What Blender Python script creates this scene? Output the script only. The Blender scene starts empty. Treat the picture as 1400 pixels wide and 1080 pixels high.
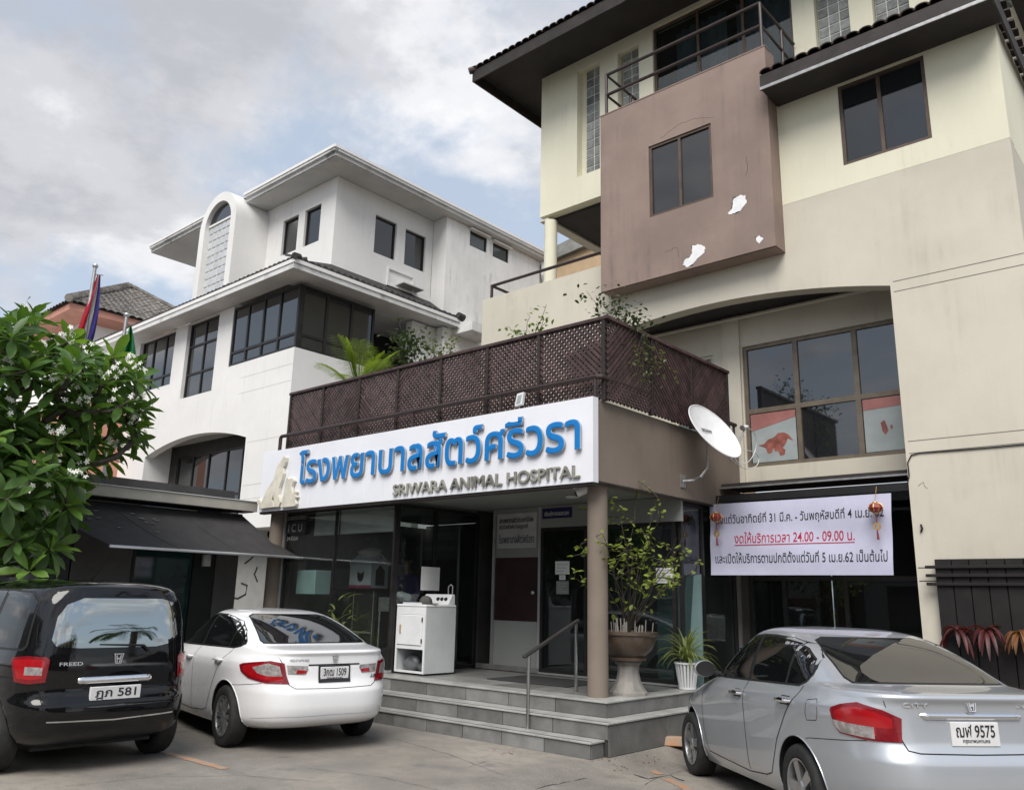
import bpy, bmesh, math, random
from mathutils import Vector, Matrix
from mathutils.bvhtree import BVHTree
from mathutils.geometry import delaunay_2d_cdt
sc = bpy.context.scene
COL = sc.collection
R = math.radians
# ------------------------------------------------------------------ camera
CAM_H = 1.6
YAW, PITCH, ROLL, FPX = -0.7231953660, 0.2419836752, 0.0225994279, 1135.125
cd = bpy.data.cameras.new('camera')
cam = bpy.data.objects.new('camera', cd); COL.objects.link(cam)
cd.sensor_fit = 'HORIZONTAL'; cd.sensor_width = 36.0; cd.lens = FPX / 1400 * 36.0
cd.clip_start = 0.05; cd.clip_end = 3000
_fwd = Vector((math.sin(YAW) * math.cos(PITCH), math.cos(YAW) * math.cos(PITCH), math.sin(PITCH)))
_rt0 = Vector((math.cos(YAW), -math.sin(YAW), 0)); _dn0 = _fwd.cross(_rt0)
_rt = _rt0 * math.cos(ROLL) - _dn0 * math.sin(ROLL)
_dn = _rt0 * math.sin(ROLL) + _dn0 * math.cos(ROLL)
cam.matrix_world = Matrix(((_rt.x, -_dn.x, -_fwd.x, 0), (_rt.y, -_dn.y, -_fwd.y, 0), (_rt.z, -_dn.z, -_fwd.z, CAM_H), (0, 0, 0, 1)))
sc.camera = cam
def ray(x, y):
    return _rt * (x - 700) + _dn * (y - 540) + _fwd * FPX
def atY(x, y, Y):
    d = ray(x, y); t = Y / d.y; return Vector((d.x * t, Y, CAM_H + d.z * t))
def atX(x, y, X):
    d = ray(x, y); t = X / d.x; return Vector((X, d.y * t, CAM_H + d.z * t))
def atZ(x, y, z=0):
    d = ray(x, y); t = (z - CAM_H) / d.z; return Vector((d.x * t, d.y * t, z))
# ------------------------------------------------------------------ sky, sun, exposure
SUN_EL, SUN_AZ = R(50), R(152)       # azimuth from +Y towards +X: high sun behind the camera, to its right
w = bpy.data.worlds.new('World'); sc.world = w; w.use_nodes = True
nt = w.node_tree; nt.nodes.clear()
def N(t, **k):
    n = nt.nodes.new(t)
    for a, v in k.items(): setattr(n, a, v)
    return n
sky = N('ShaderNodeTexSky', sky_type='NISHITA'); sky.sun_disc = False
sky.sun_elevation = SUN_EL; sky.sun_rotation = SUN_AZ; sky.air_density = 1.0; sky.dust_density = 2.5; sky.ozone_density = 1.0
tc = N('ShaderNodeTexCoord'); sep = N('ShaderNodeSeparateXYZ')
nt.links.new(tc.outputs['Generated'], sep.inputs[0])
def math_(op, a, b=None, clamp=False):
    n = N('ShaderNodeMath', operation=op); n.use_clamp = clamp
    for i, v in enumerate((a, b)):
        if v is None: continue
        if isinstance(v, (int, float)): n.inputs[i].default_value = v
        else: nt.links.new(v, n.inputs[i])
    return n.outputs[0]
zz = math_('ADD', math_('MAXIMUM', sep.outputs[2], 0.0), 0.22)
comb = N('ShaderNodeCombineXYZ')
nt.links.new(math_('DIVIDE', sep.outputs[0], zz), comb.inputs[0])
nt.links.new(math_('DIVIDE', sep.outputs[1], zz), comb.inputs[1])
def wnoise(scale, det, rough, off, dist=0.0):
    mp = N('ShaderNodeMapping'); mp.inputs['Location'].default_value = off
    nt.links.new(comb.outputs[0], mp.inputs['Vector'])
    n = N('ShaderNodeTexNoise'); n.inputs['Scale'].default_value = scale; n.inputs['Detail'].default_value = det
    n.inputs['Roughness'].default_value = rough; n.inputs['Distortion'].default_value = dist
    nt.links.new(mp.outputs[0], n.inputs['Vector']); return n.outputs['Fac']
def wramp(fac, stops):
    r = N('ShaderNodeValToRGB'); r.color_ramp.interpolation = 'EASE'
    e = r.color_ramp.elements
    while len(e) < len(stops): e.new(0.5)
    for q, (p, c) in zip(e, stops): q.position = p; q.color = (*c, 1) if len(c) == 3 else c
    nt.links.new(fac, r.inputs[0]); return r.outputs[0]
CL_OFF = (2.2, -7.5, 0)
big = wnoise(1.05, 11, 0.60, CL_OFF, 0.15)
mask = wramp(big, [(0.45, (0, 0, 0)), (0.57, (1, 1, 1))])
shade = wnoise(1.7, 10, 0.60, (CL_OFF[0] + 7.13, CL_OFF[1] + 2.2, 0), 0.1)
ccol = wramp(shade, [(0.36, (0.62, 0.62, 0.63)), (0.45, (0.53, 0.533, 0.55)), (0.53, (0.40, 0.406, 0.43)), (0.64, (0.315, 0.322, 0.35))])
skyc = N('ShaderNodeMix', data_type='RGBA', blend_type='MULTIPLY'); skyc.inputs[0].default_value = 1
nt.links.new(sky.outputs[0], skyc.inputs[6]); skyc.inputs[7].default_value = (0.078, 0.078, 0.078, 1)   # sky strength
hz = N('ShaderNodeMix', data_type='RGBA'); hz.inputs[0].default_value = 0.55
nt.links.new(skyc.outputs[2], hz.inputs[6]); hz.inputs[7].default_value = (0.46, 0.52, 0.60, 1)
mixc = N('ShaderNodeMix', data_type='RGBA')
nt.links.new(mask, mixc.inputs[0]); nt.links.new(hz.outputs[2], mixc.inputs[6]); nt.links.new(ccol, mixc.inputs[7])
bg = N('ShaderNodeBackground'); bg.inputs[1].default_value = 1.0
nt.links.new(mixc.outputs[2], bg.inputs[0])
wo = N('ShaderNodeOutputWorld'); nt.links.new(bg.outputs[0], wo.inputs[0])
sd = bpy.data.lights.new('sun', 'SUN'); sd.energy = 2.1; sd.angle = R(38); sd.color = (1, 0.965, 0.91)
so = bpy.data.objects.new('sun', sd); COL.objects.link(so)
so.rotation_euler = Vector((math.sin(SUN_AZ) * math.cos(SUN_EL), math.cos(SUN_AZ) * math.cos(SUN_EL), math.sin(SUN_EL))).to_track_quat('Z', 'Y').to_euler()
sc.view_settings.view_transform = 'Standard'; sc.view_settings.look = 'None'
sc.view_settings.gamma = 1.0; sc.view_settings.exposure = 0.78; sc.view_settings.use_curve_mapping = False
sc.cycles.max_bounces = 8; sc.cycles.transparent_max_bounces = 12; sc.cycles.caustics_reflective = False; sc.cycles.caustics_refractive = False

# ------------------------------------------------------------------ materials
def mat(name, col, rough=0.7, metal=0.0, var=0.08, vscale=3.0, bump=0.0, bscale=60.0, ior=1.45, coat=0.0, col2=None, f2=0.5, stain=0.0,
        stain_col=None, streak=False, spec=0.5, sheen=0.0, fine=0.0, alpha=1.0, objvar=0.0, rvar=0.0, streakscale=(9, 9, 0.35), trans=0.0):
    m = bpy.data.materials.new(name); m.use_nodes = True
    t = m.node_tree; b = t.nodes['Principled BSDF']
    L = t.links.new
    def nd(ty, **k):
        n = t.nodes.new(ty)
        for a, v in k.items(): setattr(n, a, v)
        return n
    tc = nd('ShaderNodeNewGeometry') if True else None
    pos = tc.outputs['Position']
    def noise(scale, det=6, rough_=0.6, src=pos, mscale=None):
        if mscale:
            mp = nd('ShaderNodeMapping'); mp.inputs['Scale'].default_value = mscale; L(src, mp.inputs[0]); src = mp.outputs[0]
        n = nd('ShaderNodeTexNoise'); n.inputs['Scale'].default_value = scale; n.inputs['Detail'].default_value = det; n.inputs['Roughness'].default_value = rough_
        L(src, n.inputs['Vector']); return n.outputs['Fac']
    def ramp(fac, a, b_):
        r = nd('ShaderNodeMapRange'); r.inputs[1].default_value = a; r.inputs[2].default_value = b_; r.interpolation_type = 'SMOOTHSTEP'
        L(fac, r.inputs[0]); return r.outputs[0]
    def mixc(fac, a, b_, mode='MIX'):
        n = nd('ShaderNodeMix', data_type='RGBA', blend_type=mode)
        for i, v in ((0, fac), (6, a), (7, b_)):
            if isinstance(v, (int, float)): n.inputs[i].default_value = v
            elif isinstance(v, tuple): n.inputs[i].default_value = (*v, 1) if len(v) == 3 else v
            else: L(v, n.inputs[i])
        return n.outputs[2]
    c = tuple(col)
    cur = c
    if var > 0 or col2:
        lo = col2 if col2 else tuple(x * (1 - var * 2.2) for x in c)
        hi = c if col2 else tuple(min(1, x * (1 + var * 0.6)) for x in c)
        cur = mixc(ramp(noise(vscale), 0.30 + (0.2 if col2 else 0) * (1 - f2), 0.70), lo, hi)
    if fine > 0:
        cur = mixc(ramp(noise(bscale * 3, 3), 0.35, 0.65), cur, mixc(1.0, cur, (1 - fine, 1 - fine, 1 - fine), 'MULTIPLY'))
    if stain > 0:
        s1 = noise(1.6, 8, 0.65); s2 = noise(1.0, 6, 0.6, mscale=streakscale if streak else (2.2, 2.2, 2.2))
        mm = nd('ShaderNodeMath', operation='MULTIPLY'); L(ramp(s1, 0.42, 0.72), mm.inputs[0]); L(ramp(s2, 0.46, 0.74), mm.inputs[1])
        m2 = nd('ShaderNodeMath', operation='MULTIPLY'); L(mm.outputs[0], m2.inputs[0]); m2.inputs[1].default_value = stain
        cur = mixc(m2.outputs[0], cur, stain_col or tuple(x * 0.45 for x in c))
    if objvar > 0:
        oi = nd('ShaderNodeObjectInfo'); mr = nd('ShaderNodeMapRange'); mr.inputs[3].default_value = 1 - objvar; mr.inputs[4].default_value = 1 + objvar * 0.6
        L(oi.outputs['Random'], mr.inputs[0])
        cx = nd('ShaderNodeCombineXYZ')
        for i in range(3): L(mr.outputs[0], cx.inputs[i])
        cur = mixc(1.0, cur, cx.outputs[0], 'MULTIPLY')
    if isinstance(cur, tuple): b.inputs['Base Color'].default_value = (*cur, 1)
    else: L(cur, b.inputs['Base Color'])
    b.inputs['Roughness'].default_value = rough
    if rvar > 0:
        mr = nd('ShaderNodeMapRange'); mr.inputs[3].default_value = max(0.02, rough - rvar); mr.inputs[4].default_value = min(1, rough + rvar)
        L(noise(vscale * 2.3), mr.inputs[0]); L(mr.outputs[0], b.inputs['Roughness'])
    b.inputs['Metallic'].default_value = metal; b.inputs['IOR'].default_value = ior
    b.inputs['Coat Weight'].default_value = coat; b.inputs['Coat Roughness'].default_value = 0.04
    if sheen: b.inputs['Sheen Weight'].default_value = sheen
    if trans: 
        b.inputs['Subsurface Weight'].default_value = 0.0
    if bump > 0:
        bp = nd('ShaderNodeBump'); bp.inputs['Strength'].default_value = bump; bp.inputs['Distance'].default_value = 0.01
        L(noise(bscale, 5), bp.inputs['Height']); L(bp.outputs[0], b.inputs['Normal'])
    return m
def glass(name, tint=(0.35, 0.40, 0.40), ior=1.55, dirt=0.02, wob=0.0):
    m = bpy.data.materials.new(name); m.use_nodes = True; t = m.node_tree; t.nodes.clear(); L = t.links.new
    o = t.nodes.new('ShaderNodeOutputMaterial'); tr = t.nodes.new('ShaderNodeBsdfTransparent'); tr.inputs[0].default_value = (*tint, 1)
    g = t.nodes.new('ShaderNodeBsdfGlossy'); g.inputs['Roughness'].default_value = 0.01; g.inputs[0].default_value = (0.95, 0.97, 1, 1)
    d = t.nodes.new('ShaderNodeBsdfDiffuse'); d.inputs[0].default_value = (0.5, 0.5, 0.48, 1)
    lw = t.nodes.new('ShaderNodeLayerWeight'); lw.inputs[0].default_value = 0.5; pw = t.nodes.new('ShaderNodeMath'); pw.operation = 'POWER'; pw.inputs[1].default_value = 4.0; L(lw.outputs['Facing'], pw.inputs[0])
    f = t.nodes.new('ShaderNodeMapRange'); F0 = ((ior - 1) / (ior + 1)) ** 2; f.inputs[3].default_value = F0; f.inputs[4].default_value = 0.95; L(pw.outputs[0], f.inputs[0])
    m1 = t.nodes.new('ShaderNodeMixShader'); m1.inputs[0].default_value = dirt; L(tr.outputs[0], m1.inputs[1]); L(d.outputs[0], m1.inputs[2])
    m2 = t.nodes.new('ShaderNodeMixShader'); L(f.outputs[0], m2.inputs[0]); L(m1.outputs[0], m2.inputs[1]); L(g.outputs[0], m2.inputs[2])
    if wob:
        ge = t.nodes.new('ShaderNodeNewGeometry'); n = t.nodes.new('ShaderNodeTexNoise'); n.inputs['Scale'].default_value = 1.3; L(ge.outputs['Position'], n.inputs['Vector'])
        bp = t.nodes.new('ShaderNodeBump'); bp.inputs['Strength'].default_value = wob; bp.inputs['Distance'].default_value = 0.05
        L(n.outputs['Fac'], bp.inputs['Height']); L(bp.outputs[0], g.inputs['Normal'])
    L(m2.outputs[0], o.inputs[0]); return m

# ------------------------------------------------------------------ mesh helpers
def pip(p, poly):
    x, y = p; c = False; j = len(poly) - 1
    for i in range(len(poly)):
        xi, yi = poly[i]; xj, yj = poly[j]
        if (yi > y) != (yj > y) and x < (xj - xi) * (y - yi) / (yj - yi) + xi: c = not c
        j = i
    return c
def cdt(outer, holes=(), pts=()):
    """fill an outline with holes (and extra inner points): returns verts, triangles"""
    vs = []; es = []
    for lp in (outer, *holes):
        b = len(vs); n = len(lp); vs += [Vector(p) for p in lp]; es += [(b + i, b + (i + 1) % n) for i in range(n)]
    vs += [Vector(p) for p in pts]
    ov, oe, of, *_ = delaunay_2d_cdt(vs, es, [], 0, 1e-6)
    tris = []
    for f in of:
        c = (sum(ov[i].x for i in f) / len(f), sum(ov[i].y for i in f) / len(f))
        if pip(c, outer) and not any(pip(c, h) for h in holes): tris.append(tuple(f))
    return [tuple(v) for v in ov], tris
class MB:
    def __init__(s): s.v = []; s.f = []
    def add(s, vs, fs):
        b = len(s.v); s.v += [tuple(v) for v in vs]; s.f += [tuple(b + i for i in f) for f in fs]; return s
    def box(s, x0, x1, y0, y1, z0, z1):
        x0, x1 = sorted((x0, x1)); y0, y1 = sorted((y0, y1)); z0, z1 = sorted((z0, z1))
        return s.add([(x0, y0, z0), (x1, y0, z0), (x1, y1, z0), (x0, y1, z0), (x0, y0, z1), (x1, y0, z1), (x1, y1, z1), (x0, y1, z1)],
                     [(0, 3, 2, 1), (4, 5, 6, 7), (0, 1, 5, 4), (1, 2, 6, 5), (2, 3, 7, 6), (3, 0, 4, 7)])
    def bar(s, p0, p1, w, h, up=(0, 0, 1)):
        p0, p1 = Vector(p0), Vector(p1); d = (p1 - p0).normalized(); u = Vector(up)
        r = d.cross(u)
        if r.length < 1e-4: r = d.cross(Vector((1, 0, 0)))
        r.normalize(); u = r.cross(d); r *= w / 2; u *= h / 2
        return s.add([p0 - r - u, p0 + r - u, p0 + r + u, p0 - r + u, p1 - r - u, p1 + r - u, p1 + r + u, p1 - r + u],
                     [(0, 1, 2, 3), (7, 6, 5, 4), (0, 4, 5, 1), (1, 5, 6, 2), (2, 6, 7, 3), (3, 7, 4, 0)])
    def tube(s, pts, r, n=8, caps=True, closed=False):
        pts = [Vector(p) for p in pts]; k = len(pts)
        rr = r if isinstance(r, (list, tuple)) else [r] * k
        b = len(s.v); prev = None
        for i, p in enumerate(pts):
            d = (pts[min(i + 1, k - 1)] - pts[max(i - 1, 0)])
            if closed: d = pts[(i + 1) % k] - pts[i - 1]
            d.normalize()
            a = prev if prev is not None else (Vector((0, 0, 1)) if abs(d.z) < 0.9 else Vector((1, 0, 0)))
            x = d.cross(a)
            if x.length < 1e-5: x = d.orthogonal()
            x.normalize(); y = x.cross(d).normalized(); prev = y
            for j in range(n):
                t = 2 * math.pi * j / n
                q = p + (x * math.cos(t) + y * math.sin(t)) * rr[i]; s.v.append(tuple(q))
        m = k if closed else k - 1
        for i in range(m):
            i2 = (i + 1) % k
            for j in range(n):
                j2 = (j + 1) % n
                s.f.append((b + i * n + j, b + i * n + j2, b + i2 * n + j2, b + i2 * n + j))
        if caps and not closed:
            s.f.append(tuple(b + j for j in range(n - 1, -1, -1))); s.f.append(tuple(b + (k - 1) * n + j for j in range(n)))
        return s
    def lathe(s, prof, c=(0, 0, 0), n=24, axis='z', cap=True):
        b = len(s.v); c = Vector(c)
        for (r, h) in prof:
            for j in range(n):
                t = 2 * math.pi * j / n; a, d = r * math.cos(t), r * math.sin(t)
                q = {'z': (a, d, h), 'y': (a, h, d), 'x': (h, a, d)}[axis]
                s.v.append(tuple(c + Vector(q)))
        for i in range(len(prof) - 1):
            for j in range(n):
                j2 = (j + 1) % n; s.f.append((b + i * n + j, b + i * n + j2, b + (i + 1) * n + j2, b + (i + 1) * n + j))
        if cap:
            s.f.append(tuple(b + j for j in range(n))); s.f.append(tuple(b + (len(prof) - 1) * n + j for j in range(n)))
        return s
    def plate(s, outer, holes=(), fn=None, t=0.1, pts=()):
        """outline with holes in (u,v); fn(u,v,d) -> point, d = depth behind the front; t thickness"""
        ov, tr = cdt(outer, holes, pts); k = len(ov); b = len(s.v)
        s.v += [tuple(fn(u, v, 0)) for u, v in ov] + [tuple(fn(u, v, t)) for u, v in ov]
        cnt = {}
        for f in tr:
            s.f.append(tuple(b + i for i in f)); s.f.append(tuple(b + k + i for i in reversed(f)))
            for i in range(3):
                e = (f[i], f[(i + 1) % 3]); cnt[e] = cnt.get(e, 0) + 1
        for (i, j) in list(cnt):
            if (j, i) not in cnt: s.f.append((b + j, b + i, b + k + i, b + k + j))
        return s
    def mesh(s, name, bevel=0.0, smooth=False, seg=1, ang=30):
        me = bpy.data.meshes.new(name); me.from_pydata(s.v, [], s.f); me.update()
        bm = bmesh.new(); bm.from_mesh(me)
        if bevel > 0:
            bmesh.ops.remove_doubles(bm, verts=bm.verts, dist=1e-5)
            es = [e for e in bm.edges if len(e.link_faces) == 2 and e.calc_face_angle(0) > 0.5]
            bmesh.ops.bevel(bm, geom=es, offset=bevel, segments=seg, affect='EDGES', profile=0.5, clamp_overlap=True)
        bmesh.ops.recalc_face_normals(bm, faces=bm.faces)
        bm.to_mesh(me); bm.free()
        if smooth:
            for p in me.polygons: p.use_smooth = True
            me.set_sharp_from_angle(angle=R(ang))
        return me
def planeY(Y):    # wall facing the camera (-Y): u = X, v = Z
    return lambda u, v, d: (u, Y + d, v)
def planeX(X):    # wall facing +X: u = Y, v = Z
    return lambda u, v, d: (X - d, u, v)
def rect(u0, u1, v0, v1): return [(u0, v0), (u1, v0), (u1, v1), (u0, v1)]
def tag(o, label=None, cat=None, group=None, kind=None):
    if label: o['label'] = label
    if cat: o['category'] = cat
    if group: o['group'] = group
    if kind: o['kind'] = kind
    return o
def thing(name, label, cat, loc=(0, 0, 0), group=None, rz=0.0):
    o = bpy.data.objects.new(name, None); COL.objects.link(o); o.empty_display_size = 0.2
    o.location = loc; o.rotation_euler = (0, 0, rz); o['_l'] = 1
    del o['_l']
    return tag(o, label, cat, group)
def wm(o):        # world matrix before the depsgraph runs
    m = o.matrix_basis.copy()
    if o.parent: m = wm(o.parent) @ o.matrix_parent_inverse @ m
    return m
def link(name, me, m, parent=None, local=False, loc=None, rot=None):
    o = bpy.data.objects.new(name, me); COL.objects.link(o)
    if m is not None and len(me.materials) == 0: me.materials.append(m)
    if loc is not None: o.location = loc
    if rot is not None: o.rotation_euler = rot
    if parent is not None:
        o.parent = parent
        if not local: o.matrix_parent_inverse = wm(parent).inverted()
    return o
def put(name, mb, m, parent=None, bevel=0.0, smooth=False, local=False, seg=1, ang=30, label=None, kind=None):
    o = link(name, mb.mesh(name, bevel, smooth, seg, ang), m, parent, local)
    if label: o['label'] = label
    if kind: o['kind'] = kind
    return o
def copy_tree(o, parent=None):
    c = o.copy(); COL.objects.link(c)
    if parent is not None: c.parent = parent
    for ch in [x for x in COL.objects if x.parent == o]: copy_tree(ch, c)
    return c
WR = random.Random(99)
def window(parent, fn, u0, u1, v0, v1, cols, rows, fm, gm, fw=0.05, rec=0.08, dep=0.06, name='window', gd=0.03, pname='pane', mw=None):
    """frame with mullions (one mesh) and each pane its own child; cols/rows = inner division positions"""
    mw = mw or fw
    us = [u0] + list(cols) + [u1]; vs = [v0] + list(rows) + [v1]; holes = []
    for i in range(len(us) - 1):
        for j in range(len(vs) - 1):
            a = us[i] + (fw if i == 0 else mw / 2); b = us[i + 1] - (fw if i == len(us) - 2 else mw / 2)
            c = vs[j] + (fw if j == 0 else mw / 2); d = vs[j + 1] - (fw if j == len(vs) - 2 else mw / 2)
            holes.append(rect(a, b, c, d))
    f = put(name, MB().plate(rect(u0, u1, v0, v1), holes, lambda u, v, d: fn(u, v, rec + d), dep), fm, parent)
    for h in holes:
        (a, c), (b, d) = h[0], h[2]; tu, tv = WR.uniform(-.007, .007), WR.uniform(-.006, .006)      # panes never sit quite true
        put(pname, MB().plate(rect(a - .004, b + .004, c - .004, d + .004), (), lambda u, v, q: fn(u, v, rec + gd + q + (u - (a + b) / 2) * tu + (v - (c + d) / 2) * tv), 0.008), gm, f)
    return f
def text_mesh(body, size, extrude=0.0, offset=0.0, align='CENTER', bevel=0.0, res=4, spacing=1.0):
    cu = bpy.data.curves.new('t', 'FONT'); cu.body = body; cu.size = size; cu.extrude = extrude; cu.offset = offset
    cu.align_x = align; cu.align_y = 'CENTER' if align == 'CENTER' else 'BOTTOM_BASELINE'; cu.bevel_depth = bevel; cu.resolution_u = res; cu.space_character = spacing
    o = bpy.data.objects.new('t', cu); COL.objects.link(o)
    dg = bpy.context.evaluated_depsgraph_get()
    me = bpy.data.meshes.new_from_object(o.evaluated_get(dg)); 
    bpy.data.objects.remove(o); bpy.data.curves.remove(cu)
    return me
def fit_text(me, fn, u0, u1, v0=None, v1=None, d0=0.0, keep=False):
    """stretch a text mesh (x,y,z) into a plane's rectangle: u0..u1, v0..v1; z becomes depth in front"""
    xs = [v.co.x for v in me.vertices]; ys = [v.co.y for v in me.vertices]; zs = [v.co.z for v in me.vertices]
    x0, x1, y0, y1, z0 = min(xs), max(xs), min(ys), max(ys), min(zs)
    k = (u1 - u0) / (x1 - x0)
    ky = (v1 - v0) / (y1 - y0) if v1 is not None else k
    for v in me.vertices:
        v.co = fn(u0 + (v.co.x - x0) * k, v0 + (v.co.y - y0) * ky, d0 - (v.co.z - z0))
    me.update(); return me
rnd = random.Random(7)
# ------------------------------------------------------------------ palette
M = {}
M['cream'] = mat('cream_plaster', (0.78, 0.755, 0.60), 0.85, var=0.035, vscale=0.8, bump=0.25, bscale=90, stain=0.42, streak=True, stain_col=(0.40, 0.38, 0.30), fine=0.04)
M['beige'] = mat('beige_plaster', (0.615, 0.575, 0.485), 0.85, var=0.055, vscale=0.5, bump=0.25, bscale=90, stain=0.42, streak=True, stain_col=(0.33, 0.31, 0.27), fine=0.03)
M['brownwall'] = mat('brown_plaster', (0.285, 0.212, 0.180), 0.8, var=0.08, vscale=0.9, bump=0.25, bscale=80, stain=0.8, streak=True, stain_col=(0.15, 0.12, 0.11), fine=0.05)
M['beam'] = mat('taupe_plaster', (0.215, 0.175, 0.142), 0.8, var=0.08, vscale=0.9, bump=0.25, bscale=80, stain=0.5, streak=True, stain_col=(0.11, 0.09, 0.075), fine=0.04)
M['white'] = mat('white_plaster', (0.80, 0.79, 0.775), 0.85, var=0.03, vscale=0.6, bump=0.25, bscale=90, stain=0.34, streak=True, stain_col=(0.46, 0.45, 0.42), fine=0.02)
M['whitedirty'] = mat('weathered_white_plaster', (0.80, 0.79, 0.77), 0.88, var=0.05, vscale=0.9, bump=0.3, bscale=70, stain=0.75, streak=True, stain_col=(0.20, 0.195, 0.18), fine=0.03, streakscale=(5, 5, 0.5))
M['fascia'] = mat('weathered_white_fascia', (0.70, 0.70, 0.69), 0.75, var=0.06, vscale=2.0, stain=0.9, streak=False, stain_col=(0.15, 0.15, 0.145))
M['soffit'] = mat('white_soffit', (0.62, 0.61, 0.59), 0.9, var=0.05, vscale=1.2, stain=0.4, stain_col=(0.36, 0.35, 0.33))
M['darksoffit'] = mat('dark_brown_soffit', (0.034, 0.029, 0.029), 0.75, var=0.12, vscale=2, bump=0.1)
M['darkfascia'] = mat('dark_brown_fascia', (0.028, 0.021, 0.019), 0.6, var=0.2, vscale=4, stain=0.35, stain_col=(0.16, 0.14, 0.13))
M['tile'] = mat('dark_brown_roof_tile', (0.060, 0.040, 0.034), 0.6, var=0.25, vscale=5, bump=0.3, bscale=50, objvar=0.35)
M['tilegrey'] = mat('grey_roof_tile', (0.20, 0.182, 0.162), 0.75, var=0.25, vscale=3, bump=0.3, bscale=50, objvar=0.25)
M['tileblack'] = mat('charcoal_roof_tile', (0.045, 0.042, 0.041), 0.7, var=0.2, vscale=5, bump=0.3, bscale=50)
M['bronze'] = mat('bronze_aluminium', (0.125, 0.090, 0.070), 0.42, 0.35, var=0.1, vscale=6)
M['darkframe'] = mat('charcoal_aluminium', (0.028, 0.026, 0.026), 0.42, 0.3, var=0.1, vscale=6)
M['tanframe'] = mat('tan_aluminium', (0.20, 0.165, 0.125), 0.45, 0.35, var=0.1, vscale=6)
M['railing'] = mat('dark_brown_painted_steel', (0.040, 0.026, 0.024), 0.42, 0.0, var=0.12, vscale=8)
M['steel'] = mat('polished_steel', (0.52, 0.52, 0.52), 0.22, 1.0, var=0.04, rvar=0.06)
M['galv'] = mat('galvanised_steel', (0.42, 0.42, 0.42), 0.45, 0.8, var=0.12, vscale=12)
M['alu'] = mat('pale_aluminium', (0.62, 0.62, 0.62), 0.35, 0.7, var=0.05)
M['winglass'] = mat('dark_tinted_window_glass', (0.012, 0.015, 0.018), 0.035, ior=1.78, var=0.0)
M['winglass2'] = mat('reflective_window_glass', (0.012, 0.014, 0.016), 0.03, ior=2.05, var=0.0)
M['winglassgreen'] = mat('green_grey_window_glass', (0.05, 0.065, 0.06), 0.05, ior=1.8, var=0.1, vscale=2)
M['shopglass'] = glass('clear_shop_glass', (0.86, 0.89, 0.88), 1.5, 0.008)
M['tintglass'] = glass('tinted_shop_glass', (0.60, 0.65, 0.65), 1.55, 0.010)
M['glassblock'] = mat('glass_block', (0.55, 0.57, 0.585), 0.12, ior=1.5, var=0.05, vscale=8, bump=0.12, bscale=25, objvar=0.10)
M['glassblockgrey'] = mat('grey_glass_block', (0.26, 0.275, 0.26), 0.14, ior=1.6, var=0.18, vscale=8, bump=0.25, bscale=25, objvar=0.35)
M['mortar'] = mat('white_mortar', (0.66, 0.65, 0.60), 0.9, var=0.05)
M['lattice'] = mat('maroon_brown_wood', (0.078, 0.046, 0.045), 0.6, var=0.22, vscale=7, bump=0.2, bscale=60, objvar=0.28)
M['signwhite'] = mat('white_acrylic_sign', (0.80, 0.81, 0.86), 0.35, var=0.02, vscale=1.2, stain=0.16, streak=True, stain_col=(0.42, 0.42, 0.44), streakscale=(14, 14, 0.5))
M['signblue'] = mat('blue_letter_face', (0.006, 0.185, 0.53), 0.38, var=0.04, vscale=3)
M['lettergrey'] = mat('grey_letter_return', (0.42, 0.42, 0.41), 0.6, var=0.1)
M['letterolive'] = mat('olive_grey_letters', (0.30, 0.295, 0.255), 0.5, var=0.3, vscale=5, stain=0.5, stain_col=(0.10, 0.095, 0.08))
M['lettercream'] = mat('cream_letter', (0.72, 0.68, 0.58), 0.5, var=0.1, vscale=4, stain=0.4, stain_col=(0.3, 0.27, 0.2))
M['granite'] = mat('grey_granite', (0.235, 0.235, 0.228), 0.42, var=0.12, vscale=4, bump=0.08, bscale=80, fine=0.22, stain=0.4, stain_col=(0.11, 0.11, 0.105), objvar=0.30, rvar=0.08)
M['granitetop'] = mat('pale_granite_nosing', (0.45, 0.45, 0.43), 0.33, var=0.12, vscale=3, fine=0.2, stain=0.4, stain_col=(0.14, 0.14, 0.13), objvar=0.14, rvar=0.1)
M['grout'] = mat('dark_grout', (0.045, 0.044, 0.042), 0.9, var=0.1)
M['groove'] = mat('shadowed_groove', (0.20, 0.185, 0.16), 0.9)
M['blackmetal'] = mat('black_paint', (0.014, 0.014, 0.015), 0.45, var=0.1)
M['blackrubber'] = mat('black_rubber', (0.017, 0.017, 0.018), 0.75, var=0.15, vscale=9)
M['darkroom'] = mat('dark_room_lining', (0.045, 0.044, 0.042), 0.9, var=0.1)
M['greywall'] = mat('grey_interior_wall', (0.30, 0.30, 0.28), 0.85, var=0.05)
M['ceil'] = mat('grey_green_ceiling', (0.27, 0.28, 0.265), 0.85, var=0.05, vscale=1)
M['whiteplastic'] = mat('white_enamel', (0.76, 0.77, 0.78), 0.32, var=0.03, vscale=4, stain=0.12, stain_col=(0.45, 0.42, 0.36))
M['paper'] = mat('white_paper', (0.74, 0.74, 0.73), 0.8, var=0.03)
M['ink'] = mat('black_ink', (0.018, 0.016, 0.022), 0.7, var=0.0)
M['inkred'] = mat('crimson_ink', (0.42, 0.012, 0.045), 0.7, var=0.0)
M['inkblue'] = mat('navy_ink', (0.02, 0.02, 0.10), 0.7, var=0.0)
M['black'] = mat('black_plastic', (0.012, 0.012, 0.013), 0.5, var=0.0)
M['redwood'] = mat('dark_red_brown_panel', (0.034, 0.013, 0.013), 0.5, var=0.15, vscale=3)

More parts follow.
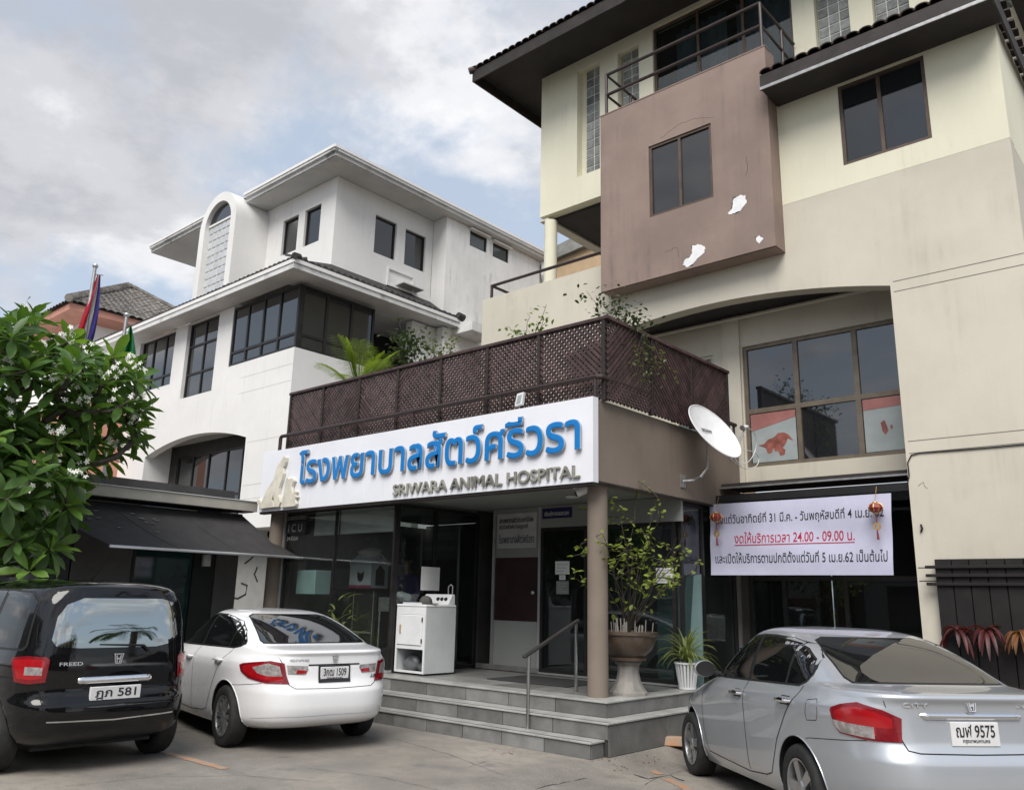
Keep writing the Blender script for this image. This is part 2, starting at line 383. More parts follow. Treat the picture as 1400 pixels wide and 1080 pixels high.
def concrete():
    m = mat('worn_concrete', (0.285, 0.262, 0.232), 0.82, var=0.16, vscale=0.9, bump=0.8, bscale=70, stain=0.85, stain_col=(0.155, 0.145, 0.13), fine=0.20, rvar=0.1)
    t = m.node_tree; L = t.links.new; b = t.nodes['Principled BSDF']
    prev = b.inputs['Base Color'].links[0].from_socket
    g = t.nodes.new('ShaderNodeNewGeometry')
    def nz(scale, det, loc=(0, 0, 0), sc_=(1, 1, 1)):
        mp = t.nodes.new('ShaderNodeMapping'); mp.inputs['Location'].default_value = loc; mp.inputs['Scale'].default_value = sc_
        L(g.outputs['Position'], mp.inputs[0]); n = t.nodes.new('ShaderNodeTexNoise'); n.inputs['Scale'].default_value = scale; n.inputs['Detail'].default_value = det
        L(mp.outputs[0], n.inputs['Vector']); return n.outputs['Fac']
    def rng(f, a, b_, lo=0.0, hi=1.0):
        r = t.nodes.new('ShaderNodeMapRange'); r.interpolation_type = 'SMOOTHSTEP'
        for i, v in enumerate((a, b_, lo, hi)): r.inputs[1 + i].default_value = v
        L(f, r.inputs[0]); return r.outputs[0]
    def mix(f, a, b_):
        n = t.nodes.new('ShaderNodeMix'); n.data_type = 'RGBA'; L(f, n.inputs[0])
        L(a, n.inputs[6])
        if isinstance(b_, tuple): n.inputs[7].default_value = (*b_, 1)
        else: L(b_, n.inputs[7])
        return n.outputs[2]
    c = mix(rng(nz(0.45, 7, (3, 1, 0)), 0.48, 0.68, 0, 0.55), prev, (0.40, 0.355, 0.295))       # tan worn areas
    c = mix(rng(nz(2.6, 8, (9, 4, 0)), 0.57, 0.72, 0, 0.6), c, (0.12, 0.115, 0.11))            # oil spots
    c = mix(rng(nz(38, 3), 0.66, 0.76, 0, 0.5), c, (0.50, 0.48, 0.45))                          # grit
    # tyre dirt dragged along the parking lane
    c = mix(rng(nz(1.2, 8, (2, 7, 0), (0.5, 1.6, 1)), 0.50, 0.66, 0, 0.40), c, (0.17, 0.158, 0.142))
    c = mix(rng(nz(7.0, 9, (5, 5, 0)), 0.48, 0.62, 0, 0.40), c, (0.20, 0.185, 0.165))          # blotches
    c = mix(rng(nz(120, 3, (1, 1, 0)), 0.56, 0.66, 0, 0.55), c, (0.12, 0.112, 0.10))           # grit pits
    c = mix(rng(nz(85, 2, (8, 3, 0)), 0.60, 0.68, 0, 0.5), c, (0.46, 0.43, 0.39))
    L(c, b.inputs['Base Color']); return m
M['concrete'] = concrete()

# ------------------------------------------------------------------ ground
# the bay at the right dips gently towards the building (silver car stands nose down)
SC, S_PHI, S_TILT = Vector((-2.187, 7.037)), R(137.4), math.atan(.0367)
SH = Vector((math.cos(S_PHI), math.sin(S_PHI)))
def sstep(a, b, x): t = max(0.0, min(1.0, (x - a) / (b - a))); return t * t * (3 - 2 * t)
def gz(x, y):
    t = (Vector((x, y)) - SC).dot(SH)
    return -.0367 * max(-.8, min(3.1, t)) * sstep(-5.45, -5.1, x) * (1 - sstep(0.8, 3.0, x)) * sstep(3.2, 4.6, y)
gx = [-400, -60, -20] + [-8 + .2 * i for i in range(66)] + [20, 60, 400]; gy = [-400, -60, -10] + [2.8 + .2 * i for i in range(58)] + [30, 60, 400]
gm = MB(); nx_ = len(gx)
gm.add([(x, y, gz(x, y)) for y in gy for x in gx], [(j * nx_ + i, j * nx_ + i + 1, (j + 1) * nx_ + i + 1, (j + 1) * nx_ + i) for j in range(len(gy) - 1) for i in range(nx_ - 1)])
o = put('ground', gm, M['concrete'], smooth=True); tag(o, kind='structure')
M['joint'] = mat('dark_joint_filler', (0.05, 0.047, 0.044), 0.9, var=0.2)
M['orange'] = mat('worn_orange_paint', (0.52, 0.205, 0.06), 0.8, var=0.2, vscale=9, col2=(0.34, 0.26, 0.20), f2=0.35, fine=0.1)
def crack(pts, wdt, seed):
    r = random.Random(seed); ps = []
    for i in range(len(pts) - 1):
        a, b = Vector(pts[i]), Vector(pts[i + 1]); n = max(2, int((b - a).length / 0.09))
        for k in range(n): ps.append(a.lerp(b, k / n) + Vector((r.uniform(-1, 1), r.uniform(-1, 1), 0)) * 0.012)
    ps.append(Vector(pts[-1]))
    L_, Rr = [], []
    for i, p in enumerate(ps):
        d = (ps[min(i + 1, len(ps) - 1)] - ps[max(i - 1, 0)]).normalized(); nn = Vector((-d.y, d.x, 0)); q = wdt * r.uniform(0.35, 1.0) / 2
        L_.append(p + nn * q); Rr.append(p - nn * q)
    mb = MB(); k = len(ps); mb.add([*L_, *Rr], [(i, i + 1, k + i + 1, k + i) for i in range(k - 1)]); return mb
def ground_mark(name, mb, m, z):
    for i, v in enumerate(mb.v): mb.v[i] = (v[0], v[1], gz(v[0], v[1]) + z)
    o = put(name, mb, m); tag(o, kind='structure'); return o
J1 = [atZ(690, 1082), atZ(745, 1066), atZ(800, 1054), atZ(862, 1045)]
ground_mark('ground_joint', crack(J1, 0.022, 1), M['joint'], 0.004)
ground_mark('ground_joint', crack([atZ(858, 1042), atZ(885, 1052), atZ(915, 1046), atZ(935, 1055)], 0.03, 2), M['joint'], 0.004)
ground_mark('ground_joint', crack([atZ(390, 1000), atZ(330, 1005), atZ(248, 994), atZ(200, 990)], 0.02, 3), M['joint'], 0.004)
def strip(a, b, wd, seed, n=26):
    r = random.Random(seed); a, b = Vector(a), Vector(b); d = (b - a).normalized(); nn = Vector((-d.y, d.x, 0)); up, lo = [], []
    for i in range(n + 1):
        p = a.lerp(b, i / n); up.append(p + nn * wd / 2 * r.uniform(0.75, 1.1)); lo.append(p - nn * wd / 2 * r.uniform(0.75, 1.1))
    mb = MB(); k = n + 1; mb.add([*up, *lo], [(i, i + 1, k + i + 1, k + i) for i in range(n)]); return mb
for k_, ln in enumerate(([(420, 1050), (520, 1062), (600, 1080)], [(90, 1075), (210, 1062), (330, 1060), (430, 1068)], [(540, 1010), (610, 1030), (690, 1060)], [(640, 1048), (668, 1040), (700, 1046)], [(880, 1062), (900, 1050), (930, 1040)])):
    ground_mark('ground_crack', crack([atZ(*q) for q in ln], 0.007, 20 + k_), M['joint'], 0.004)
ground_mark('painted_line', strip(atZ(228, 1029), atZ(308, 1051), 0.10, 4), M['orange'], 0.004)
ground_mark('painted_line', strip(atZ(912, 1052), atZ(965, 1084), 0.10, 5), M['orange'], 0.004)
ground_mark('painted_line', strip(atZ(886, 1037), atZ(904, 1045), 0.10, 6), M['orange'], 0.004)
# ------------------------------------------------------------------ CREAM BUILDING (right)
YM, YW, Y3 = 11.2, 12.1, 12.3
cb = thing('cream_apartment_building', 'three storey cream and beige building with brown projecting bay and dark tiled roofs', 'building', (-5, 12.5, 0))
AX, ARR = -5.9, 11.2                                      # arch centre X and radius
def arch_pts(xa, xb, apex, n=16):
    return [(x, apex - (x - AX) ** 2 / (2 * ARR)) for x in [xa + (xb - xa) * i / n for i in range(n + 1)]]
ap = arch_pts(-8.66, -3.14, 6.16)
# lower wall (beige), with the arch cut out down to the ground; parapet to the left
out = [(-10.71, 3.0), (-8.66, 3.0)] + ap + [(-3.14, -.3), (-1.55, -.3), (-1.55, 7.44), (-7.6, 7.44), (-7.6, 7.335), (-10.71, 7.335)]
put('lower_wall', MB().plate(out, (), planeY(YM), 0.25), M['beige'], cb)
put('upper_wall', MB().plate([(-4.6, 7.44), (-1.548, 7.44), (-1.548, 9.3), (-4.6, 9.3)], [rect(-3.62, -2.435, 7.77, 9.055)], planeY(YM - 0.002), 0.25), M['cream'], cb)
put('side_wall', MB().plate(rect(11.21, 19.5, -.3, 7.44), (), planeX(-1.56), 0.25), M['beige'], cb)
put('side_wall', MB().plate(rect(11.21, 19.5, 7.44, 9.3), (), planeX(-1.558), 0.25), M['cream'], cb)
window(cb, planeY(YM), -3.62, -2.435, 7.77, 9.055, [-3.06], [], M['bronze'], M['winglass'], fw=0.05, rec=0.015, dep=0.10)
# grooves in the plaster (thin recessed-looking lines)
for z in (5.865, 5.72, 3.685, 3.53):
    put('plaster_groove', MB().box(-3.10, -1.56, YM - 0.003, YM + 0.004, z - 0.004, z + 0.004), M['groove'], cb)
put('plaster_groove', MB().box(-3.12, -2.92, YM - 0.003, YM + 0.004, 2.094, 2.104), M['grout'], cb)
put('plaster_groove', MB().box(-3.12, -2.92, YM - 0.003, YM + 0.004, 1.935, 1.945), M['grout'], cb)
# brown bay
BX0, BX1, BY, BZ0, BZ1 = -7.64, -4.55, 10.87, 6.68, 10.0
bay = put('bay', MB().plate(rect(BX0, BX1, BZ0, BZ1), [rect(-6.66, -5.505, 7.755, 9.05)], planeY(BY), 0.14)
    .box(BX0, BX0 + 0.14, BY + 0.141, YM - 0.001, BZ0, BZ1).box(BX1 - 0.14, BX1, BY + 0.141, YM - 0.001, BZ0, BZ1).box(BX0 + .141, BX1 - .141, BY + .141, YM - .001, BZ0, BZ0 + .14)
    .box(BX0 + .141, BX1 - .141, BY + .141, Y3 - .001, BZ1 - 0.32, BZ1 - 0.2), M['brownwall'], cb)
put('bay_underside', MB().box(BX0 + 0.03, BX1 - 0.03, BY + 0.03, YM - 0.003, BZ0 - 0.012, BZ0 - 0.002), M['brownwall'], cb)
put('bay_coping', MB().box(BX0 - 0.008, BX1 + 0.008, BY - 0.008, BY + 0.16, BZ1 + 0.002, BZ1 + 0.02), M['brownwall'], cb)
for xa in (BX0, BX1 - .14): put('bay_side', MB().box(xa, xa + .14, YM + .26, Y3 - .01, 9.4, BZ1), M['brownwall'], cb)
window(cb, planeY(BY), -6.66, -5.505, 7.755, 9.05, [-6.09], [], M['bronze'], M['winglass'], fw=0.045, rec=0.02, dep=0.10)
def blob(pts_px, Y, seed):
    r = random.Random(seed); P = [atY(x, y, Y) for x, y in pts_px]; out = []
    for i in range(len(P)):
        a, b = P[i], P[(i + 1) % len(P)]
        for k in range(4):
            q = a.lerp(b, k / 4); out.append((q.x + r.uniform(-.011, .011), q.z + r.uniform(-.011, .011)))
    return out
M['peel'] = mat('bare_white_plaster', (0.82, 0.82, 0.83), 0.9, var=0.04, vscale=12)
for k, px in enumerate(([(1003, 272), (1012, 267), (1018, 268), (1021, 277), (1014, 287), (1006, 291), (999, 294), (995, 292), (1001, 285)],
                        [(947, 336), (957, 334), (964, 338), (963, 346), (954, 353), (946, 362), (939, 366), (934, 362), (936, 356), (945, 350)],
                        [(1033, 326), (1038, 322), (1043, 327), (1038, 334)])):
    put('peeled_paint_patch', MB().plate(blob(px, BY, k), (), planeY(BY - 0.004), 0.003), M['peel'], cb)
    put('peeled_paint_rim', MB().plate(blob([(x + (1.2 if i % 2 else -1.2), y + (1.0 if i % 3 else -1.5)) for i, (x, y) in enumerate(px)], BY, k + 9), (), planeY(BY - 0.0016), 0.001), M['darkroom'], cb)
def wall_crack(pxs, Y, parent, wd, seed, m):
    r = random.Random(seed); ps = []
    P = [atY(x, y, Y) for x, y in pxs]
    for a, b in zip(P[:-1], P[1:]):
        n = max(2, int((b - a).length / .05)); ps += [a.lerp(b, k / n) + Vector((r.uniform(-.012, .012), 0, r.uniform(-.012, .012))) for k in range(n)]
    ps.append(P[-1]); put('plaster_crack', MB().tube(ps, wd, 4), m, parent)
M['crackm'] = mat('hairline_crack', (0.22, 0.20, 0.17), .9)
wall_crack([(903, 190), (925, 172), (950, 162), (975, 160)], BY, cb, .0022, 1, M['darkroom'])
wall_crack([(1020, 215), (1022, 232), (1019, 240)], BY, cb, .003, 2, M['darkroom'])
wall_crack([(910, 345), (925, 338), (928, 352)], BY, cb, .0025, 3, M['darkroom'])
wall_crack([(1255, 665), (1262, 660), (1268, 668)], YM, cb, .004, 5, M['crackm'])
# railings
def rails(name, parent, pts, zs, post_xy, zb, r=0.024, m=None, closed=False):
    mb = MB()
    g = put(name, MB().tube([(x, y, zs[0]) for x, y in pts], r, 8), m or M['railing'], parent, smooth=True)
    for z in zs[1:]: put('lower_rail', MB().tube([(x, y, z) for x, y in pts], r, 8), m or M['railing'], g, smooth=True)
    for x, y in post_xy: put('post', MB().tube([(x, y, zb), (x, y, zs[0])], r * 0.95, 8), m or M['railing'], g, smooth=True)
    return g
rails('balcony_railing', cb, [(-7.56, Y3 - .05), (-7.56, 10.95), (-4.62, 10.95), (-4.62, Y3 - .05)], (10.86, 10.45), [(-7.56, 10.95), (-4.62, 10.95), (-4.62, 11.75), (-7.56, 11.75)], 10.0, 0.03)
rails('terrace_handrail', cb, [(-10.55, 13.2), (-10.55, 11.28), (-7.66, 11.28)], (7.62,), [(-10.55, 11.28)], 7.335, 0.032)
rails('terrace_handrail', cb, [(-10.5, 13.2), (-7.9, 13.2)], (7.62, ), [(-10.5, 13.2)], 7.1, 0.026)
# third storey wall, set back
h3 = [rect(-9.23, -8.66, 9.97, 12.42), rect(-8.22, -7.72, 10.0, 12.38), rect(-7.40, -4.63, 9.85, 12.56), rect(-4.25, -3.69, 9.85, 12.38), rect(-3.33, -2.79, 9.85, 12.38)]
put('set_back_wall', MB().plate([(-10.19, 9.37), (-7.6, 9.37), (-7.6, 8.6), (-1.9, 8.6), (-1.9, 12.66), (-10.19, 12.66)], h3, planeY(Y3), 0.22), M['cream'], cb)
put('set_back_side_wall', MB().box(-10.188, -9.97, Y3 + .221, 19, 9.372, 12.66), M['cream'], cb)
put('set_back_side_wall', MB().box(-2.1, -1.902, Y3 + .221, 19, 9.3, 12.66), M['cream'], cb)
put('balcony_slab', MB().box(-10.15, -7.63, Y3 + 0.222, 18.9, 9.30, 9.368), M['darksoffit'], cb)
put('balcony_beam', MB().box(-10.19, -9.97, Y3 + .0, 18.9, 9.26, 9.299), M['beige'], cb)
put('balcony_column', MB().lathe([(0.135, 6.9), (0.135, 9.26)], (-9.99, Y3 + 0.12, 0), 24), M['cream'], cb, smooth=True)
put('balcony_column', MB().lathe([(0.135, 6.9), (0.135, 9.30)], (-7.85, Y3 + 1.6, 0), 24), M['cream'], cb, smooth=True)
put('terrace_floor', MB().box(-10.68, -1.6, YM + 0.252, 19, 6.75, 6.9), M['beige'], cb)
def glass_blocks(u0, u1, v0, v1, cols, fn, rec, m, parent, step=None):
    g = put('glass_block_panel', MB().plate(rect(u0, u1, v0, v1), (), lambda u, v, d: fn(u, v, rec + 0.012 + d), 0.06), M['mortar'], parent)
    bw = (u1 - u0) / cols; rows = round((v1 - v0) / (step or bw)); bh = (v1 - v0) / rows
    mb = MB(); gap = 0.010
    w2, h2 = bw / 2 - gap, bh / 2 - gap
    mb.plate(rect(-w2, w2, -h2, h2), (), lambda u, v, d: (u, d, v), 0.02)
    me = mb.mesh('glass_block', 0.006)
    me.materials.append(m)
    for i in range(cols):
        for j in range(rows):
            p = fn(u0 + bw * (i + .5), v0 + bh * (j + .5), rec)
            o = link('glass_block', me, None, g, loc=p)
            if fn(0, 0, 0)[0] != fn(0, 0, 1)[0]: o.rotation_euler = (0, 0, R(90))
    return g
glass_blocks(-9.10, -8.70, 9.98, 12.41, 2, planeY(Y3), 0.14, M['glassblockgrey'], cb, 0.2)
put('niche_wall', MB().box(-9.229, -9.101, Y3 + .18, Y3 + .22, 9.97, 12.42), M['cream'], cb)
glass_blocks(-8.16, -7.74, 10.02, 12.37, 2, planeY(Y3), 0.10, M['glassblockgrey'], cb, 0.2)
glass_blocks(-4.235, -3.705, 9.9, 12.36, 3, planeY(Y3), 0.10, M['glassblockgrey'], cb, 0.19)
glass_blocks(-3.315, -2.805, 9.9, 12.36, 3, planeY(Y3), 0.10, M['glassblockgrey'], cb, 0.19)
M['curtain'] = mat('pale_blue_curtain', (0.20, 0.24, 0.27), 0.8, var=0.1)
w3 = window(cb, planeY(Y3), -7.40, -4.63, 9.85, 12.56, [-6.45, -5.55], [], M['bronze'], M['tintglass'], fw=0.05, rec=0.05, dep=0.08, name='sliding_door')
cur = MB()
for k in range(2):
    xs = [(-7.0 + i * 0.028, Y3 + 0.24 + 0.035 * math.sin(i * 0.9) + 0.01 * math.sin(i * .37)) for i in range(38)] if k == 0 else [(-5.75 + i * 0.028, Y3 + 0.24 + 0.035 * math.sin(i * 0.8)) for i in range(40)]
    n = len(xs); cur.add([(x, y, 9.86) for x, y in xs] + [(x, y, 12.4) for x, y in xs], [(i, i + 1, n + i + 1, n + i) for i in range(n - 1)])
put('curtain', cur, M['curtain'], cb, smooth=True, ang=80)
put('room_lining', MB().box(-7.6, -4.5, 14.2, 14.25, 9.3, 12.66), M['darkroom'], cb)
# roofs
def wavy_roof(name, parent, m, e0, e1, r0, r1, pitch_w=0.22, amp=0.028, thick=0.03, courses=6):
    """S-tile roof plane: eave e0->e1, ridge r0->r1; courses step down, waves run up the slope"""
    e0, e1, r0, r1 = map(Vector, (e0, e1, r0, r1)); L_ = (e1 - e0).length; n = max(4, int(L_ / pitch_w * 6))
    nrm = (e1 - e0).cross(r0 - e0).normalized()
    if nrm.z < 0: nrm = -nrm
    mb = MB()
    for c in range(courses):
        a, b = c / courses, (c + 1) / courses + 0.01
        rows = []
        for t, lift in ((a, 0.035), (min(b, 1), 0.008)):
            A = e0.lerp(r0, t); B = e1.lerp(r1, t); row = []
            for i in range(n + 1):
                s = i / n; q = A.lerp(B, s); ww = (abs(math.sin(math.pi * (q - e0).dot((e1 - e0) / L_) / pitch_w)) ** 0.8)
                row.append(q + nrm * (lift + amp * 2 * ww))
            rows.append(row)
        base = [p - nrm * thick for p in rows[0]]
        k = n + 1
        mb.add([*base, *rows[0], *rows[1]], [(i, i + 1, k + i + 1, k + i) for i in range(n)] + [(k + i, k + i + 1, 2 * k + i + 1, 2 * k + i) for i in range(n)])
    return put(name, mb, m, parent)
# lower roof over the right bay (eave tiles are single pieces)
lr = put('lower_roof', MB().add([(-4.53, 10.62, 9.33), (-1.45, 10.62, 9.33), (-1.45, 12.3, 10.05), (-4.53, 12.3, 10.05), (-4.53, 10.62, 9.28), (-1.45, 10.62, 9.28), (-1.45, 12.3, 10.0), (-4.53, 12.3, 10.0)],
    [(0, 1, 2, 3), (7, 6, 5, 4), (0, 4, 5, 1), (1, 5, 6, 2), (2, 6, 7, 3), (3, 7, 4, 0)]), M['darkfascia'], cb)
put('fascia', MB().box(-4.54, -1.44, 10.60, 10.63, 9.075, 9.325), M['darkfascia'], lr)
put('fascia', MB().box(-1.475, -1.445, 10.632, 19, 9.075, 9.325), M['darkfascia'], lr)
put('gutter_lip', MB().box(-4.54, -1.44, 10.585, 10.60, 9.075, 9.12), M['galv'], lr)
put('soffit', MB().box(-4.53, -1.47, 10.635, 11.19, 9.09, 9.11), M['darksoffit'], lr)
def s_tile():
    mb = MB(); n = 8; A = []; B = []
    for i in range(n + 1):
        t = math.pi * i / n; A.append((-0.096 * math.cos(t), 0, 0.062 * math.sin(t) ** .8)); B.append((-0.09 * math.cos(t), 0.34, 0.055 * math.sin(t) ** .8))
    Ai = [(x * .8, y, z * .75) for x, y, z in A]
    k = n + 1
    mb.add(A + B + Ai, [(i, i + 1, k + i + 1, k + i) for i in range(n)] + [(2 * k + i, 2 * k + i + 1, i + 1, i) for i in range(n)])
    me = mb.mesh('roof_tile', smooth=True, ang=50); me.materials.append(M['tile']); return me
ST = s_tile()
sl = math.atan2(0.72, 1.68)
for i in range(17):
    for c in range(3):
        x = -4.44 + i * 0.182
        link('roof_tile', ST, None, lr, loc=(x, 10.59 + c * 0.3 * math.cos(sl), 9.345 + c * 0.3 * math.sin(sl)), rot=(sl, 0, 0))
wavy_roof('roof_tiles', lr, M['tile'], (-4.53, 11.35, 9.67), (-1.45, 11.35, 9.67), (-4.53, 12.28, 10.06), (-1.45, 12.28, 10.06), 0.182, 0.025, courses=3)['kind'] = 'stuff'
for i in range(20):
    link('roof_tile', ST, None, lr, loc=(-1.40, 10.75 + i * 0.25, 9.36 + 0.02 * (i % 2)), rot=(0.1, 0, R(90)))
# upper roof
UR = put('upper_roof', MB().add([(-11.2, 11.2, 12.68), (0.5, 11.2, 12.68), (0.5, 15.5, 14.6), (-6.9, 15.5, 14.6), (-11.2, 20, 12.68), (0.5, 20, 12.68)], [(0, 1, 2, 3), (0, 3, 4), (3, 2, 5, 4)]), M['tile'], cb)
put('soffit', MB().box(-11.18, 0.5, 11.22, 20, 12.665, 12.676), M['darksoffit'], UR)
put('fascia', MB().box(-11.22, 0.5, 11.18, 11.215, 12.44, 12.70), M['darkfascia'], UR)
put('fascia', MB().box(-11.22, -11.185, 11.216, 20, 12.44, 12.70), M['darkfascia'], UR)
put('soffit_batten', MB().box(-11.0, 0.3, 11.216, 11.30, 12.60, 12.664), M['darksoffit'], UR)
for i in range(64):
    link('roof_tile', ST, None, UR, loc=(-11.16 + i * 0.182, 11.15, 12.715), rot=(R(24), 0, 0))
put('hip_cap', MB().tube([(-11.27, 11.13, 12.70), (-11.1, 11.3, 12.80), (-10.6, 11.8, 13.02)], [.075, .09, .09], 10), M['tile'], UR, smooth=True)
wavy_roof('roof_tiles', UR, M['tile'], (-11.2, 11.4, 12.78), (0.5, 11.4, 12.78), (-7.2, 15.5, 14.62), (0.5, 15.5, 14.62), 0.182, 0.025, courses=8)['kind'] = 'stuff'
# arch recess: ceiling, back wall, windows
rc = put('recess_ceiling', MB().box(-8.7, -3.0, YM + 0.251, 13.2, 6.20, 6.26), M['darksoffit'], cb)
put('recess_back_wall', MB().plate([(-8.7, 3.36), (-3.0, 3.36), (-3.0, 6.2), (-8.7, 6.2)], [rect(-5.735, -3.05, 3.69, 5.66), rect(-7.0, -6.25, 4.0, 5.62)], planeY(YW), 0.15), M['beige'], cb)
put('recess_side_wall', MB().box(-3.139, -3.0, YM + .251, YW - .001, 0, 6.199), M['beige'], cb)
put('recess_side_wall', MB().box(-8.8, -8.661, YM + .251, 13, 4.0, 6.199), M['beige'], cb)
put('ceiling_pipe', MB().tube([(-8.2, 12.0, 6.13), (-3.2, 12.0, 6.13)], 0.03, 8), M['beige'], cb, smooth=True)
big = window(cb, planeY(YW), -5.735, -3.05, 3.69, 5.66, [-4.88, -3.98], [4.58], M['tanframe'], M['winglass2'], fw=0.06, rec=0.03, dep=0.09, mw=0.075)
window(cb, planeY(YW), -7.0, -6.25, 4.0, 5.62, [], [5.0], M['beige'], M['winglassgreen'], fw=0.05, rec=0.03, dep=0.09, name='terrace_door')
put('pier_strip', MB().box(-6.06, -5.76, YW - 0.05, YW - .001, 3.4, 6.19), M['beige'], cb)
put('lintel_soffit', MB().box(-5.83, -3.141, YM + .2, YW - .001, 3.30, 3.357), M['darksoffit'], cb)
put('lintel_edge', MB().box(-5.83, -3.141, YM + .14, YM + .199, 3.275, 3.30), M['galv'], cb)
# posters stuck inside the lower panes
M['posterred'] = mat('faded_red_print', (0.40, 0.17, 0.155), 0.35, var=0.1)
M['posterdog'] = mat('terracotta_print', (0.34, 0.12, 0.095), 0.35, var=0.2, vscale=9)
M['postergrey'] = mat('pale_grey_print', (0.36, 0.40, 0.40), 0.3, var=0.06)
def poster(x0, x1, z0, z1, label, dogpx, band):
    t = thing('window_poster', label, 'poster', ((x0 + x1) / 2, YW + 0.02, z0), 'posters on the upper window panes')
    Yp = YW + 0.045
    put('sheet', MB().plate(rect(x0, x1, z0, z1), (), planeY(Yp), 0.004), M['postergrey'], t)
    put('red_band', MB().plate(band, (), planeY(Yp - 0.004), 0.003), M['posterred'], t)
    for d in dogpx:
        put('dog_print', MB().plate([(atY(x, y, Yp).x, atY(x, y, Yp).z) for x, y in d], (), planeY(Yp - 0.004), 0.003), M['posterdog'], t)
dog = [(1037, 609), (1045, 607), (1050, 601), (1058, 598), (1064, 592), (1072, 591), (1078, 594), (1085, 602), (1077, 599), (1075, 605), (1070, 612), (1074, 615), (1073, 621), (1067, 623), (1064, 616), (1060, 617), (1058, 612), (1055, 619), (1050, 620), (1048, 614), (1047, 612)]
poster(-5.66, -4.935, 3.76, 4.53, 'poster with terracotta dog print and slanting red band on lower left pane', [dog], [(-5.66, 4.53), (-4.935, 4.53), (-4.935, 4.42), (-5.66, 4.26)])
poster(-3.93, -3.13, 3.76, 4.53, 'pale poster with red top band behind the right lower pane', [[(1204, 578), (1209, 574), (1212, 580), (1215, 588), (1211, 594), (1207, 590)], [(1217, 582), (1220, 580), (1221, 585), (1218, 587)]], [(-3.93, 4.53), (-3.13, 4.53), (-3.13, 4.40), (-3.93, 4.37)])
# ground floor glazing behind the banner
gf = window(cb, planeY(YW), -5.80, -3.15, -0.15, 3.29, [-5.25, -4.35], [2.0], M['darkframe'], M['tintglass'], fw=0.06, rec=0.0, dep=0.08, name='shopfront')
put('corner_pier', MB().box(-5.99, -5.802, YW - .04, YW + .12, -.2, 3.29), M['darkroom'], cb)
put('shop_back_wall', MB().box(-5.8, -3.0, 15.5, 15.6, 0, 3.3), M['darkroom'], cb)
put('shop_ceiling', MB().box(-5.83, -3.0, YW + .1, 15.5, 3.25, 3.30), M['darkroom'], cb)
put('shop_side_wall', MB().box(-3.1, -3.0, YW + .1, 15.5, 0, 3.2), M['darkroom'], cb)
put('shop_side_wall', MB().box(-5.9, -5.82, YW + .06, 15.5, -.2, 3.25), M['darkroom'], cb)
# cable on the plaster
P = [atY(x, y, YM - 0.012) for x, y in ((1240, 664), (1243, 650), (1241, 632), (1246, 622), (1258, 619), (1300, 616), (1350, 612), (1405, 607))]
put('wall_cable', MB().tube(P, 0.008, 6), M['black'], cb, smooth=True)
put('wall_hook', MB().tube([atY(1259, 717, YM - .01), atY(1261, 722, YM - .03), atY(1259, 727, YM - .01)], 0.012, 6), M['black'], cb, smooth=True)
# dark slatted screen on the right
scn = thing('slatted_screen', 'dark brown boarded screen wall standing against the beige wall at the right edge', 'screen', (-2, 11.0, 0))
M['screen'] = mat('black_brown_board', (0.012, 0.0098, 0.0095), 0.6, var=0.2, vscale=6, objvar=0.15)
put('backing', MB().box(-2.90, -0.3, 11.12, 11.19, -.2, 2.195), M['screen'], scn)
for i in range(14):
    x = -2.90 + i * 0.188
    put('board', MB().box(x + .004, x + .183, 11.085, 11.12, -.2, 2.19), M['screen'], scn, bevel=0.004)
for z in (2.10, 2.0, 1.9):
    put('rail', MB().box(-3.0, -0.3, 11.045, 11.085, z - .018, z + .018), M['screen'], scn, bevel=0.004)
# ------------------------------------------------------------------ WHITE BUILDING (left): mirror twin of the cream one
wb = thing('white_apartment_building', 'white three storey building with black windows, arched recess and round-topped glass block bay', 'building', (-21, 14, 0))
XR = -17.107
WX0 = -27.3
AL, AR, AC = -24.45, -18.93, -21.69
lap = [(x, 5.87 - (x - AC) ** 2 / (2 * 10.2)) for x in [AL + (AR - AL) * i / 16 for i in range(17)]]
fw_ = [(WX0, 3.17), (AL, 3.17)] + lap + [(AR, 3.17), (XR, 3.17), (XR, 7.57), (-17.25, 7.57), (-20.2, 7.57), (-20.2, 9.32), (WX0, 9.32)]
put('front_wall', MB().plate(fw_, [rect(-22.72, -20.96, 7.03, 9.3), rect(-25.75, -23.46, 7.6, 9.3)], planeY(YM), 0.25), M['white'], wb)
put('right_wall', MB().plate([(YM + .251, 3.17), (15.9, 3.17), (15.9, 7.3), (13.7, 7.3), (13.7, 7.57), (YM + .251, 7.57)], (), planeX(XR), 0.25), M['white'], wb)
put('right_wall_return', MB().box(-17.35, XR, 15.0, 15.9, 7.3, 9.3), M['white'], wb)
put('corner_wall', MB().box(-17.36, XR - .25, YM + .25, 15.8, 7.2, 7.5), M['white'], wb)
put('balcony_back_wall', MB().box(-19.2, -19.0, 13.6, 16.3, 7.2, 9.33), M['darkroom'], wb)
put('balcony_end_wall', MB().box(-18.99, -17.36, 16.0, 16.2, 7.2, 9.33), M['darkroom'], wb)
for z in (7.15, 6.72, 5.35, 4.25, 3.9):
    put('plaster_groove', MB().box(-18.85 if z < 6 else -19.5, XR - .02, YM - 0.003, YM + .004, z - .007, z + .007), M['soffit'], wb)
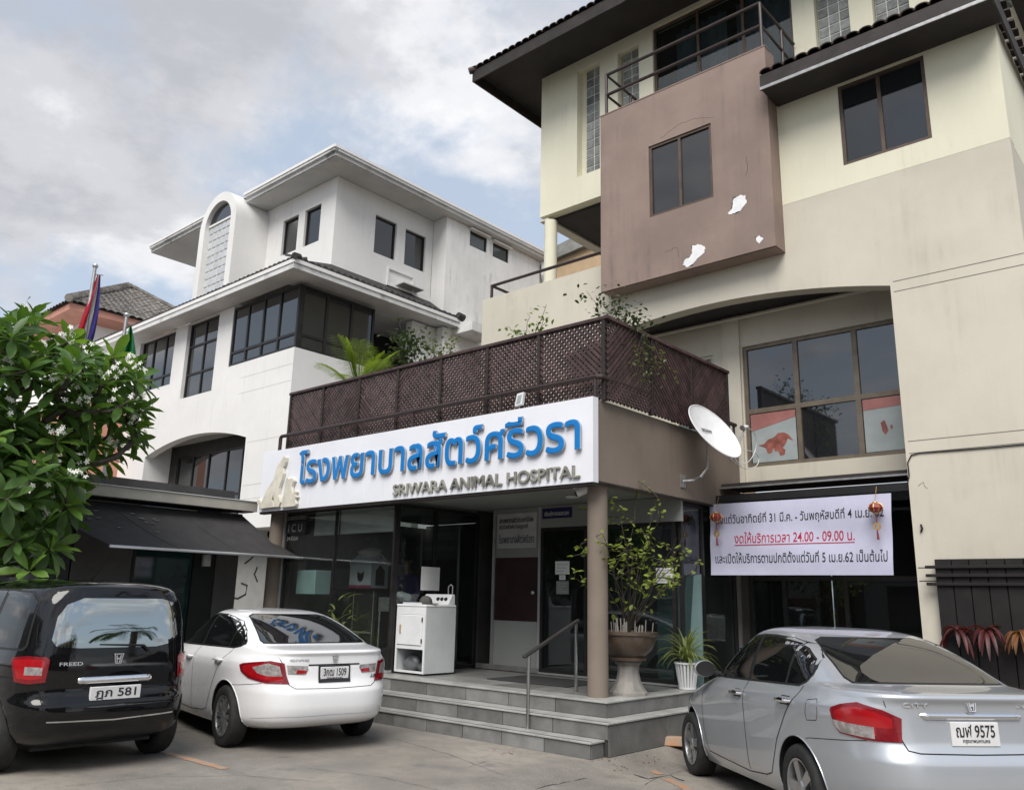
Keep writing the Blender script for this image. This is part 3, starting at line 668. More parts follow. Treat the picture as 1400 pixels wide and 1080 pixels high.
# windows, wrapping round the corner
window(wb, planeY(YM), -20.2, -17.11, 7.57, 9.25, [-19.45, -18.7, -17.95], [7.95], M['darkframe'], M['winglass2'], fw=0.07, rec=0.02, dep=0.12)
window(wb, planeX(XR), 11.325, 13.66, 7.57, 9.25, [12.1, 12.9], [7.95], M['darkframe'], M['winglass'], fw=0.07, rec=0.02, dep=0.12)
window(wb, planeY(YM), -22.72, -20.96, 7.03, 9.3, [-21.84], [7.75, 8.6], M['darkframe'], M['winglass2'], fw=0.06, rec=0.10, dep=0.08)
window(wb, planeY(YM), -25.75, -23.46, 7.6, 9.3, [-25.0, -24.2], [7.98], M['darkframe'], M['winglass2'], fw=0.06, rec=0.10, dep=0.08)
# arch recess
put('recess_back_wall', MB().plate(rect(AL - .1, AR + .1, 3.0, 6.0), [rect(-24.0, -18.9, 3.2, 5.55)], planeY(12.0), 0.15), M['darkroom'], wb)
put('recess_ceiling', MB().box(AL - .1, AR + .1, YM + .251, 12, 5.90, 5.95), M['greywall'], wb)
put('recess_side_wall', MB().box(AR + .0, AR + .12, YM + .251, 12, 3.0, 5.9), M['white'], wb)
put('recess_side_wall', MB().box(AL - .12, AL, YM + .251, 12, 3.0, 5.9), M['white'], wb)
put('recess_floor', MB().box(AL - .1, AR + .1, YM + .251, 12, 3.05, 3.12), M['greywall'], wb)
window(wb, planeY(12.0), -24.0, -18.9, 3.2, 5.55, [-23.1, -22.2, -21.2, -20.4, -19.9], [4.25], M['darkframe'], M['winglass2'], fw=0.06, rec=0.02, dep=0.10)
# ground floor back wall with painted scrolls
put('ground_floor_wall', MB().box(WX0, -13.6, 12.2, 12.4, 0, 3.2), M['greywall'], wb)
put('balcony_ceiling', MB().box(-19.2, -17.61, YM + .3, 16.2, 9.335, 9.36), M['soffit'], wb)
put('overhang_soffit', MB().box(WX0, XR, YM + .251, 12.2, 3.172, 3.2), M['soffit'], wb)
for k, px in enumerate(([(310, 790), (306, 805), (312, 815), (325, 818), (336, 812), (338, 800), (330, 797)], [(335, 770), (345, 762), (352, 752)], [(352, 775), (348, 785), (352, 795)])):
    put('wall_scroll', MB().tube([atY(x, y, 12.195) for x, y in px], 0.022, 5), M['ink'], wb, smooth=True)
# lower eave
le = put('lower_eave', MB().add([(-27.9, 10.62, 9.56), (-16.53, 10.62, 9.56), (-17.4, 12.29, 10.2), (-27.9, 12.29, 10.2), (-16.53, 16.3, 9.56), (-17.4, 16.3, 10.2)], [(0, 1, 2, 3), (1, 4, 5, 2)]), M['tileblack'], wb)
put('fascia', MB().box(-27.9, -16.53, 10.60, 10.63, 9.33, 9.56), M['fascia'], le)
put('fascia', MB().box(-16.56, -16.528, 10.632, 16.3, 9.33, 9.56), M['fascia'], le)
put('fascia_lip', MB().box(-27.9, -16.50, 10.575, 10.60, 9.47, 9.565), M['white'], le)
put('fascia_lip', MB().box(-16.527, -16.497, 10.576, 16.3, 9.47, 9.565), M['white'], le)
put('soffit', MB().box(-27.9, -16.57, 10.632, 11.19, 9.335, 9.36), M['soffit'], le)
put('soffit', MB().box(-17.6, -16.57, 11.191, 16.29, 9.335, 9.36), M['soffit'], le)
put('end_board', MB().box(-17.6, -16.5, 16.30, 16.33, 9.3, 9.75), M['fascia'], le)
def eave_scallops(a, b, pitch, m, parent, seed):
    a, b = Vector(a), Vector(b); d = (b - a).normalized(); n = int((b - a).length / pitch); side = Vector((-d.y, d.x, 0)); mb = MB(); r = random.Random(seed)
    for i in range(n):
        c = a + d * pitch * (i + .5); A = []; B = []
        hh = pitch * 0.40 * r.uniform(.85, 1.1)
        for k in range(7):
            t = math.pi * k / 6; A.append(c - d * math.cos(t) * pitch * .46 + Vector((0, 0, math.sin(t) * hh))); B.append(A[-1] + side * 0.5 + Vector((0, 0, 0.19)))
        mb.add(A + B, [(j, j + 1, 7 + j + 1, 7 + j) for j in range(6)] + [tuple(range(7))])
    return put('eave_tiles', mb, m, parent, kind='stuff')
eave_scallops((-27.9, 10.59, 9.57), (-16.5, 10.59, 9.57), 0.2, M['tileblack'], le, 1)
eave_scallops((-16.5, 10.6, 9.57), (-16.5, 16.35, 9.57), 0.2, M['tileblack'], le, 2)
put('hip_cap', MB().tube([(-16.47, 10.56, 9.61), (-16.62, 10.78, 9.69)], [0.085, 0.085], 8), M['tileblack'], le, smooth=True)
put('hip_cap', MB().tube([(-16.48, 16.2, 9.66), (-16.48, 16.42, 9.62)], [0.10, 0.12], 8), M['tileblack'], le, smooth=True)
# third storey
X3, YB = -17.4, 12.29
put('third_front_wall', MB().plate(rect(-24.6, X3, 9.7, 12.79), [rect(-19.90, -19.14, 11.09, 12.19), rect(-18.82, -18.07, 11.07, 12.19)], planeY(YB), 0.2), M['white'], wb)
put('third_right_wall', MB().plate(rect(YB + .201, 15.905, 9.7, 12.79), [rect(13.68, 14.475, 11.03, 12.18), rect(14.815, 15.63, 11.04, 12.17)], planeX(X3), 0.2), M['white'], wb)
for a, b, fn in ((-19.90, -19.14, planeY(YB)), (-18.82, -18.07, planeY(YB)), (13.68, 14.475, planeX(X3)), (14.815, 15.63, planeX(X3))):
    window(wb, fn, a, b, 11.07 if b < 0 else 11.035, 12.19 if b < 0 else 12.175, [], [], M['darkframe'], M['winglass'], fw=0.05, rec=0.07, dep=0.07)
put('third_left_wall', MB().box(-24.8, -24.6, YB, 20, 9.7, 12.79), M['white'], wb)
put('air_conditioner_ledge', MB().plate(rect(14.2, 15.2, 10.2, 10.75), [rect(14.25, 15.15, 10.25, 10.70)], planeX(X3 + .05), 0.05), M['white'], wb)
put('air_conditioner_shelf', MB().box(-17.4, -17.05, 14.55, 15.35, 10.30, 10.34), M['soffit'], wb)
rb = put('rear_block', MB().plate(rect(16.101, 20.3, 3.0, 12.79), [rect(16.9, 17.67, 12.20, 12.70), rect(17.95, 18.71, 12.19, 12.67)], planeX(-16.8), 0.2), M['whitedirty'], wb)
put('rear_block_front', MB().box(-17.39, -16.803, 15.91, 16.1, 9.7, 12.79), M['white'], wb)
put('rear_block_front', MB().box(-17.39, -16.803, 15.92, 16.1, 3.0, 9.3), M['white'], wb)
for a, b, c, d in ((16.9, 17.67, 12.20, 12.70), (17.95, 18.71, 12.19, 12.67)):
    window(wb, planeX(-16.8), a, b, c, d, [], [], M['darkframe'], M['winglassgreen'], fw=0.045, rec=0.03, dep=0.08)
    put('window_hood', MB().box(-16.82, -16.68, a - .06, b + .06, d + .01, d + .05), M['whitedirty'], wb)
put('rear_wall', MB().box(-17.0, -16.81, 20.3, 20.5, 3, 12.6), M['greywall'], wb)
put('downpipe', MB().tube([(-16.7, 20.36, 12.75), (-16.7, 20.36, 12.3), (-16.75, 20.5, 12.1), (-16.75, 20.5, 9)], 0.07, 8), M['white'], wb, smooth=True)
put('rear_block_canopy', MB().box(-17.3, -16.0, 16.32, 17.4, 9.15, 9.42), M['fascia'], wb)
ue = put('upper_roof', MB().add([(-26.75, 11.59, 13.02), (-16.57, 11.59, 13.02), (-16.57, 20.6, 13.02), (-19, 15.5, 13.9), (-24, 15.5, 13.9), (-26.75, 20.6, 13.02)], [(0, 1, 3, 4), (1, 2, 3), (2, 5, 4, 3), (5, 0, 4)]), M['tilegrey'], wb)
for a, b in ((-26.75, -22.5), (-20.85, -16.57)):
    put('fascia', MB().box(a, b, 11.57, 11.60, 12.82, 13.04), M['fascia'], ue)
    put('gutter', MB().box(a, b + (.05 if b > -17 else 0), 11.49, 11.57, 12.92, 13.06), M['fascia'], ue)
    put('gutter_lip', MB().box(a, b + (.08 if b > -17 else 0), 11.465, 11.489, 12.99, 13.07), M['white'], ue)
put('fascia', MB().box(-16.60, -16.568, 11.602, 20.6, 12.82, 13.04), M['fascia'], ue)
put('gutter', MB().box(-16.567, -16.49, 11.602, 20.6, 12.92, 13.06), M['fascia'], ue)
put('gutter_lip', MB().box(-16.489, -16.465, 11.49, 20.6, 12.99, 13.07), M['white'], ue)
put('soffit', MB().box(-26.74, -16.61, 11.61, 20.5, 12.80, 12.83), M['soffit'], ue)
put('fascia', MB().box(-26.78, -26.752, 11.57, 20.5, 12.82, 13.04), M['fascia'], ue)
# round-topped bay with glass blocks
CX, CZ, RO, RI = -21.70, 12.22, 1.02, 0.74
def arch_outline(r, zb, n=20): return [(CX - r, zb)] + [(CX - r * math.cos(math.pi * i / n), CZ + r * math.sin(math.pi * i / n)) for i in range(n + 1)] + [(CX + r, zb)]
br = put('round_bay', MB().plate(arch_outline(RO, 9.6), [arch_outline(RI, 9.9)], planeY(YM), 0.30), M['white'], wb, smooth=True, ang=40)
put('bay_back', MB().plate(arch_outline(RO - .001, 9.6), (), planeY(YM + .301), 2.2), M['white'], wb, smooth=True, ang=40)
gp = put('glass_block_panel', MB().plate(arch_outline(RI - .002, 9.9), (), planeY(YM + .17), 0.05), M['mortar'], wb)
gme = MB().plate(rect(-.108, .108, -.108, .108), (), lambda u, v, d: (u, d, v), 0.03).mesh('glass_block', 0.02); gme.materials.append(M['glassblock'])
for i in range(6):
    for j in range(12):
        x, z = CX + (i - 2.5) * 0.243, 9.92 + .12 + j * 0.243
        if z < 12.25: link('glass_block', gme, None, gp, loc=(x, YM + .15, z))
put('transom', MB().box(CX - RI, CX + RI, YM + .12, YM + .17, 12.35, 12.41), M['white'], gp)
hp = [(CX - .70 * math.cos(math.pi * i / 16), 12.42 + .50 * math.sin(math.pi * i / 16)) for i in range(17)]
put('fanlight_pane', MB().plate(hp, (), planeY(YM + .14), 0.03), M['winglass2'], gp)
# ------------------------------------------------------------------ kiosk with awning in front of the white building
XK = -13.6
kio = thing('shop_kiosk', 'low dark shop with pale roof edge and grey upstand in front of the white building', 'kiosk', (-15.3, 5.5, 0))
M['kpanel'] = mat('grey_shop_panel', (0.105, 0.10, 0.098), 0.7, var=0.1, vscale=2)
M['kgreen'] = mat('dark_green_shop_glass', (0.012, 0.040, 0.036), 0.06, ior=1.6, var=0.25, vscale=1.6)
M['kfascia'] = mat('pale_beige_fascia', (0.44, 0.42, 0.365), 0.6, var=0.08, vscale=3, stain=0.4)
M['upstand'] = mat('dark_grey_roof_upstand', (0.075, 0.073, 0.075), 0.8, var=0.15, vscale=2)
put('roof', MB().box(-17.2, XK + .25, 2.0, 8.22, 3.06, 3.12), M['upstand'], kio)
put('fascia', MB().box(XK + .252, XK + .30, 3.2, 8.24, 3.03, 3.20), M['kfascia'], kio, bevel=0.006)
put('fascia', MB().box(-17.2, XK + .30, 3.12, 3.16, 3.03, 3.20), M['kfascia'], kio)
put('fascia_cap', MB().box(XK + .20, XK + .32, 3.2, 8.25, 3.203, 3.215), M['fascia'], kio)
put('upstand', MB().box(XK - .3, XK - .1, 4.4, 8.0, 3.12, 3.40), M['upstand'], kio)
put('soffit', MB().box(XK - .1, XK + .25, 3.2, 8.2, 3.02, 3.055), M['blackmetal'], kio)
for a, b, m in ((3.0, 3.9, 'kpanel'), (3.95, 5.0, 'kgreen'), (5.05, 5.3, 'blackmetal'), (5.32, 6.25, 'kpanel'), (6.3, 7.3, 'kgreen'), (7.35, 7.7, 'blackmetal'), (7.72, 8.15, 'kpanel')):
    put('wall_panel', MB().box(XK - .12, XK - (.02 if m != 'kgreen' else .05), a, b, 0.05, 3.0), M[m], kio, bevel=0.004)
for y in (3.925, 5.025, 6.275, 7.325):
    put('mullion', MB().box(XK - .12, XK - .005, y - .024, y + .024, 0.05, 3.0), M['blackmetal'], kio)
put('back_wall', MB().box(-17.2, -17.1, 3.2, 8.1, 0, 3.0), M['kpanel'], kio)
put('end_wall', MB().box(-17.1, XK - .13, 8.05, 8.15, 0, 3.0), M['kpanel'], kio)
put('end_wall', MB().box(-17.1, XK - .13, 3.0, 3.1, 0, 3.0), M['kpanel'], kio)
put('junction_box', MB().box(XK - .018, XK + .06, 7.45, 7.58, 2.05, 2.25), M['fascia'], kio, bevel=0.006)
M['green'] = mat('green_cloth', (0.012, 0.17, 0.055), 0.75, var=0.12, vscale=5)
for a, b, z0, z1, m in ((4.25, 4.5, 1.2, 1.9, 'paper'), (6.55, 6.75, 1.3, 1.55, 'paper'), (6.9, 7.1, 1.05, 1.5, 'fascia')):
    put('window_notice', MB().box(XK - .049, XK - .045, a, b, z0, z1), mat('faded_notice', (0.10, 0.135, 0.125), 0.5), kio)
aw = thing('shop_awning', 'charcoal canvas awning with pale front bar over the kiosk side', 'awning', (XK, 6.5, 2.2))
M['canvas'] = mat('charcoal_canvas', (0.045, 0.043, 0.044), 0.85, var=0.1, vscale=5, bump=0.15, bscale=200, fine=0.08)
A0, A1 = (4.5, 8.12), (5.32, 8.52)       # Y span at the wall, at the bar
cv = MB(); nu, nv = 24, 10
def awp(i, j):
    s, t = i / nu, j / nv
    y = (A0[0] * (1 - t) + A1[0] * t) * (1 - s) + (A0[1] * (1 - t) + A1[1] * t) * s
    z = 2.97 * (1 - t) + 2.235 * t - 0.05 * math.sin(math.pi * t) - 0.012 * abs(math.sin(3 * math.pi * s)) * math.sin(math.pi * t)
    return (XK + .02 + 1.28 * t, y, z)
pts = [awp(i, j) for j in range(nv + 1) for i in range(nu + 1)]; k = nu + 1
pts2 = [(x, y, z - 0.006) for x, y, z in pts]; n0 = len(pts)
cv.add(pts + pts2, [(j * k + i, j * k + i + 1, (j + 1) * k + i + 1, (j + 1) * k + i) for j in range(nv) for i in range(nu)] + [(n0 + j * k + i, n0 + (j + 1) * k + i, n0 + (j + 1) * k + i + 1, n0 + j * k + i + 1) for j in range(nv) for i in range(nu)])
put('canvas', cv, M['canvas'], aw, smooth=True)
put('front_bar', MB().tube([(XK + 1.31, 5.28, 2.225), (XK + 1.31, 8.57, 2.225)], 0.022, 10), M['alu'], aw, smooth=True)
for s in (0.33, 0.66):
    put('seam', MB().tube([(lambda p: (p[0], p[1], p[2] + .003))(awp(s * nu, j)) for j in range(nv + 1)], 0.006, 5), M['canvas'], aw, smooth=True)
for y in (5.6, 8.3):
    put('folding_arm', MB().tube([(XK + .03, y - .1, 2.7), (XK + .7, y - .25, 2.42), (XK + 1.29, y, 2.2)], 0.018, 6), M['blackmetal'], aw, smooth=True)
put('valance_bracket', MB().box(XK + 1.1, XK + 1.24, 8.36, 8.46, 2.15, 2.21), M['blackmetal'], aw)
# ------------------------------------------------------------------ house behind with salmon eaves
M['greyroof'] = mat('weathered_grey_concrete', (0.25, 0.25, 0.235), 0.85, var=0.2, vscale=1.5, stain=0.7)
rh = thing('tiled_house', 'white house with grey tiled hip roof and salmon eaves far left', 'house', (-38, 18, 0))
M['salmon'] = mat('salmon_paint', (0.56, 0.27, 0.20), 0.7, var=0.08, vscale=1)
HX, HY, HZ = -34.0, 11.80, 12.75
put('wall', MB().box(-43, HX - .9, HY + .9, HY + 6.8, 0, 12.35), M['white'], rh)
put('eave_fascia', MB().box(-44, HX, HY, HY + .06, HZ - .30, HZ - .02), M['salmon'], rh)
put('eave_fascia', MB().box(HX - .06, HX, HY + .061, HY + 7.6, HZ - .30, HZ - .02), M['salmon'], rh)
put('soffit', MB().add([(-44, HY + .06, HZ - .3), (HX - .06, HY + .06, HZ - .3), (HX - .9, HY + .9, HZ - .42), (-44, HY + .9, HZ - .42)], [(0, 1, 2, 3)]), M['salmon'], rh)
put('soffit', MB().add([(HX - .06, HY + .06, HZ - .3), (HX - .06, HY + 7.6, HZ - .3), (HX - .9, HY + 7.6, HZ - .42), (HX - .9, HY + .9, HZ - .42)], [(0, 1, 2, 3)]), M['salmon'], rh)
rz = HZ + 2.65
ht = put('roof', MB().add([(-44.2, HY - .1, HZ), (HX + .1, HY - .1, HZ), (HX + .1, HY + 7.7, HZ), (-44.2, HY + 7.7, HZ), (-40.4, HY + 3.8, rz), (-37.85, HY + 3.8, rz)], [(0, 1, 5, 4), (1, 2, 5), (2, 3, 4, 5), (3, 0, 4)]), M['tilegrey'], rh)
wavy_roof('roof_tiles', ht, M['tilegrey'], (HX + .1, HY - .1, HZ), (HX + .1, HY + 7.7, HZ), (-37.8, HY + 3.75, rz), (-37.8, HY + 3.85, rz), 0.30, 0.03, courses=14)['kind'] = 'stuff'
wavy_roof('roof_tiles', ht, M['tilegrey'], (-44.2, HY - .1, HZ), (HX + .1, HY - .1, HZ), (-40.4, HY + 3.8, rz), (-37.85, HY + 3.8, rz), 0.30, 0.03, courses=14)['kind'] = 'stuff'
hipm = MB().tube([(HX + .12, HY - .12, HZ + .08), (-37.85, HY + 3.8, rz + .12)], 0.13, 8)
put('hip_cap', hipm, M['tilegrey'], ht, smooth=True)
put('hip_cap', MB().tube([(-37.85, HY + 3.8, rz + .12), (HX + .1, HY + 7.7, HZ + .08)], 0.13, 8), M['tilegrey'], ht, smooth=True)
for k in range(26):
    p = Vector((HX + .12, HY - .12, HZ + .08)).lerp(Vector((-37.85, HY + 3.8, rz + .12)), (k + .5) / 26)
    put('hip_tile', MB().tube([p - Vector((.1, -.1, -.03)), p + Vector((.1, -.1, -.03))], [0.15, 0.17], 8), M['tilegrey'], ht)
# low neighbour behind the tree (salmon shop front, white wall) and a peach house seen between the buildings
nb = thing('salmon_shopfront', 'salmon painted shop wall half hidden behind the flowering tree', 'shop', (-32, 11, 0))
put('wall', MB().box(-40, -26.2, 10, 13, 0, 7.3), M['salmon'], nb)
put('pilaster', MB().box(-27.5, -27.1, 9.92, 9.999, 0, 7.3), M['greyroof'], nb)
put('roof_band', MB().box(-40.1, -26.1, 9.9, 13.1, 7.301, 7.6), M['white'], nb)
window(nb, planeY(10), -30.5, -28.2, 1.0, 4.2, [-29.3], [3.0], M['darkframe'], M['winglass'], fw=.08, rec=-.02, dep=.1)
ph = thing('peach_house', 'peach wall and weathered grey roof edge seen through the gap between the buildings', 'house', (-13, 30, 0))
M['peach'] = mat('peach_paint', (0.50, 0.36, 0.22), 0.8, var=0.05)
put('wall', MB().box(-18.2, -13, 22, 28, 0, 13.75), M['peach'], ph)
put('parapet', MB().add([(-18.4, 21.8, 13.45), (-12.8, 21.8, 14.0), (-12.8, 22.0, 14.0), (-18.4, 22.0, 13.45), (-18.4, 21.8, 13.85), (-12.8, 21.8, 14.75), (-12.8, 22.0, 14.75), (-18.4, 22.0, 13.85)],
    [(0, 3, 2, 1), (4, 5, 6, 7), (0, 1, 5, 4), (1, 2, 6, 5), (2, 3, 7, 6), (3, 0, 4, 7)]), M['greyroof'], ph)
# ------------------------------------------------------------------ ENTRANCE STEPS
st = thing('entrance_steps', 'grey granite tiled entrance steps and landing in front of the clinic', 'steps', (-9, 8.5, 0))
XS1, XS2, XS3 = -5.495, -5.44, -5.665
put('core', MB().box(-13.0, XS1 - .012, 7.605, 7.84, 0, 0.148), M['grout'], st)
put('core', MB().box(-13.0, XS2 - .012, 7.849, 12.0, 0, 0.323), M['grout'], st)
put('core', MB().box(-13.0, XS3 - .012, 8.152, 12.0, 0.3, 0.498), M['grout'], st)
def tile_row(a, b, z0, z1, tw, axis, c, face_d):
    """riser tiles along X (axis x: front at Y=c) or along Y (axis y: face at X=c)"""
    n = max(1, round((b - a) / tw)); w_ = (b - a) / n
    hw, hh = w_ / 2 - .005, (z1 - z0) / 2 - .001
    mb = MB().box(-hw, hw, 0, .011, -hh, hh); me = mb.mesh('riser_tile', 0.0015); me.materials.append(M['granite'])
    for i in range(n):
        u = a + w_ * (i + .5)
        if axis == 'x': link('riser_tile', me, None, st, loc=(u, c, (z0 + z1) / 2))
        else: link('riser_tile', me, None, st, loc=(c, u, (z0 + z1) / 2), rot=(0, 0, R(90)))
tile_row(-12.995, XS1, 0.0, 0.147, 0.62, 'x', 7.593, 1)
tile_row(-12.995, XS2, 0.171, 0.322, 0.76, 'x', 7.837, 1)
tile_row(-12.995, XS3, 0.346, 0.497, 0.76, 'x', 8.140, 1)
tile_row(7.606, 7.836, 0.0, 0.147, 0.4, 'y', XS1, 1)
tile_row(7.850, 12.0, 0.0, 0.322, 0.6, 'y', XS2, 1)
tile_row(8.153, 12.0, 0.346, 0.497, 0.75, 'y', XS3, 1)
def tread(x0, x1, y0, y1, z, n, name='tread'):
    w_ = (x1 - x0) / n
    for i in range(n):
        put(name, MB().box(x0 + w_ * i + .001, x0 + w_ * (i + 1) - .001, y0, y1, z - .022, z), M['granitetop'], st, bevel=0.004)
tread(-12.995, XS1 + .015, 7.575, 7.836, 0.17, 6)
for yy in (7.60, 7.625): put('grip_line', MB().box(-12.99, XS1, yy - .004, yy + .004, .1702, .1712), M['grout'], st)
tread(-12.995, XS2 + .015, 7.820, 8.139, 0.345, 6)
for yy in (7.845, 7.87): put('grip_line', MB().box(-12.99, XS2, yy - .004, yy + .004, .3452, .3462), M['grout'], st)
for i in range(5): put('tread', MB().box(XS3 + .001, XS2 + .015, 8.142 + i * .77, 8.142 + i * .77 + .766, .323, .345), M['granitetop'], st, bevel=.004)
put('nosing', MB().box(-12.995, XS3 + .015, 8.122, 8.43, .498, .52), M['granitetop'], st, bevel=.004)
put('nosing', MB().box(XS3 - .25, XS3 + .015, 8.432, 11.9, .498, .52), M['granitetop'], st, bevel=.004)
fl = MB().box(-.298, .298, -.298, .298, 0, .02).mesh('floor_tile', .001); fl.materials.append(M['granite'])
for i in range(11):
    for j in range(3):
        x, y = XS3 - .252 - .3 - i * .6, 8.434 + .3 + j * .6
        if x > -12.8: link('floor_tile', fl, None, st, loc=(x, y, .4985))
# ------------------------------------------------------------------ CLINIC ANNEX
cl = thing('clinic_annex', 'single storey taupe clinic front with round columns and dark glass entrance under the terrace', 'building', (-9.5, 10, 0))
put('side_beam', MB().box(-6.1, -5.84, 8.225, 12.05, 3.02, 4.05), M['beam'], cl, bevel=0.01)
put('front_beam', MB().box(-12.98, -6.101, 8.225, 8.45, 3.0, 4.04), M['beam'], cl)
put('left_beam', MB().box(-13.0, -12.75, 8.46, 11.15, 3.0, 4.05), M['beam'], cl)
put('terrace_slab', MB().box(-12.74, -6.11, 8.46, 11.19, 3.85, 4.03), M['greywall'], cl)
put('ceiling', MB().box(-12.74, -6.105, 8.455, 12.0, 3.07, 3.1), M['ceil'], cl)
put('beam_drip', MB().box(-5.86, -5.82, 8.23, 12.0, 3.0, 3.018), M['darkfascia'], cl)
def column(x, y, z0, z1, r): return put('column', MB().lathe([(r, z0), (r, z1)], (x, y, 0), 28), M['beam'], cl, smooth=True)
column(-6.02, 8.47, .521, 3.019, .125)
column(-12.86, 8.40, .0, 2.999, .13)
put('ceiling_lamp', MB().lathe([(0.09, 0), (0.09, .02), (.06, .03)], (-7.2, 9.5, 3.04), 20), M['whiteplastic'], cl, smooth=True)
# left shop window (clear glass) and return
YG = 8.47
M['inwall'] = mat('brown_grey_interior_wall', (.16, .15, .14), .85, var=.08)
window(cl, planeY(YG), -12.70, -9.80, 0.56, 3.02, [-11.3], [], M['darkframe'], M['shopglass'], fw=0.04, rec=0, dep=0.05, name='shop_window', mw=0.02)
put('window_jamb', MB().box(-12.745, -12.705, YG - .03, YG + .05, .53, 3.0), M['alu'], cl)
put('window_sill', MB().box(-12.7, -9.78, YG - .03, YG + .06, .522, .558), M['alu'], cl)
window(cl, planeX(-9.80), YG + .055, 10.34, 0.525, 3.02, [9.35], [], M['darkframe'], M['tintglass'], fw=0.05, rec=0.0, dep=0.05, name='return_window', mw=.06)
# back wall of the porch
YP = 10.36
put('infill_panel', MB().box(-9.40, -8.48, YP - .03, YP, .525, 1.28), M['ceil'], cl)
put('infill_panel', MB().box(-9.40, -8.48, YP - .03, YP, 1.282, 2.27), M['redwood'], cl)
put('infill_panel', MB().box(-9.40, -8.48, YP - .03, YP, 2.272, 3.06), M['ceil'], cl)
for x in (-9.43, -8.45): put('panel_frame', MB().box(x - .025, x + .025, YP - .05, YP + .02, .52, 3.06), M['alu'], cl)
put('skirting', MB().box(-9.75, -8.4, YP - .06, YP - .031, .522, .60), M['granite'], cl)
put('door_knob', MB().lathe([(.0, -.06), (.03, -.05), (.03, -.03), (.012, -.02), (.012, 0)], (-8.56, YP - .03, 1.72), 12, 'y'), M['alu'], cl, smooth=True)
window(cl, planeY(YP), -8.42, -6.02, .55, 2.72, [-7.55, -6.78], [], M['darkframe'], M['tintglass'], fw=.05, rec=-.06, dep=.06, name='glass_door', mw=.05)
put('door_header', MB().box(-8.42, -5.9, YP - .06, YP, 2.722, 3.06), M['ceil'], cl)
put('door_sill', MB().box(-8.42, -5.9, YP - .08, YP, .522, .548), M['alu'], cl)
window(cl, planeX(-5.95), 10.38, 12.0, .525, 3.0, [11.0], [], M['darkframe'], M['tintglass'], fw=.05, rec=0, dep=.05, name='side_window')
put('interior_back_wall', MB().box(-12.9, -5.9, 12.0, 12.05, 0.5, 3.06), M['inwall'], cl)
put('interior_left_wall', MB().box(-12.95, -12.85, 8.55, 12, 0, 3.0), M['inwall'], cl)
put('interior_floor', MB().box(-12.8, -5.95, YG + .06, 12, .522, .526) if False else MB().box(-12.8, -9.86, YG + .06, 12, .5221, .526), M['darkroom'], cl)
put('interior_floor', MB().box(-9.8, -5.95, YP + .01, 12, .5221, .526), M['darkroom'], cl)
put('interior_partition', MB().box(-9.86, -9.78, 10.36, 12, .5, 3.06), M['darkroom'], cl)
# text plaques
def flat_text(body, u0, u1, v0, v1, fn, m, parent, name='lettering', offset=0.0, d0=-.003, extr=.001, size=1.0, label=None):
    me = text_mesh(body, size, extr, offset)
    fit_text(me, fn, u0, u1, v0, v1, d0)
    o = link(name, me, m, parent)
    if not parent.name.startswith('satellite'): o['kind'] = 'stuff'
    return o
pl = thing('name_plaque', 'white plaque with three lines of dark Thai writing high on the porch wall', 'plaque', (-8.94, YP, 2.4))
put('board', MB().box(-9.36, -8.52, YP - .045, YP - .032, 2.42, 2.98), mat('grey_white_plaque', (0.50, 0.50, 0.49), 0.6), pl)
fp = planeY(YP - .046)
flat_text('สถานพยาบาลสัตว์ประเภทที่มีที่พัก', -9.32, -8.58, 2.83, 2.93, fp, M['ink'], pl)
flat_text('สัตว์ป่วยค้างคืน ใบอนุญาตที่', -9.32, -8.70, 2.71, 2.81, fp, M['ink'], pl)
flat_text('โรงพยาบาลสัตว์ศรีวรา', -9.32, -8.57, 2.50, 2.64, fp, M['inkblue'], pl)
M['navy'] = mat('navy_plaque', (0.015, 0.015, 0.085), 0.5)
nv_ = thing('navy_plaque', 'small navy blue plaque with pale writing above the glass door', 'plaque', (-8.1, YP - .07, 2.9))
put('board', MB().box(-8.38, -7.80, YP - .075, YP - .062, 2.86, 3.02), M['navy'], nv_)
flat_text('เปิดบริการตลอดเวลา', -8.33, -7.85, 2.90, 2.97, planeY(YP - .076), M['paper'], nv_)
def sheet(label, x0, x1, z0, z1, Y, lines, ax='y', m='paper', g='paper notices on the clinic glass'):
    t = thing('paper_notice', label, 'notice', ((x0 + x1) / 2, Y, z0), g)
    fn = planeY(Y) if ax == 'y' else planeX(Y)
    put('sheet', MB().plate(rect(x0, x1, z0, z1), (), fn, .002), M[m], t)
    for i in range(lines):
        z = z1 - (z1 - z0) * (i + 1) / (lines + 1)
        put('text_line', MB().plate(rect(x0 + .03, x1 - .03 - .04 * (i % 3), z - .006, z + .004), (), lambda u, v, d: fn(u, v, d - .003), .001), M['lettergrey'], t)
YD = YP - .066
sheet('largest white paper notice on the porch door, above a small one', atY(759, 778, YD).x, atY(778.5, 778, YD).x, atY(768, 785, YD).z, atY(768, 767, YD).z, YD, 3)
sheet('tiny white paper slip between two door notices', atY(764.5, 790, YD).x, atY(773, 790, YD).x, atY(768, 792.5, YD).z, atY(768, 785.8, YD).z, YD, 1)
sheet('lowest grey paper notice on the porch door', atY(760.5, 803, YD).x, atY(777.5, 803, YD).x, atY(768, 812, YD).z, atY(768, 794, YD).z, YD, 4, m='ceil')
sheet('white notice on the dark return glass above the washing machine', 9.05, 9.45, 1.72, 2.08, -9.795, 0, ax='x')
sheet('printed notice on the glass right of the potted shrub', atY(897, 795, YD).x, atY(921, 795, YD).x, atY(908, 797, YD).z, atY(908, 776, YD).z, YD, 5)
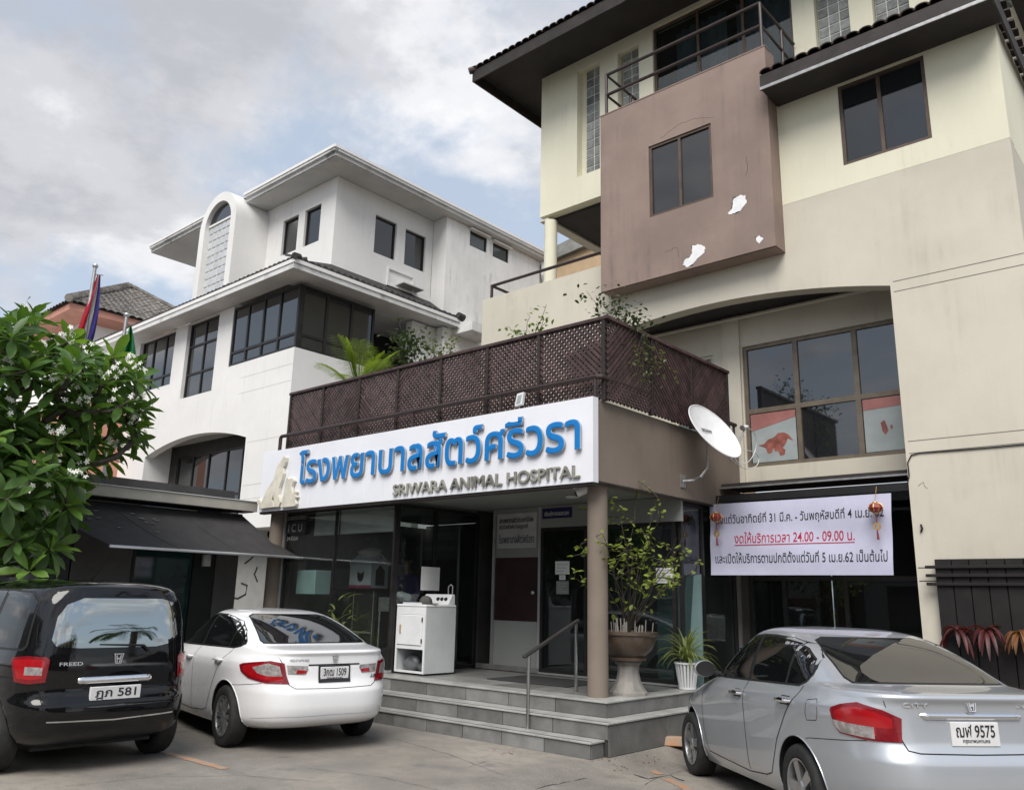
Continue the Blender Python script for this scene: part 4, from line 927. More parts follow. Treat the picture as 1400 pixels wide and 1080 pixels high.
# security camera
cc = thing('security_camera', 'white bullet security camera under the sign corner', 'camera', (-6.3, 8.3, 2.99))
p0, p1 = atY(788, 675, 8.33), atY(803, 668, 8.42)
put('housing', MB().tube([p0, p1], 0.052, 14), M['whiteplastic'], cc, smooth=True)
put('lens', MB().tube([p0 + (p0 - p1).normalized() * .012, p0 - (p0 - p1).normalized() * .01], .036, 12), M['black'], cc)
put('sun_shade', MB().bar(p0 + Vector((-.03, -.02, .058)), p1 + Vector((0, 0, .058)), .10, .012), M['whiteplastic'], cc)
put('bracket', MB().tube([p1, p1 + Vector((.06, .04, 0)), (p1.x + .08, p1.y + .04, 2.998)], .02, 8), M['whiteplastic'], cc, smooth=True)
# ------------------------------------------------------------------ SIGN
SY = 8.10
sg = thing('clinic_sign', 'long white sign with raised blue Thai letters above the clinic entrance', 'sign', (-9.4, SY, 3.0))
NP = 5; w_ = (13.04 - 5.822) / NP
for i in range(NP):
    put('sign_panel', MB().box(-13.04 + w_ * i + .0015, -13.04 + w_ * (i + 1) - .0015, SY, SY + .118, 3.0, 4.06), M['signwhite'], sg, bevel=.003)
put('bottom_trim', MB().box(-13.03, -5.83, SY + .02, SY + .11, 2.965, 2.998), M['darkfascia'], sg)
def letters(body, u0, u1, v0, v1, depth, rt, mface, mside, name):
    """each letter: a flat plate with a rounded tube round its outline (thick, soft-edged strokes)"""
    me = text_mesh(body, 1.0, 0.0, 0.0, res=5)
    bm = bmesh.new(); bm.from_mesh(me); bmesh.ops.remove_doubles(bm, verts=bm.verts, dist=1e-5); bpy.data.meshes.remove(me)
    xs = [v.co.x for v in bm.verts]; ys = [v.co.y for v in bm.verts]; x0, x1, y0, y1 = min(xs), max(xs), min(ys), max(ys)
    P2 = {v: (u0 + rt + (v.co.x - x0) / (x1 - x0) * (u1 - u0 - 2 * rt), v0 + rt + (v.co.y - y0) / (y1 - y0) * (v1 - v0 - 2 * rt)) for v in bm.verts}
    left = set(bm.verts); k_ = 0
    while left:
        s_ = left.pop(); comp = {s_}; q = [s_]
        while q:
            for e in q.pop().link_edges:
                for o_ in e.verts:
                    if o_ not in comp: comp.add(o_); q.append(o_)
        left -= comp; k_ += 1
        fs = list({f for v in comp for f in v.link_faces}); vs = list(comp); idx = {v: i for i, v in enumerate(vs)}; n = len(vs)
        dp = depth + .0012 * (k_ % 3); mb = MB()
        mb.v = [(P2[v][0], SY - dp, P2[v][1]) for v in vs] + [(P2[v][0], SY - .002, P2[v][1]) for v in vs]
        nxt = {}
        for f in fs:
            ii = [idx[v] for v in f.verts]; mb.f.append(tuple(ii))
            for e in f.edges:
                if len(e.link_faces) == 1: a_, b_ = (idx[v] for v in e.verts); nxt.setdefault(a_, []).append(b_); nxt.setdefault(b_, []).append(a_); mb.f.append((a_, b_, n + b_, n + a_))
        seen = set()
        for st0 in list(nxt):
            if st0 in seen: continue
            loop = [st0]; seen.add(st0); cur = st0
            while True:
                nn = [z for z in nxt[cur] if z not in seen]
                if not nn: break
                cur = nn[0]; seen.add(cur); loop.append(cur)
            pts = [Vector((mb.v[i][0], SY - dp + rt * .98, mb.v[i][2])) for i in loop]
            pts = [p for i, p in enumerate(pts) if (p - pts[i - 1]).length > 1e-4]
            if len(pts) > 2: mb.tube(pts, rt, 8, closed=True)
        o = put(name, mb, mface, sg, smooth=True, ang=35); o.data.materials.append(mside)
        for p in o.data.polygons: p.material_index = 0 if abs(p.normal.y) > .45 else 1
    bm.free()
a0, a1 = atY(411, 640, SY).x, atY(797, 600, SY).x
letters('โรงพยาบาลสัตว์ศรีวรา', a0, a1, atY(795, 617, SY).z, atY(712, 567, SY).z, .055, .018, M['signblue'], M['lettergrey'], 'blue_letter')
b0, b1 = atY(539, 672, SY).x, atY(794.5, 645, SY).x
letters('SRIWARA ANIMAL HOSPITAL', b0, b1, atY(794, 653.5, SY).z, atY(788, 635.5, SY).z, .035, .0055, M['letterolive'], M['letterolive'], 'grey_letter')
def zz_(l): return [(200 + x / 3.859, 580 + y / 3.859) for x, y in l]
for nm, pts in (('dog_emblem', [(740, 172), (752, 178), (750, 200), (742, 222), (736, 228), (738, 262), (728, 300), (715, 338), (712, 372), (722, 412), (712, 437), (690, 438), (690, 405), (684, 376), (676, 400), (690, 437), (615, 447), (612, 428), (600, 420), (602, 395), (610, 398), (622, 416), (648, 352), (688, 290), (700, 240), (712, 212), (730, 190)]),
                ('cat_emblem', [(752, 290), (760, 278), (768, 290), (786, 284), (796, 300), (782, 328), (786, 366), (798, 350), (808, 358), (800, 374), (812, 384), (800, 396), (806, 420), (800, 434), (722, 442), (732, 400), (744, 340)])):
    out = [(atY(x, y, SY).x, atY(x, y, SY).z) for x, y in zz_(pts)]
    put(nm, MB().plate(out, (), planeY(SY - .06), .055), M['lettercream'], sg, bevel=.006)
# ------------------------------------------------------------------ LATTICE FENCE and rail on the terrace
la = thing('lattice_fence', 'maroon brown wooden lattice fence round the terrace above the sign', 'fence', (-9.2, 8.32, 4.04))
def lattice_panel(a, b, fn, zb, zt, dirn):
    """front slats are single parts in the main direction, rear slats run the other way"""
    W, H = b - a, zt - zb; sw = .042; step = .066
    def clip(c, s):      # line v = s*u + c inside [0,W]x[0,H]
        ps = []
        for u in (0, W):
            v = s * u + c
            if 0 <= v <= H: ps.append((u, v))
        for v in (0, H):
            u = (v - c) / s
            if 0 < u < W: ps.append((u, v))
        if len(ps) < 2: return None
        ps.sort(); return ps[0], ps[-1]
    back = MB()
    for lay, s in ((0, dirn), (1, -dirn)):
        cs = []; c = -W if s > 0 else 0
        end = H if s > 0 else H + W
        while c < end:
            q = clip(c + .02, s); c += step * math.sqrt(2) * 0.9
            if not q: continue
            (u0, v0), (u1, v1) = q
            if math.hypot(u1 - u0, v1 - v0) < .06: continue
            P, Q = Vector(fn(a + u0, zb + v0, .012 + lay * .03)), Vector(fn(a + u1, zb + v1, .012 + lay * .03))
            nrm = Vector(fn(0, 0, 1)) - Vector(fn(0, 0, 0))
            if lay == 0: put('slat', MB().bar(P, Q, sw, .011, nrm), M['lattice'], la)
            else: back.bar(P, Q, sw * .8, .011, nrm)
    put('rear_slats', back, M['lattice'], la, kind='stuff')
px_ = [-12.64, -11.67, -10.68, -9.73, -8.76, -7.81, -6.86, -5.80]
ZB, ZT = 4.06, 5.10
fY, fX = planeY(8.30), planeX(-5.75)
for i in range(7): lattice_panel(px_[i] + .02, px_[i + 1] - .02, fY, ZB, ZT, -1 if i % 2 == 0 else 1)
py_ = [8.30, 9.37, 10.45, 11.55]
for i in range(3): lattice_panel(py_[i] + .02, py_[i + 1] - .02, fX, ZB, ZT, 1 if i % 2 == 0 else -1)
for x in px_: put('post', MB().box(x - .024, x + .024, 8.285, 8.36, 4.04, 5.11), M['darkfascia'], la, bevel=.003)
for y in py_[1:]: put('post', MB().box(-5.81, -5.735, y - .024, y + .024, 4.04, 5.11), M['darkfascia'], la, bevel=.003)
put('top_rail', MB().box(-12.68, -5.72, 8.275, 8.37, 5.1, 5.145), M['lattice'], la, bevel=.004)
put('top_rail', MB().box(-5.82, -5.722, 8.371, 11.6, 5.1, 5.145), M['lattice'], la, bevel=.004)
tr = thing('terrace_railing', 'dark brown steel pipe rail running along the top of the sign', 'railing', (-9.2, 8.2, 4.06))
put('rail', MB().tube([(-12.69, 8.19, 4.06), (-12.69, 8.19, 4.30), (-12.66, 8.19, 4.33), (-9, 8.19, 4.33), (-5.82, 8.19, 4.33), (-5.785, 8.22, 4.33), (-5.785, 10, 4.33), (-5.785, 11.85, 4.33)], .032, 10), M['railing'], tr, smooth=True)
for x in (-10.99, -9.21, -7.43, -5.85): put('post', MB().tube([(x, 8.19, 4.05), (x, 8.19, 4.33)], .022, 8), M['railing'], tr, smooth=True)
for y in (9.95, 11.8): put('post', MB().tube([(-5.79, y, 4.05), (-5.79, y, 4.33)], .022, 8), M['railing'], tr, smooth=True)
fl_ = thing('floodlight', 'small white floodlight clipped to the rail above the sign', 'light', (-7.09, 8.13, 4.07))
c = atY(711, 547, 8.12)
put('housing', MB().plate([(c.x - .075, c.z - .085), (c.x + .055, c.z - .075), (c.x + .085, c.z + .095), (c.x - .035, c.z + .085)], (), planeY(8.09), .05), M['whiteplastic'], fl_, bevel=.006)
put('lamp_face', MB().plate([(c.x - .04, c.z - .055), (c.x + .03, c.z - .05), (c.x + .055, c.z + .06), (c.x - .01, c.z + .055)], (), planeY(8.086), .003), M['postergrey'], fl_)
put('bracket', MB().box(c.x - .01, c.x + .02, 8.14, 8.18, 4.06, 4.25), M['blackmetal'], fl_)
# ------------------------------------------------------------------ satellite dish
sdn = thing('satellite_dish', 'white satellite dish on a bent arm bolted to the taupe beam', 'dish', (-5.82, 10.3, 3.28))
C0 = atX(972, 594, -5.42); view = (C0 - Vector((0, 0, CAM_H))).normalized()
nrm = (-view * .46 + (_rt * .70 - _dn * .68) * .87).normalized()
ux = nrm.cross(Vector((0, 0, 1))).normalized(); uy = ux.cross(nrm)
mb = MB(); rings, seg, RD = 7, 36, .45; pts = []; pts2 = []
for i in range(rings + 1):
    r_ = RD * i / rings
    for j in range(seg):
        t = 2 * math.pi * j / seg; h = .13 * (r_ / RD) ** 2
        base = C0 + ux * r_ * math.cos(t) + uy * r_ * math.sin(t) * 1.06 + nrm * (h - .05)
        pts.append(base); pts2.append(base - nrm * .008)
n0 = len(pts); F = []
for i in range(rings):
    for j in range(seg):
        j2 = (j + 1) % seg; F.append((i * seg + j, i * seg + j2, (i + 1) * seg + j2, (i + 1) * seg + j)); F.append((n0 + i * seg + j2, n0 + i * seg + j, n0 + (i + 1) * seg + j, n0 + (i + 1) * seg + j2))
i = rings
for j in range(seg): j2 = (j + 1) % seg; F.append((i * seg + j, i * seg + j2, n0 + i * seg + j2, n0 + i * seg + j))
M['dish'] = mat('speckled_white_dish', (0.74, 0.745, 0.76), 0.45, var=0.04, vscale=6, stain=0.3, stain_col=(0.35, 0.33, 0.30))
put('reflector', mb.add(pts + pts2, F), M['dish'], sdn, smooth=True, ang=60)
rim = [C0 + ux * RD * math.cos(2 * math.pi * j / 48) + uy * RD * 1.06 * math.sin(2 * math.pi * j / 48) + nrm * .08 for j in range(48)]
put('rim', MB().tube(rim, .009, 6, closed=True), M['dish'], sdn, smooth=True)
fd = atX(1019, 584, -5.30); lo = atX(1000, 628, -5.40)
put('feed_arm', MB().tube([lo - nrm * .02, lo.lerp(fd, .5) + Vector((0, 0, -.01)), fd], .014, 8), M['galv'], sdn, smooth=True)
put('receiver', MB().tube([fd + (C0 - fd).normalized() * .07, fd - (C0 - fd).normalized() * .05], [.036, .026], 12), M['whiteplastic'], sdn, smooth=True)
put('receiver_cap', MB().tube([fd + (C0 - fd).normalized() * .09, fd + (C0 - fd).normalized() * .068], .038, 12), M['galv'], sdn, smooth=True)
bk = C0 - nrm * .08
wl = atX(933, 658, -5.84)
put('mount_arm', MB().tube([wl, wl + Vector((.12, .12, .02)), atX(958, 652, -5.6), atX(967, 640, -5.55), atX(968, 615, -5.52), bk], .022, 10), M['galv'], sdn, smooth=True)
put('mount_plate', MB().box(-5.84, -5.825, wl.y - .07, wl.y + .07, wl.z - .09, wl.z + .09), M['galv'], sdn)
put('back_bracket', MB().tube([bk, C0 - nrm * .05], .06, 10), M['galv'], sdn)
lp = [fd, atX(1030, 590, -5.32), atX(1034, 605, -5.35), atX(1031, 620, -5.38), atX(1022, 632, -5.4), atX(1010, 633, -5.4), atX(1005, 624, -5.4), atX(1012, 616, -5.4), atX(1028, 617, -5.4), atX(1037, 625, -5.42), atX(1035, 636, -5.42), atX(1022, 641, -5.42), atX(1010, 636, -5.42), lo]
def smooth_path(p, n=5):
    out = []
    for i in range(len(p) - 1):
        a, b, c_, d = p[max(i - 1, 0)], p[i], p[i + 1], p[min(i + 2, len(p) - 1)]
        for k in range(n):
            t = k / n; out.append(.5 * ((2 * b) + (-a + c_) * t + (2 * a - 5 * b + 4 * c_ - d) * t * t + (-a + 3 * b - 3 * c_ + d) * t ** 3))
    out.append(p[-1]); return out
put('cable', MB().tube(smooth_path(lp), .006, 6), M['whiteplastic'], sdn, smooth=True)
lg = flat_text('WIZE', -.13, .10, -.03, .025, lambda u, v, d: C0 + ux * u * 1 + uy * (v + .1) + nrm * (-.032 - d), M['ink'], sdn, name='dish_logo', offset=.02, d0=-.006)
# ------------------------------------------------------------------ handrail on the steps
hr = thing('step_handrail', 'polished steel handrail standing on the entrance steps', 'handrail', (-6.53, 8.2, .17))
b1, b2 = Vector((-6.53, 7.80, .171)), Vector((-6.53, 8.72, .521)); t1, t2 = Vector((-6.53, 7.80, atY(726, 896, 7.80).z)), Vector((-6.53, 8.72, atY(790, 852, 8.72).z))
for b_, t_ in ((b1, t1), (b2, t2)): put('post', MB().tube([b_, t_], .021, 12), M['steel'], hr, smooth=True)
dd = (t2 - t1).normalized(); M['woodrail'] = mat('dark_wood_handrail', (0.045, 0.042, 0.04), .4, var=.1)
put('rail', MB().bar(t1 - dd * .10 + Vector((0, 0, .02)), t2 + dd * .05 + Vector((0, 0, .02)), .05, .035), M['woodrail'], hr, bevel=.006)
M['mat'] = mat('dark_grey_door_mat', (0.035, 0.035, 0.036), .95, var=.2, vscale=20)
o = put('door_mat', MB().box(-8.3, -6.9, 9.0, 9.9, .5205, .533), M['mat'], bevel=.004); tag(o, 'dark grey mat on the landing before the glass door', 'mat')
# ------------------------------------------------------------------ banner
bn = thing('notice_banner', 'white vinyl banner with black and crimson Thai notice about closing hours', 'banner', (-4.65, 11.12, 2.0))
YN = 11.12
c00, c10, c11, c01 = atY(972, 786, YN), atY(1221.5, 786, YN), atY(1218, 674, YN), atY(970.5, 690, YN)
def bpt(u, v, d=0.0):
    p = c00.lerp(c10, u).lerp(c01.lerp(c11, u), v)
    return Vector((p.x, YN + .012 * math.sin(u * 9) * math.sin(v * 4 + 1) + .008 * math.sin(v * 11 + u * 3) + d, p.z))
nu, nv = 40, 16; k = nu + 1
pts = [bpt(i / nu, j / nv) for j in range(nv + 1) for i in range(nu + 1)]; n0 = len(pts); pts += [p + Vector((0, .003, 0)) for p in pts]
M['banner'] = mat('white_vinyl', (0.55, 0.55, 0.70), .5, var=.03)
put('sheet', MB().add(pts, [(j * k + i, j * k + i + 1, (j + 1) * k + i + 1, (j + 1) * k + i) for j in range(nv) for i in range(nu)] + [(n0 + j * k + i, n0 + (j + 1) * k + i, n0 + (j + 1) * k + i + 1, n0 + j * k + i + 1) for j in range(nv) for i in range(nu)]), M['banner'], bn, smooth=True)
def banner_text(body, u0, u1, v0, v1, m, off):
    me = text_mesh(body, 1.0, 0.0, off); xs = [v.co.x for v in me.vertices]; ys = [v.co.y for v in me.vertices]; x0, x1, y0, y1 = min(xs), max(xs), min(ys), max(ys)
    for v in me.vertices: v.co = bpt(u0 + (v.co.x - x0) / (x1 - x0) * (u1 - u0), v0 + (v.co.y - y0) / (y1 - y0) * (v1 - v0), -.004)
    me.update(); o = link('lettering', me, m, bn); o['kind'] = 'stuff'; return o
banner_text('ตั้งแต่วันอาทิตย์ที่ 31 มี.ค. - วันพฤหัสบดีที่ 4 เม.ย. 62', .035, .965, .685, .855, M['ink'], .004)
banner_text('งดให้บริการเวลา 24.00 - 09.00 น.', .15, .815, .435, .59, M['inkred'], .006)
banner_text('และเปิดให้บริการตามปกติตั้งแต่วันที่ 5 เม.ย.62 เป็นต้นไป', .03, .975, .165, .315, M['ink'], .004)
un = [bpt(.15 + .665 * i / 30, .415, -.004) for i in range(31)]; un2 = [bpt(.15 + .665 * i / 30, .404, -.004) for i in range(31)]
put('underline', MB().add(un2 + un, [(i, i + 1, 31 + i + 1, 31 + i) for i in range(30)]), M['inkred'], bn)
put('hanging_rail', MB().box(-5.83, -3.15, YN + .09, YN + .15, 3.06, 3.16), M['blackmetal'], cb)
# lanterns
M['lantern'] = mat('red_foil_lantern', (0.27, 0.028, 0.032), .35, var=.2, vscale=30); M['gold'] = mat('gold_foil', (0.62, 0.38, 0.14), .35, .5, var=.1)
def lantern(px, py, label):
    p = atY(px, py, 10.98); t = thing('paper_lantern', label, 'lantern', p, 'small red lanterns in front of the banner')
    body = MB(); n = 16; prof = [(.03, -.06), (.07, -.042), (.09, 0), (.07, .042), (.03, .06)]
    for k in range(n):
        pass
    put('body', MB().lathe(prof, p, 16), M['lantern'], t, smooth=True, ang=20)
    for k in range(8):
        a = 2 * math.pi * k / 8
        put('rib', MB().tube([(p.x + r_ * 1.02 * math.cos(a), p.y + r_ * 1.02 * math.sin(a), p.z + h) for r_, h in prof], .005, 5), M['gold'], t, smooth=True)
    put('top_cap', MB().lathe([(.035, .055), (.03, .075)], p, 12), M['gold'], t); put('bottom_cap', MB().lathe([(.03, -.075), (.035, -.055)], p, 12), M['gold'], t)
    put('cord', MB().tube([p + Vector((0, 0, .09)), (p.x, p.y + .1, 3.12)], .004, 5), M['gold'], t)
    put('charm', MB().lathe([(.022, -.008), (.046, -.008), (.046, .008), (.022, .008)], p + Vector((0, 0, -.235)), 16, 'y', cap=False), M['gold'], t, smooth=True)
    put('tassel', MB().tube([p + Vector((0, 0, -.09)), p + Vector((.003, 0, -.19))], .007, 6).tube([p + Vector((0, 0, -.28)), p + Vector((.004, 0, -.40))], [.008, .016], 6), M['lantern'], t, kind=None)
lantern(979, 707, 'red lantern hanging over the left end of the banner')
lantern(1197, 694, 'red lantern hanging over the right end of the banner')
# ------------------------------------------------------------------ CARS
def pchip(keys):
    xs = [k[0] for k in keys]; ys = [k[1] for k in keys]; n = len(xs)
    d = [(ys[i + 1] - ys[i]) / (xs[i + 1] - xs[i]) for i in range(n - 1)]; m = [d[0]]
    for i in range(1, n - 1):
        if d[i - 1] * d[i] <= 0: m.append(0.0)
        else:
            a, b = xs[i] - xs[i - 1], xs[i + 1] - xs[i]; w1, w2 = 2 * b + a, b + 2 * a; m.append((w1 + w2) / (w1 / d[i - 1] + w2 / d[i]))
    m.append(d[-1])
    def f(x):
        if x <= xs[0]: return ys[0]
        if x >= xs[-1]: return ys[-1]
        i = 0
        while x > xs[i + 1]: i += 1
        h = xs[i + 1] - xs[i]; t = (x - xs[i]) / h
        return (2 * t ** 3 - 3 * t * t + 1) * ys[i] + (t ** 3 - 2 * t * t + t) * h * m[i] + (-2 * t ** 3 + 3 * t * t) * ys[i + 1] + (t ** 3 - t * t) * h * m[i + 1]
    return f
M['tyre'] = mat('tyre_rubber', (0.022, 0.022, 0.022), .8, var=.2, vscale=15, stain=.4, stain_col=(.06, .055, .05))
M['rim'] = mat('silver_alloy_rim', (0.50, 0.50, 0.51), .28, .85, var=.06)
M['rimdark'] = mat('dark_alloy_pocket', (0.05, 0.05, 0.052), .4, .7)
M['hub'] = mat('dark_brake_metal', (0.03, 0.03, 0.03), .5, .6)  # evenly dark metal for the brake discs
M['carglass'] = mat('dark_privacy_glass', (0.006, 0.0065, 0.007), .02, ior=1.55, coat=0.0, var=0)
M['carglass2'] = mat('rear_window_tinted_glass', (0.010, 0.011, 0.012), .02, ior=1.9, var=0)
M['seal'] = mat('black_window_seal', (0.010, 0.010, 0.010), .5, var=0)
M['gap'] = mat('panel_gap', (0.006, 0.006, 0.006), .9, var=0)
M['chrome'] = mat('chrome', (0.80, 0.80, 0.81), .06, 1.0, var=0)
M['satin'] = mat('satin_chrome_badge', (0.72, 0.72, 0.73), .28, .75, var=0)
M['redlens'] = mat('red_lamp_lens', (0.36, 0.006, 0.010), .06, ior=1.55, var=.05, vscale=14, coat=.5, bump=.06, bscale=150)
M['darkredlens'] = mat('deep_red_lamp_lens', (0.20, 0.006, 0.012), .08, var=.1, vscale=25, coat=.6, bump=.2, bscale=45)
M['clearlens'] = mat('clear_lamp_lens', (0.50, 0.46, 0.45), .12, .4, var=.22, vscale=22, coat=.8, bump=.12, bscale=170)
M['plate'] = mat('white_number_plate', (0.66, 0.66, 0.66), .45, var=.05, vscale=9, stain=.15)
M['bumperblack'] = mat('black_bumper_plastic', (0.016, 0.016, 0.017), .55, var=.1)
def paint(name, col, metal, rough, coat=1.0, dirt=.08, flake=0.0):
    return mat(name, col, rough, metal, var=.02, vscale=1.3, coat=coat, ior=1.3, stain=dirt, stain_col=tuple(x * .6 + .02 for x in col), rvar=.03)
M['silver'] = paint('silver_car_paint', (0.50, 0.525, 0.56), .55, .34)
M['pearl'] = paint('pearl_white_car_paint', (0.80, 0.80, 0.81), 0.0, .28)
M['blackcar'] = mat('black_car_paint', (0.0035, 0.0035, 0.004), .25, var=0, coat=1.0, ior=1.1)
class Car:
    def __init__(s, name, label, cat, loc, phi, spec, body_m):
        s.root = thing(name, label, cat, loc, rz=phi); s.bm_ = body_m; s.sp = spec
        s.xr, s.xf, s.w, s.nr, s.nf = (pchip(spec[k]) for k in ('xr', 'xf', 'w', 'nr', 'nf'))
        s.zb, s.zt = spec['w'][0][0], spec['w'][-1][0]
        zs = []
        key = sorted({k[0] for q in ('xr', 'xf', 'w') for k in spec[q]})
        for a, b in zip(key[:-1], key[1:]):
            n = max(1, int((b - a) / .016)); n = max(n, 2); zs += [a + (b - a) * i / n for i in range(n)]
        zs.append(key[-1])
        s.zs = zs; NA = 240; s.NA = NA
        mb = MB(); 
        for z in zs: mb.v += s.ring(z, NA)
        for i in range(len(zs) - 1):
            for j in range(NA):
                j2 = (j + 1) % NA; mb.f.append((i * NA + j, i * NA + j2, (i + 1) * NA + j2, (i + 1) * NA + j))
        mb.f.append(tuple(range(NA - 1, -1, -1))); mb.f.append(tuple((len(zs) - 1) * NA + j for j in range(NA)))
        s.me = mb.mesh('body', smooth=True, ang=60)
        bm = bmesh.new(); bm.from_mesh(s.me); bmesh.ops.recalc_face_normals(bm, faces=bm.faces); bm.normal_update(); s.bvh = BVHTree.FromBMesh(bm)
        s.fv = [[(v.co.copy(), v.normal.copy()) for v in f.verts] for f in bm.faces]; bm.free()
        s.cut()
    def pt(s, z, t):
        xr, xf, w = s.xr(z), s.xf(z), s.w(z); c, si = math.cos(t), math.sin(t)
        cut_ = s.sp.get('xc', .52); xc = xr + (xf - xr) * cut_
        n = s.nr(z) if c < 0 else s.nf(z); a = (xc - xr) if c < 0 else (xf - xc)
        n2 = 2.0 / n
        return (xc + a * math.copysign(abs(c) ** n2, c), w * math.copysign(abs(si) ** n2, si), z)
    def ring(s, z, NA):
        K = 720; P = [s.pt(z, math.pi + 2 * math.pi * i / K) for i in range(K)]       # starts at rear centre, runs along the right side
        L = [0.0]
        for i in range(K): L.append(L[-1] + math.dist(P[i], P[(i + 1) % K]))
        out = []; i = 0
        for k in range(NA):
            d = L[-1] * k / NA
            while L[i + 1] < d: i += 1
            f = (d - L[i]) / max(1e-9, L[i + 1] - L[i]); a, b = P[i], P[(i + 1) % K]
            out.append(tuple(a[q] + (b[q] - a[q]) * f for q in range(3)))
        return out
    def arc(s, sg, z):       # point at arc length sg from the rear centre (positive = left side)
        side = 1 if sg >= 0 else -1; sg = abs(sg); prev = s.pt(z, math.pi); acc = 0
        for i in range(1, 900):
            q = s.pt(z, math.pi - i * math.pi / 900); d = math.dist(prev, q)
            if acc + d >= sg:
                f = (sg - acc) / max(d, 1e-9); p = [prev[k] + (q[k] - prev[k]) * f for k in range(3)]; p[1] *= side; return s.near(Vector(p))
            acc += d; prev = q
        return s.near(Vector(prev))
    def sn(s, loc, n, i):
        vs = s.fv[i]
        if len(vs) > 4: return n
        t = Vector((0, 0, 0))
        for c, vn in vs: t += vn / ((c - loc).length_squared + 1e-6)
        return t.normalized()
    def near(s, p):
        loc, n, i, d = s.bvh.find_nearest(p); return loc, s.sn(loc, n, i)
    def side(s, x, z, sgn=1):
        loc, n, i, d = s.bvh.ray_cast(Vector((x, 3 * sgn, z)), Vector((0, -sgn, 0)))
        return (loc, s.sn(loc, n, i)) if loc else s.near(Vector((x, .8 * sgn, z)))
    def rear(s, y, z):
        loc, n, i, d = s.bvh.ray_cast(Vector((-3, y, z)), Vector((1, 0, 0)))
        return (loc, s.sn(loc, n, i)) if loc else s.near(Vector((-.9, y, z)))
    def top(s, x, y):
        loc, n, i, d = s.bvh.ray_cast(Vector((x, y, 4)), Vector((0, 0, -1)))
        return (loc, s.sn(loc, n, i)) if loc else s.near(Vector((x, y, 1.2)))
    def cut(s):
        sp = s.sp; rt = sp['tyre']; me = s.me
        o = bpy.data.objects.new('tmp', me); COL.objects.link(o); cs = []
        for x in (0, sp['wb']):
            for sg in (1, -1):
                R_ = rt + .05
                c = link('c', MB().lathe([(R_, .0), (R_, 1.0)], (x, 0 if sg > 0 else -1.0, rt + .005), 48, 'y').mesh('c'), None)
                for v in c.data.vertices: v.co.y = .56 * sg if abs(v.co.y) < .5 else 1.2 * sg
                c.hide_render = True; cs.append(c); m = o.modifiers.new('b', 'BOOLEAN'); m.object = c; m.operation = 'DIFFERENCE'; m.solver = 'EXACT'
        dg = bpy.context.evaluated_depsgraph_get(); ne = bpy.data.meshes.new_from_object(o.evaluated_get(dg))
        for c in cs: bpy.data.objects.remove(c)
        bpy.data.objects.remove(o)
        ne.materials.clear(); ne.materials.append(s.bm_); ne.materials.append(M['bumperblack'])
        for p in ne.polygons:
            c = p.center; p.material_index = 0
            for x in (0, sp['wb']):
                d = math.hypot(c.x - x, c.z - rt - .005)
                if d < rt + .053 and (abs(d - rt - .05) < .006 and abs(p.normal.y) < .35 or abs(abs(c.y) - .56) < .004): p.material_index = 1
            if c.z < s.zb + .001: p.material_index = 1
            p.use_smooth = True
        ne.set_sharp_from_angle(angle=R(38)); ne.name = 'body'
        s.body = link('body', ne, None, s.root, local=True)
        for x in (0, sp['wb']):                # rolled arch lips
            for sg in (1, -1):
                ps = []
                for i in range(25):
                    a = R(-22) + R(224) * i / 24; px, pz = x + (rt + .055) * math.cos(a), rt + .005 + (rt + .055) * math.sin(a)
                    if pz > s.zb + .02: ps.append(s.side(px, pz, sg)[0] + Vector((0, .001 * sg, 0)))
                put('arch_lip', MB().tube(ps, .005, 6), s.bm_, s.body, local=True, smooth=True)
        put('underbody', MB().box(-.30, sp['wb'] + .4, -.55, .55, .185, .45), M['bumperblack'], s.root, local=True)
    def patch(s, name, poly, fn, m, off=.003, grid=.05, parent=None, skirt=.012, dens=.03, smooth=True):
        P = []
        for i in range(len(poly)):
            a, b = Vector(poly[i]), Vector(poly[(i + 1) % len(poly)]); n = max(1, int((b - a).length / dens))
            P += [tuple(a.lerp(b, k / n)) for k in range(n)]
        us = [p[0] for p in P]; vs = [p[1] for p in P]; ins = []
        u = min(us) + grid / 2
        while u < max(us):
            v = min(vs) + grid / 2
            while v < max(vs):
                if pip((u, v), P) and min((u - a) ** 2 + (v - b) ** 2 for a, b in P) > (grid * .4) ** 2: ins.append((u, v))
                v += grid
            u += grid
        ov, tr = cdt(P, (), ins); mp = [fn(u, v) for u, v in ov]; mb = MB(); k = len(ov)
        mb.v = [tuple(p + n * off) for p, n in mp] + [tuple(p - n * skirt) for p, n in mp]
        cnt = set()
        for f in tr:
            mb.f.append(f)
            for i in range(3): cnt.add((f[i], f[(i + 1) % 3]))
        for (i, j) in cnt:
            if (j, i) not in cnt: mb.f.append((j, i, k + i, k + j))
        me = bpy.data.meshes.new(name); me.from_pydata(mb.v, [], mb.f); me.update()
        bm = bmesh.new(); bm.from_mesh(me); bmesh.ops.delete(bm, geom=[v for v in bm.verts if not v.link_faces], context='VERTS')
        for f in bm.faces:                     # front faces look outwards
            f.normal_update()
            if f.normal.dot(s.near(f.calc_center_median())[1]) < -.2: f.normal_flip()
        bm.to_mesh(me); bm.free()
        for p in me.polygons: p.use_smooth = True
        me.normals_split_custom_set_from_vertices([s.near(v.co)[1] for v in me.vertices])
        return link(name, me, m, parent or s.root, local=True)
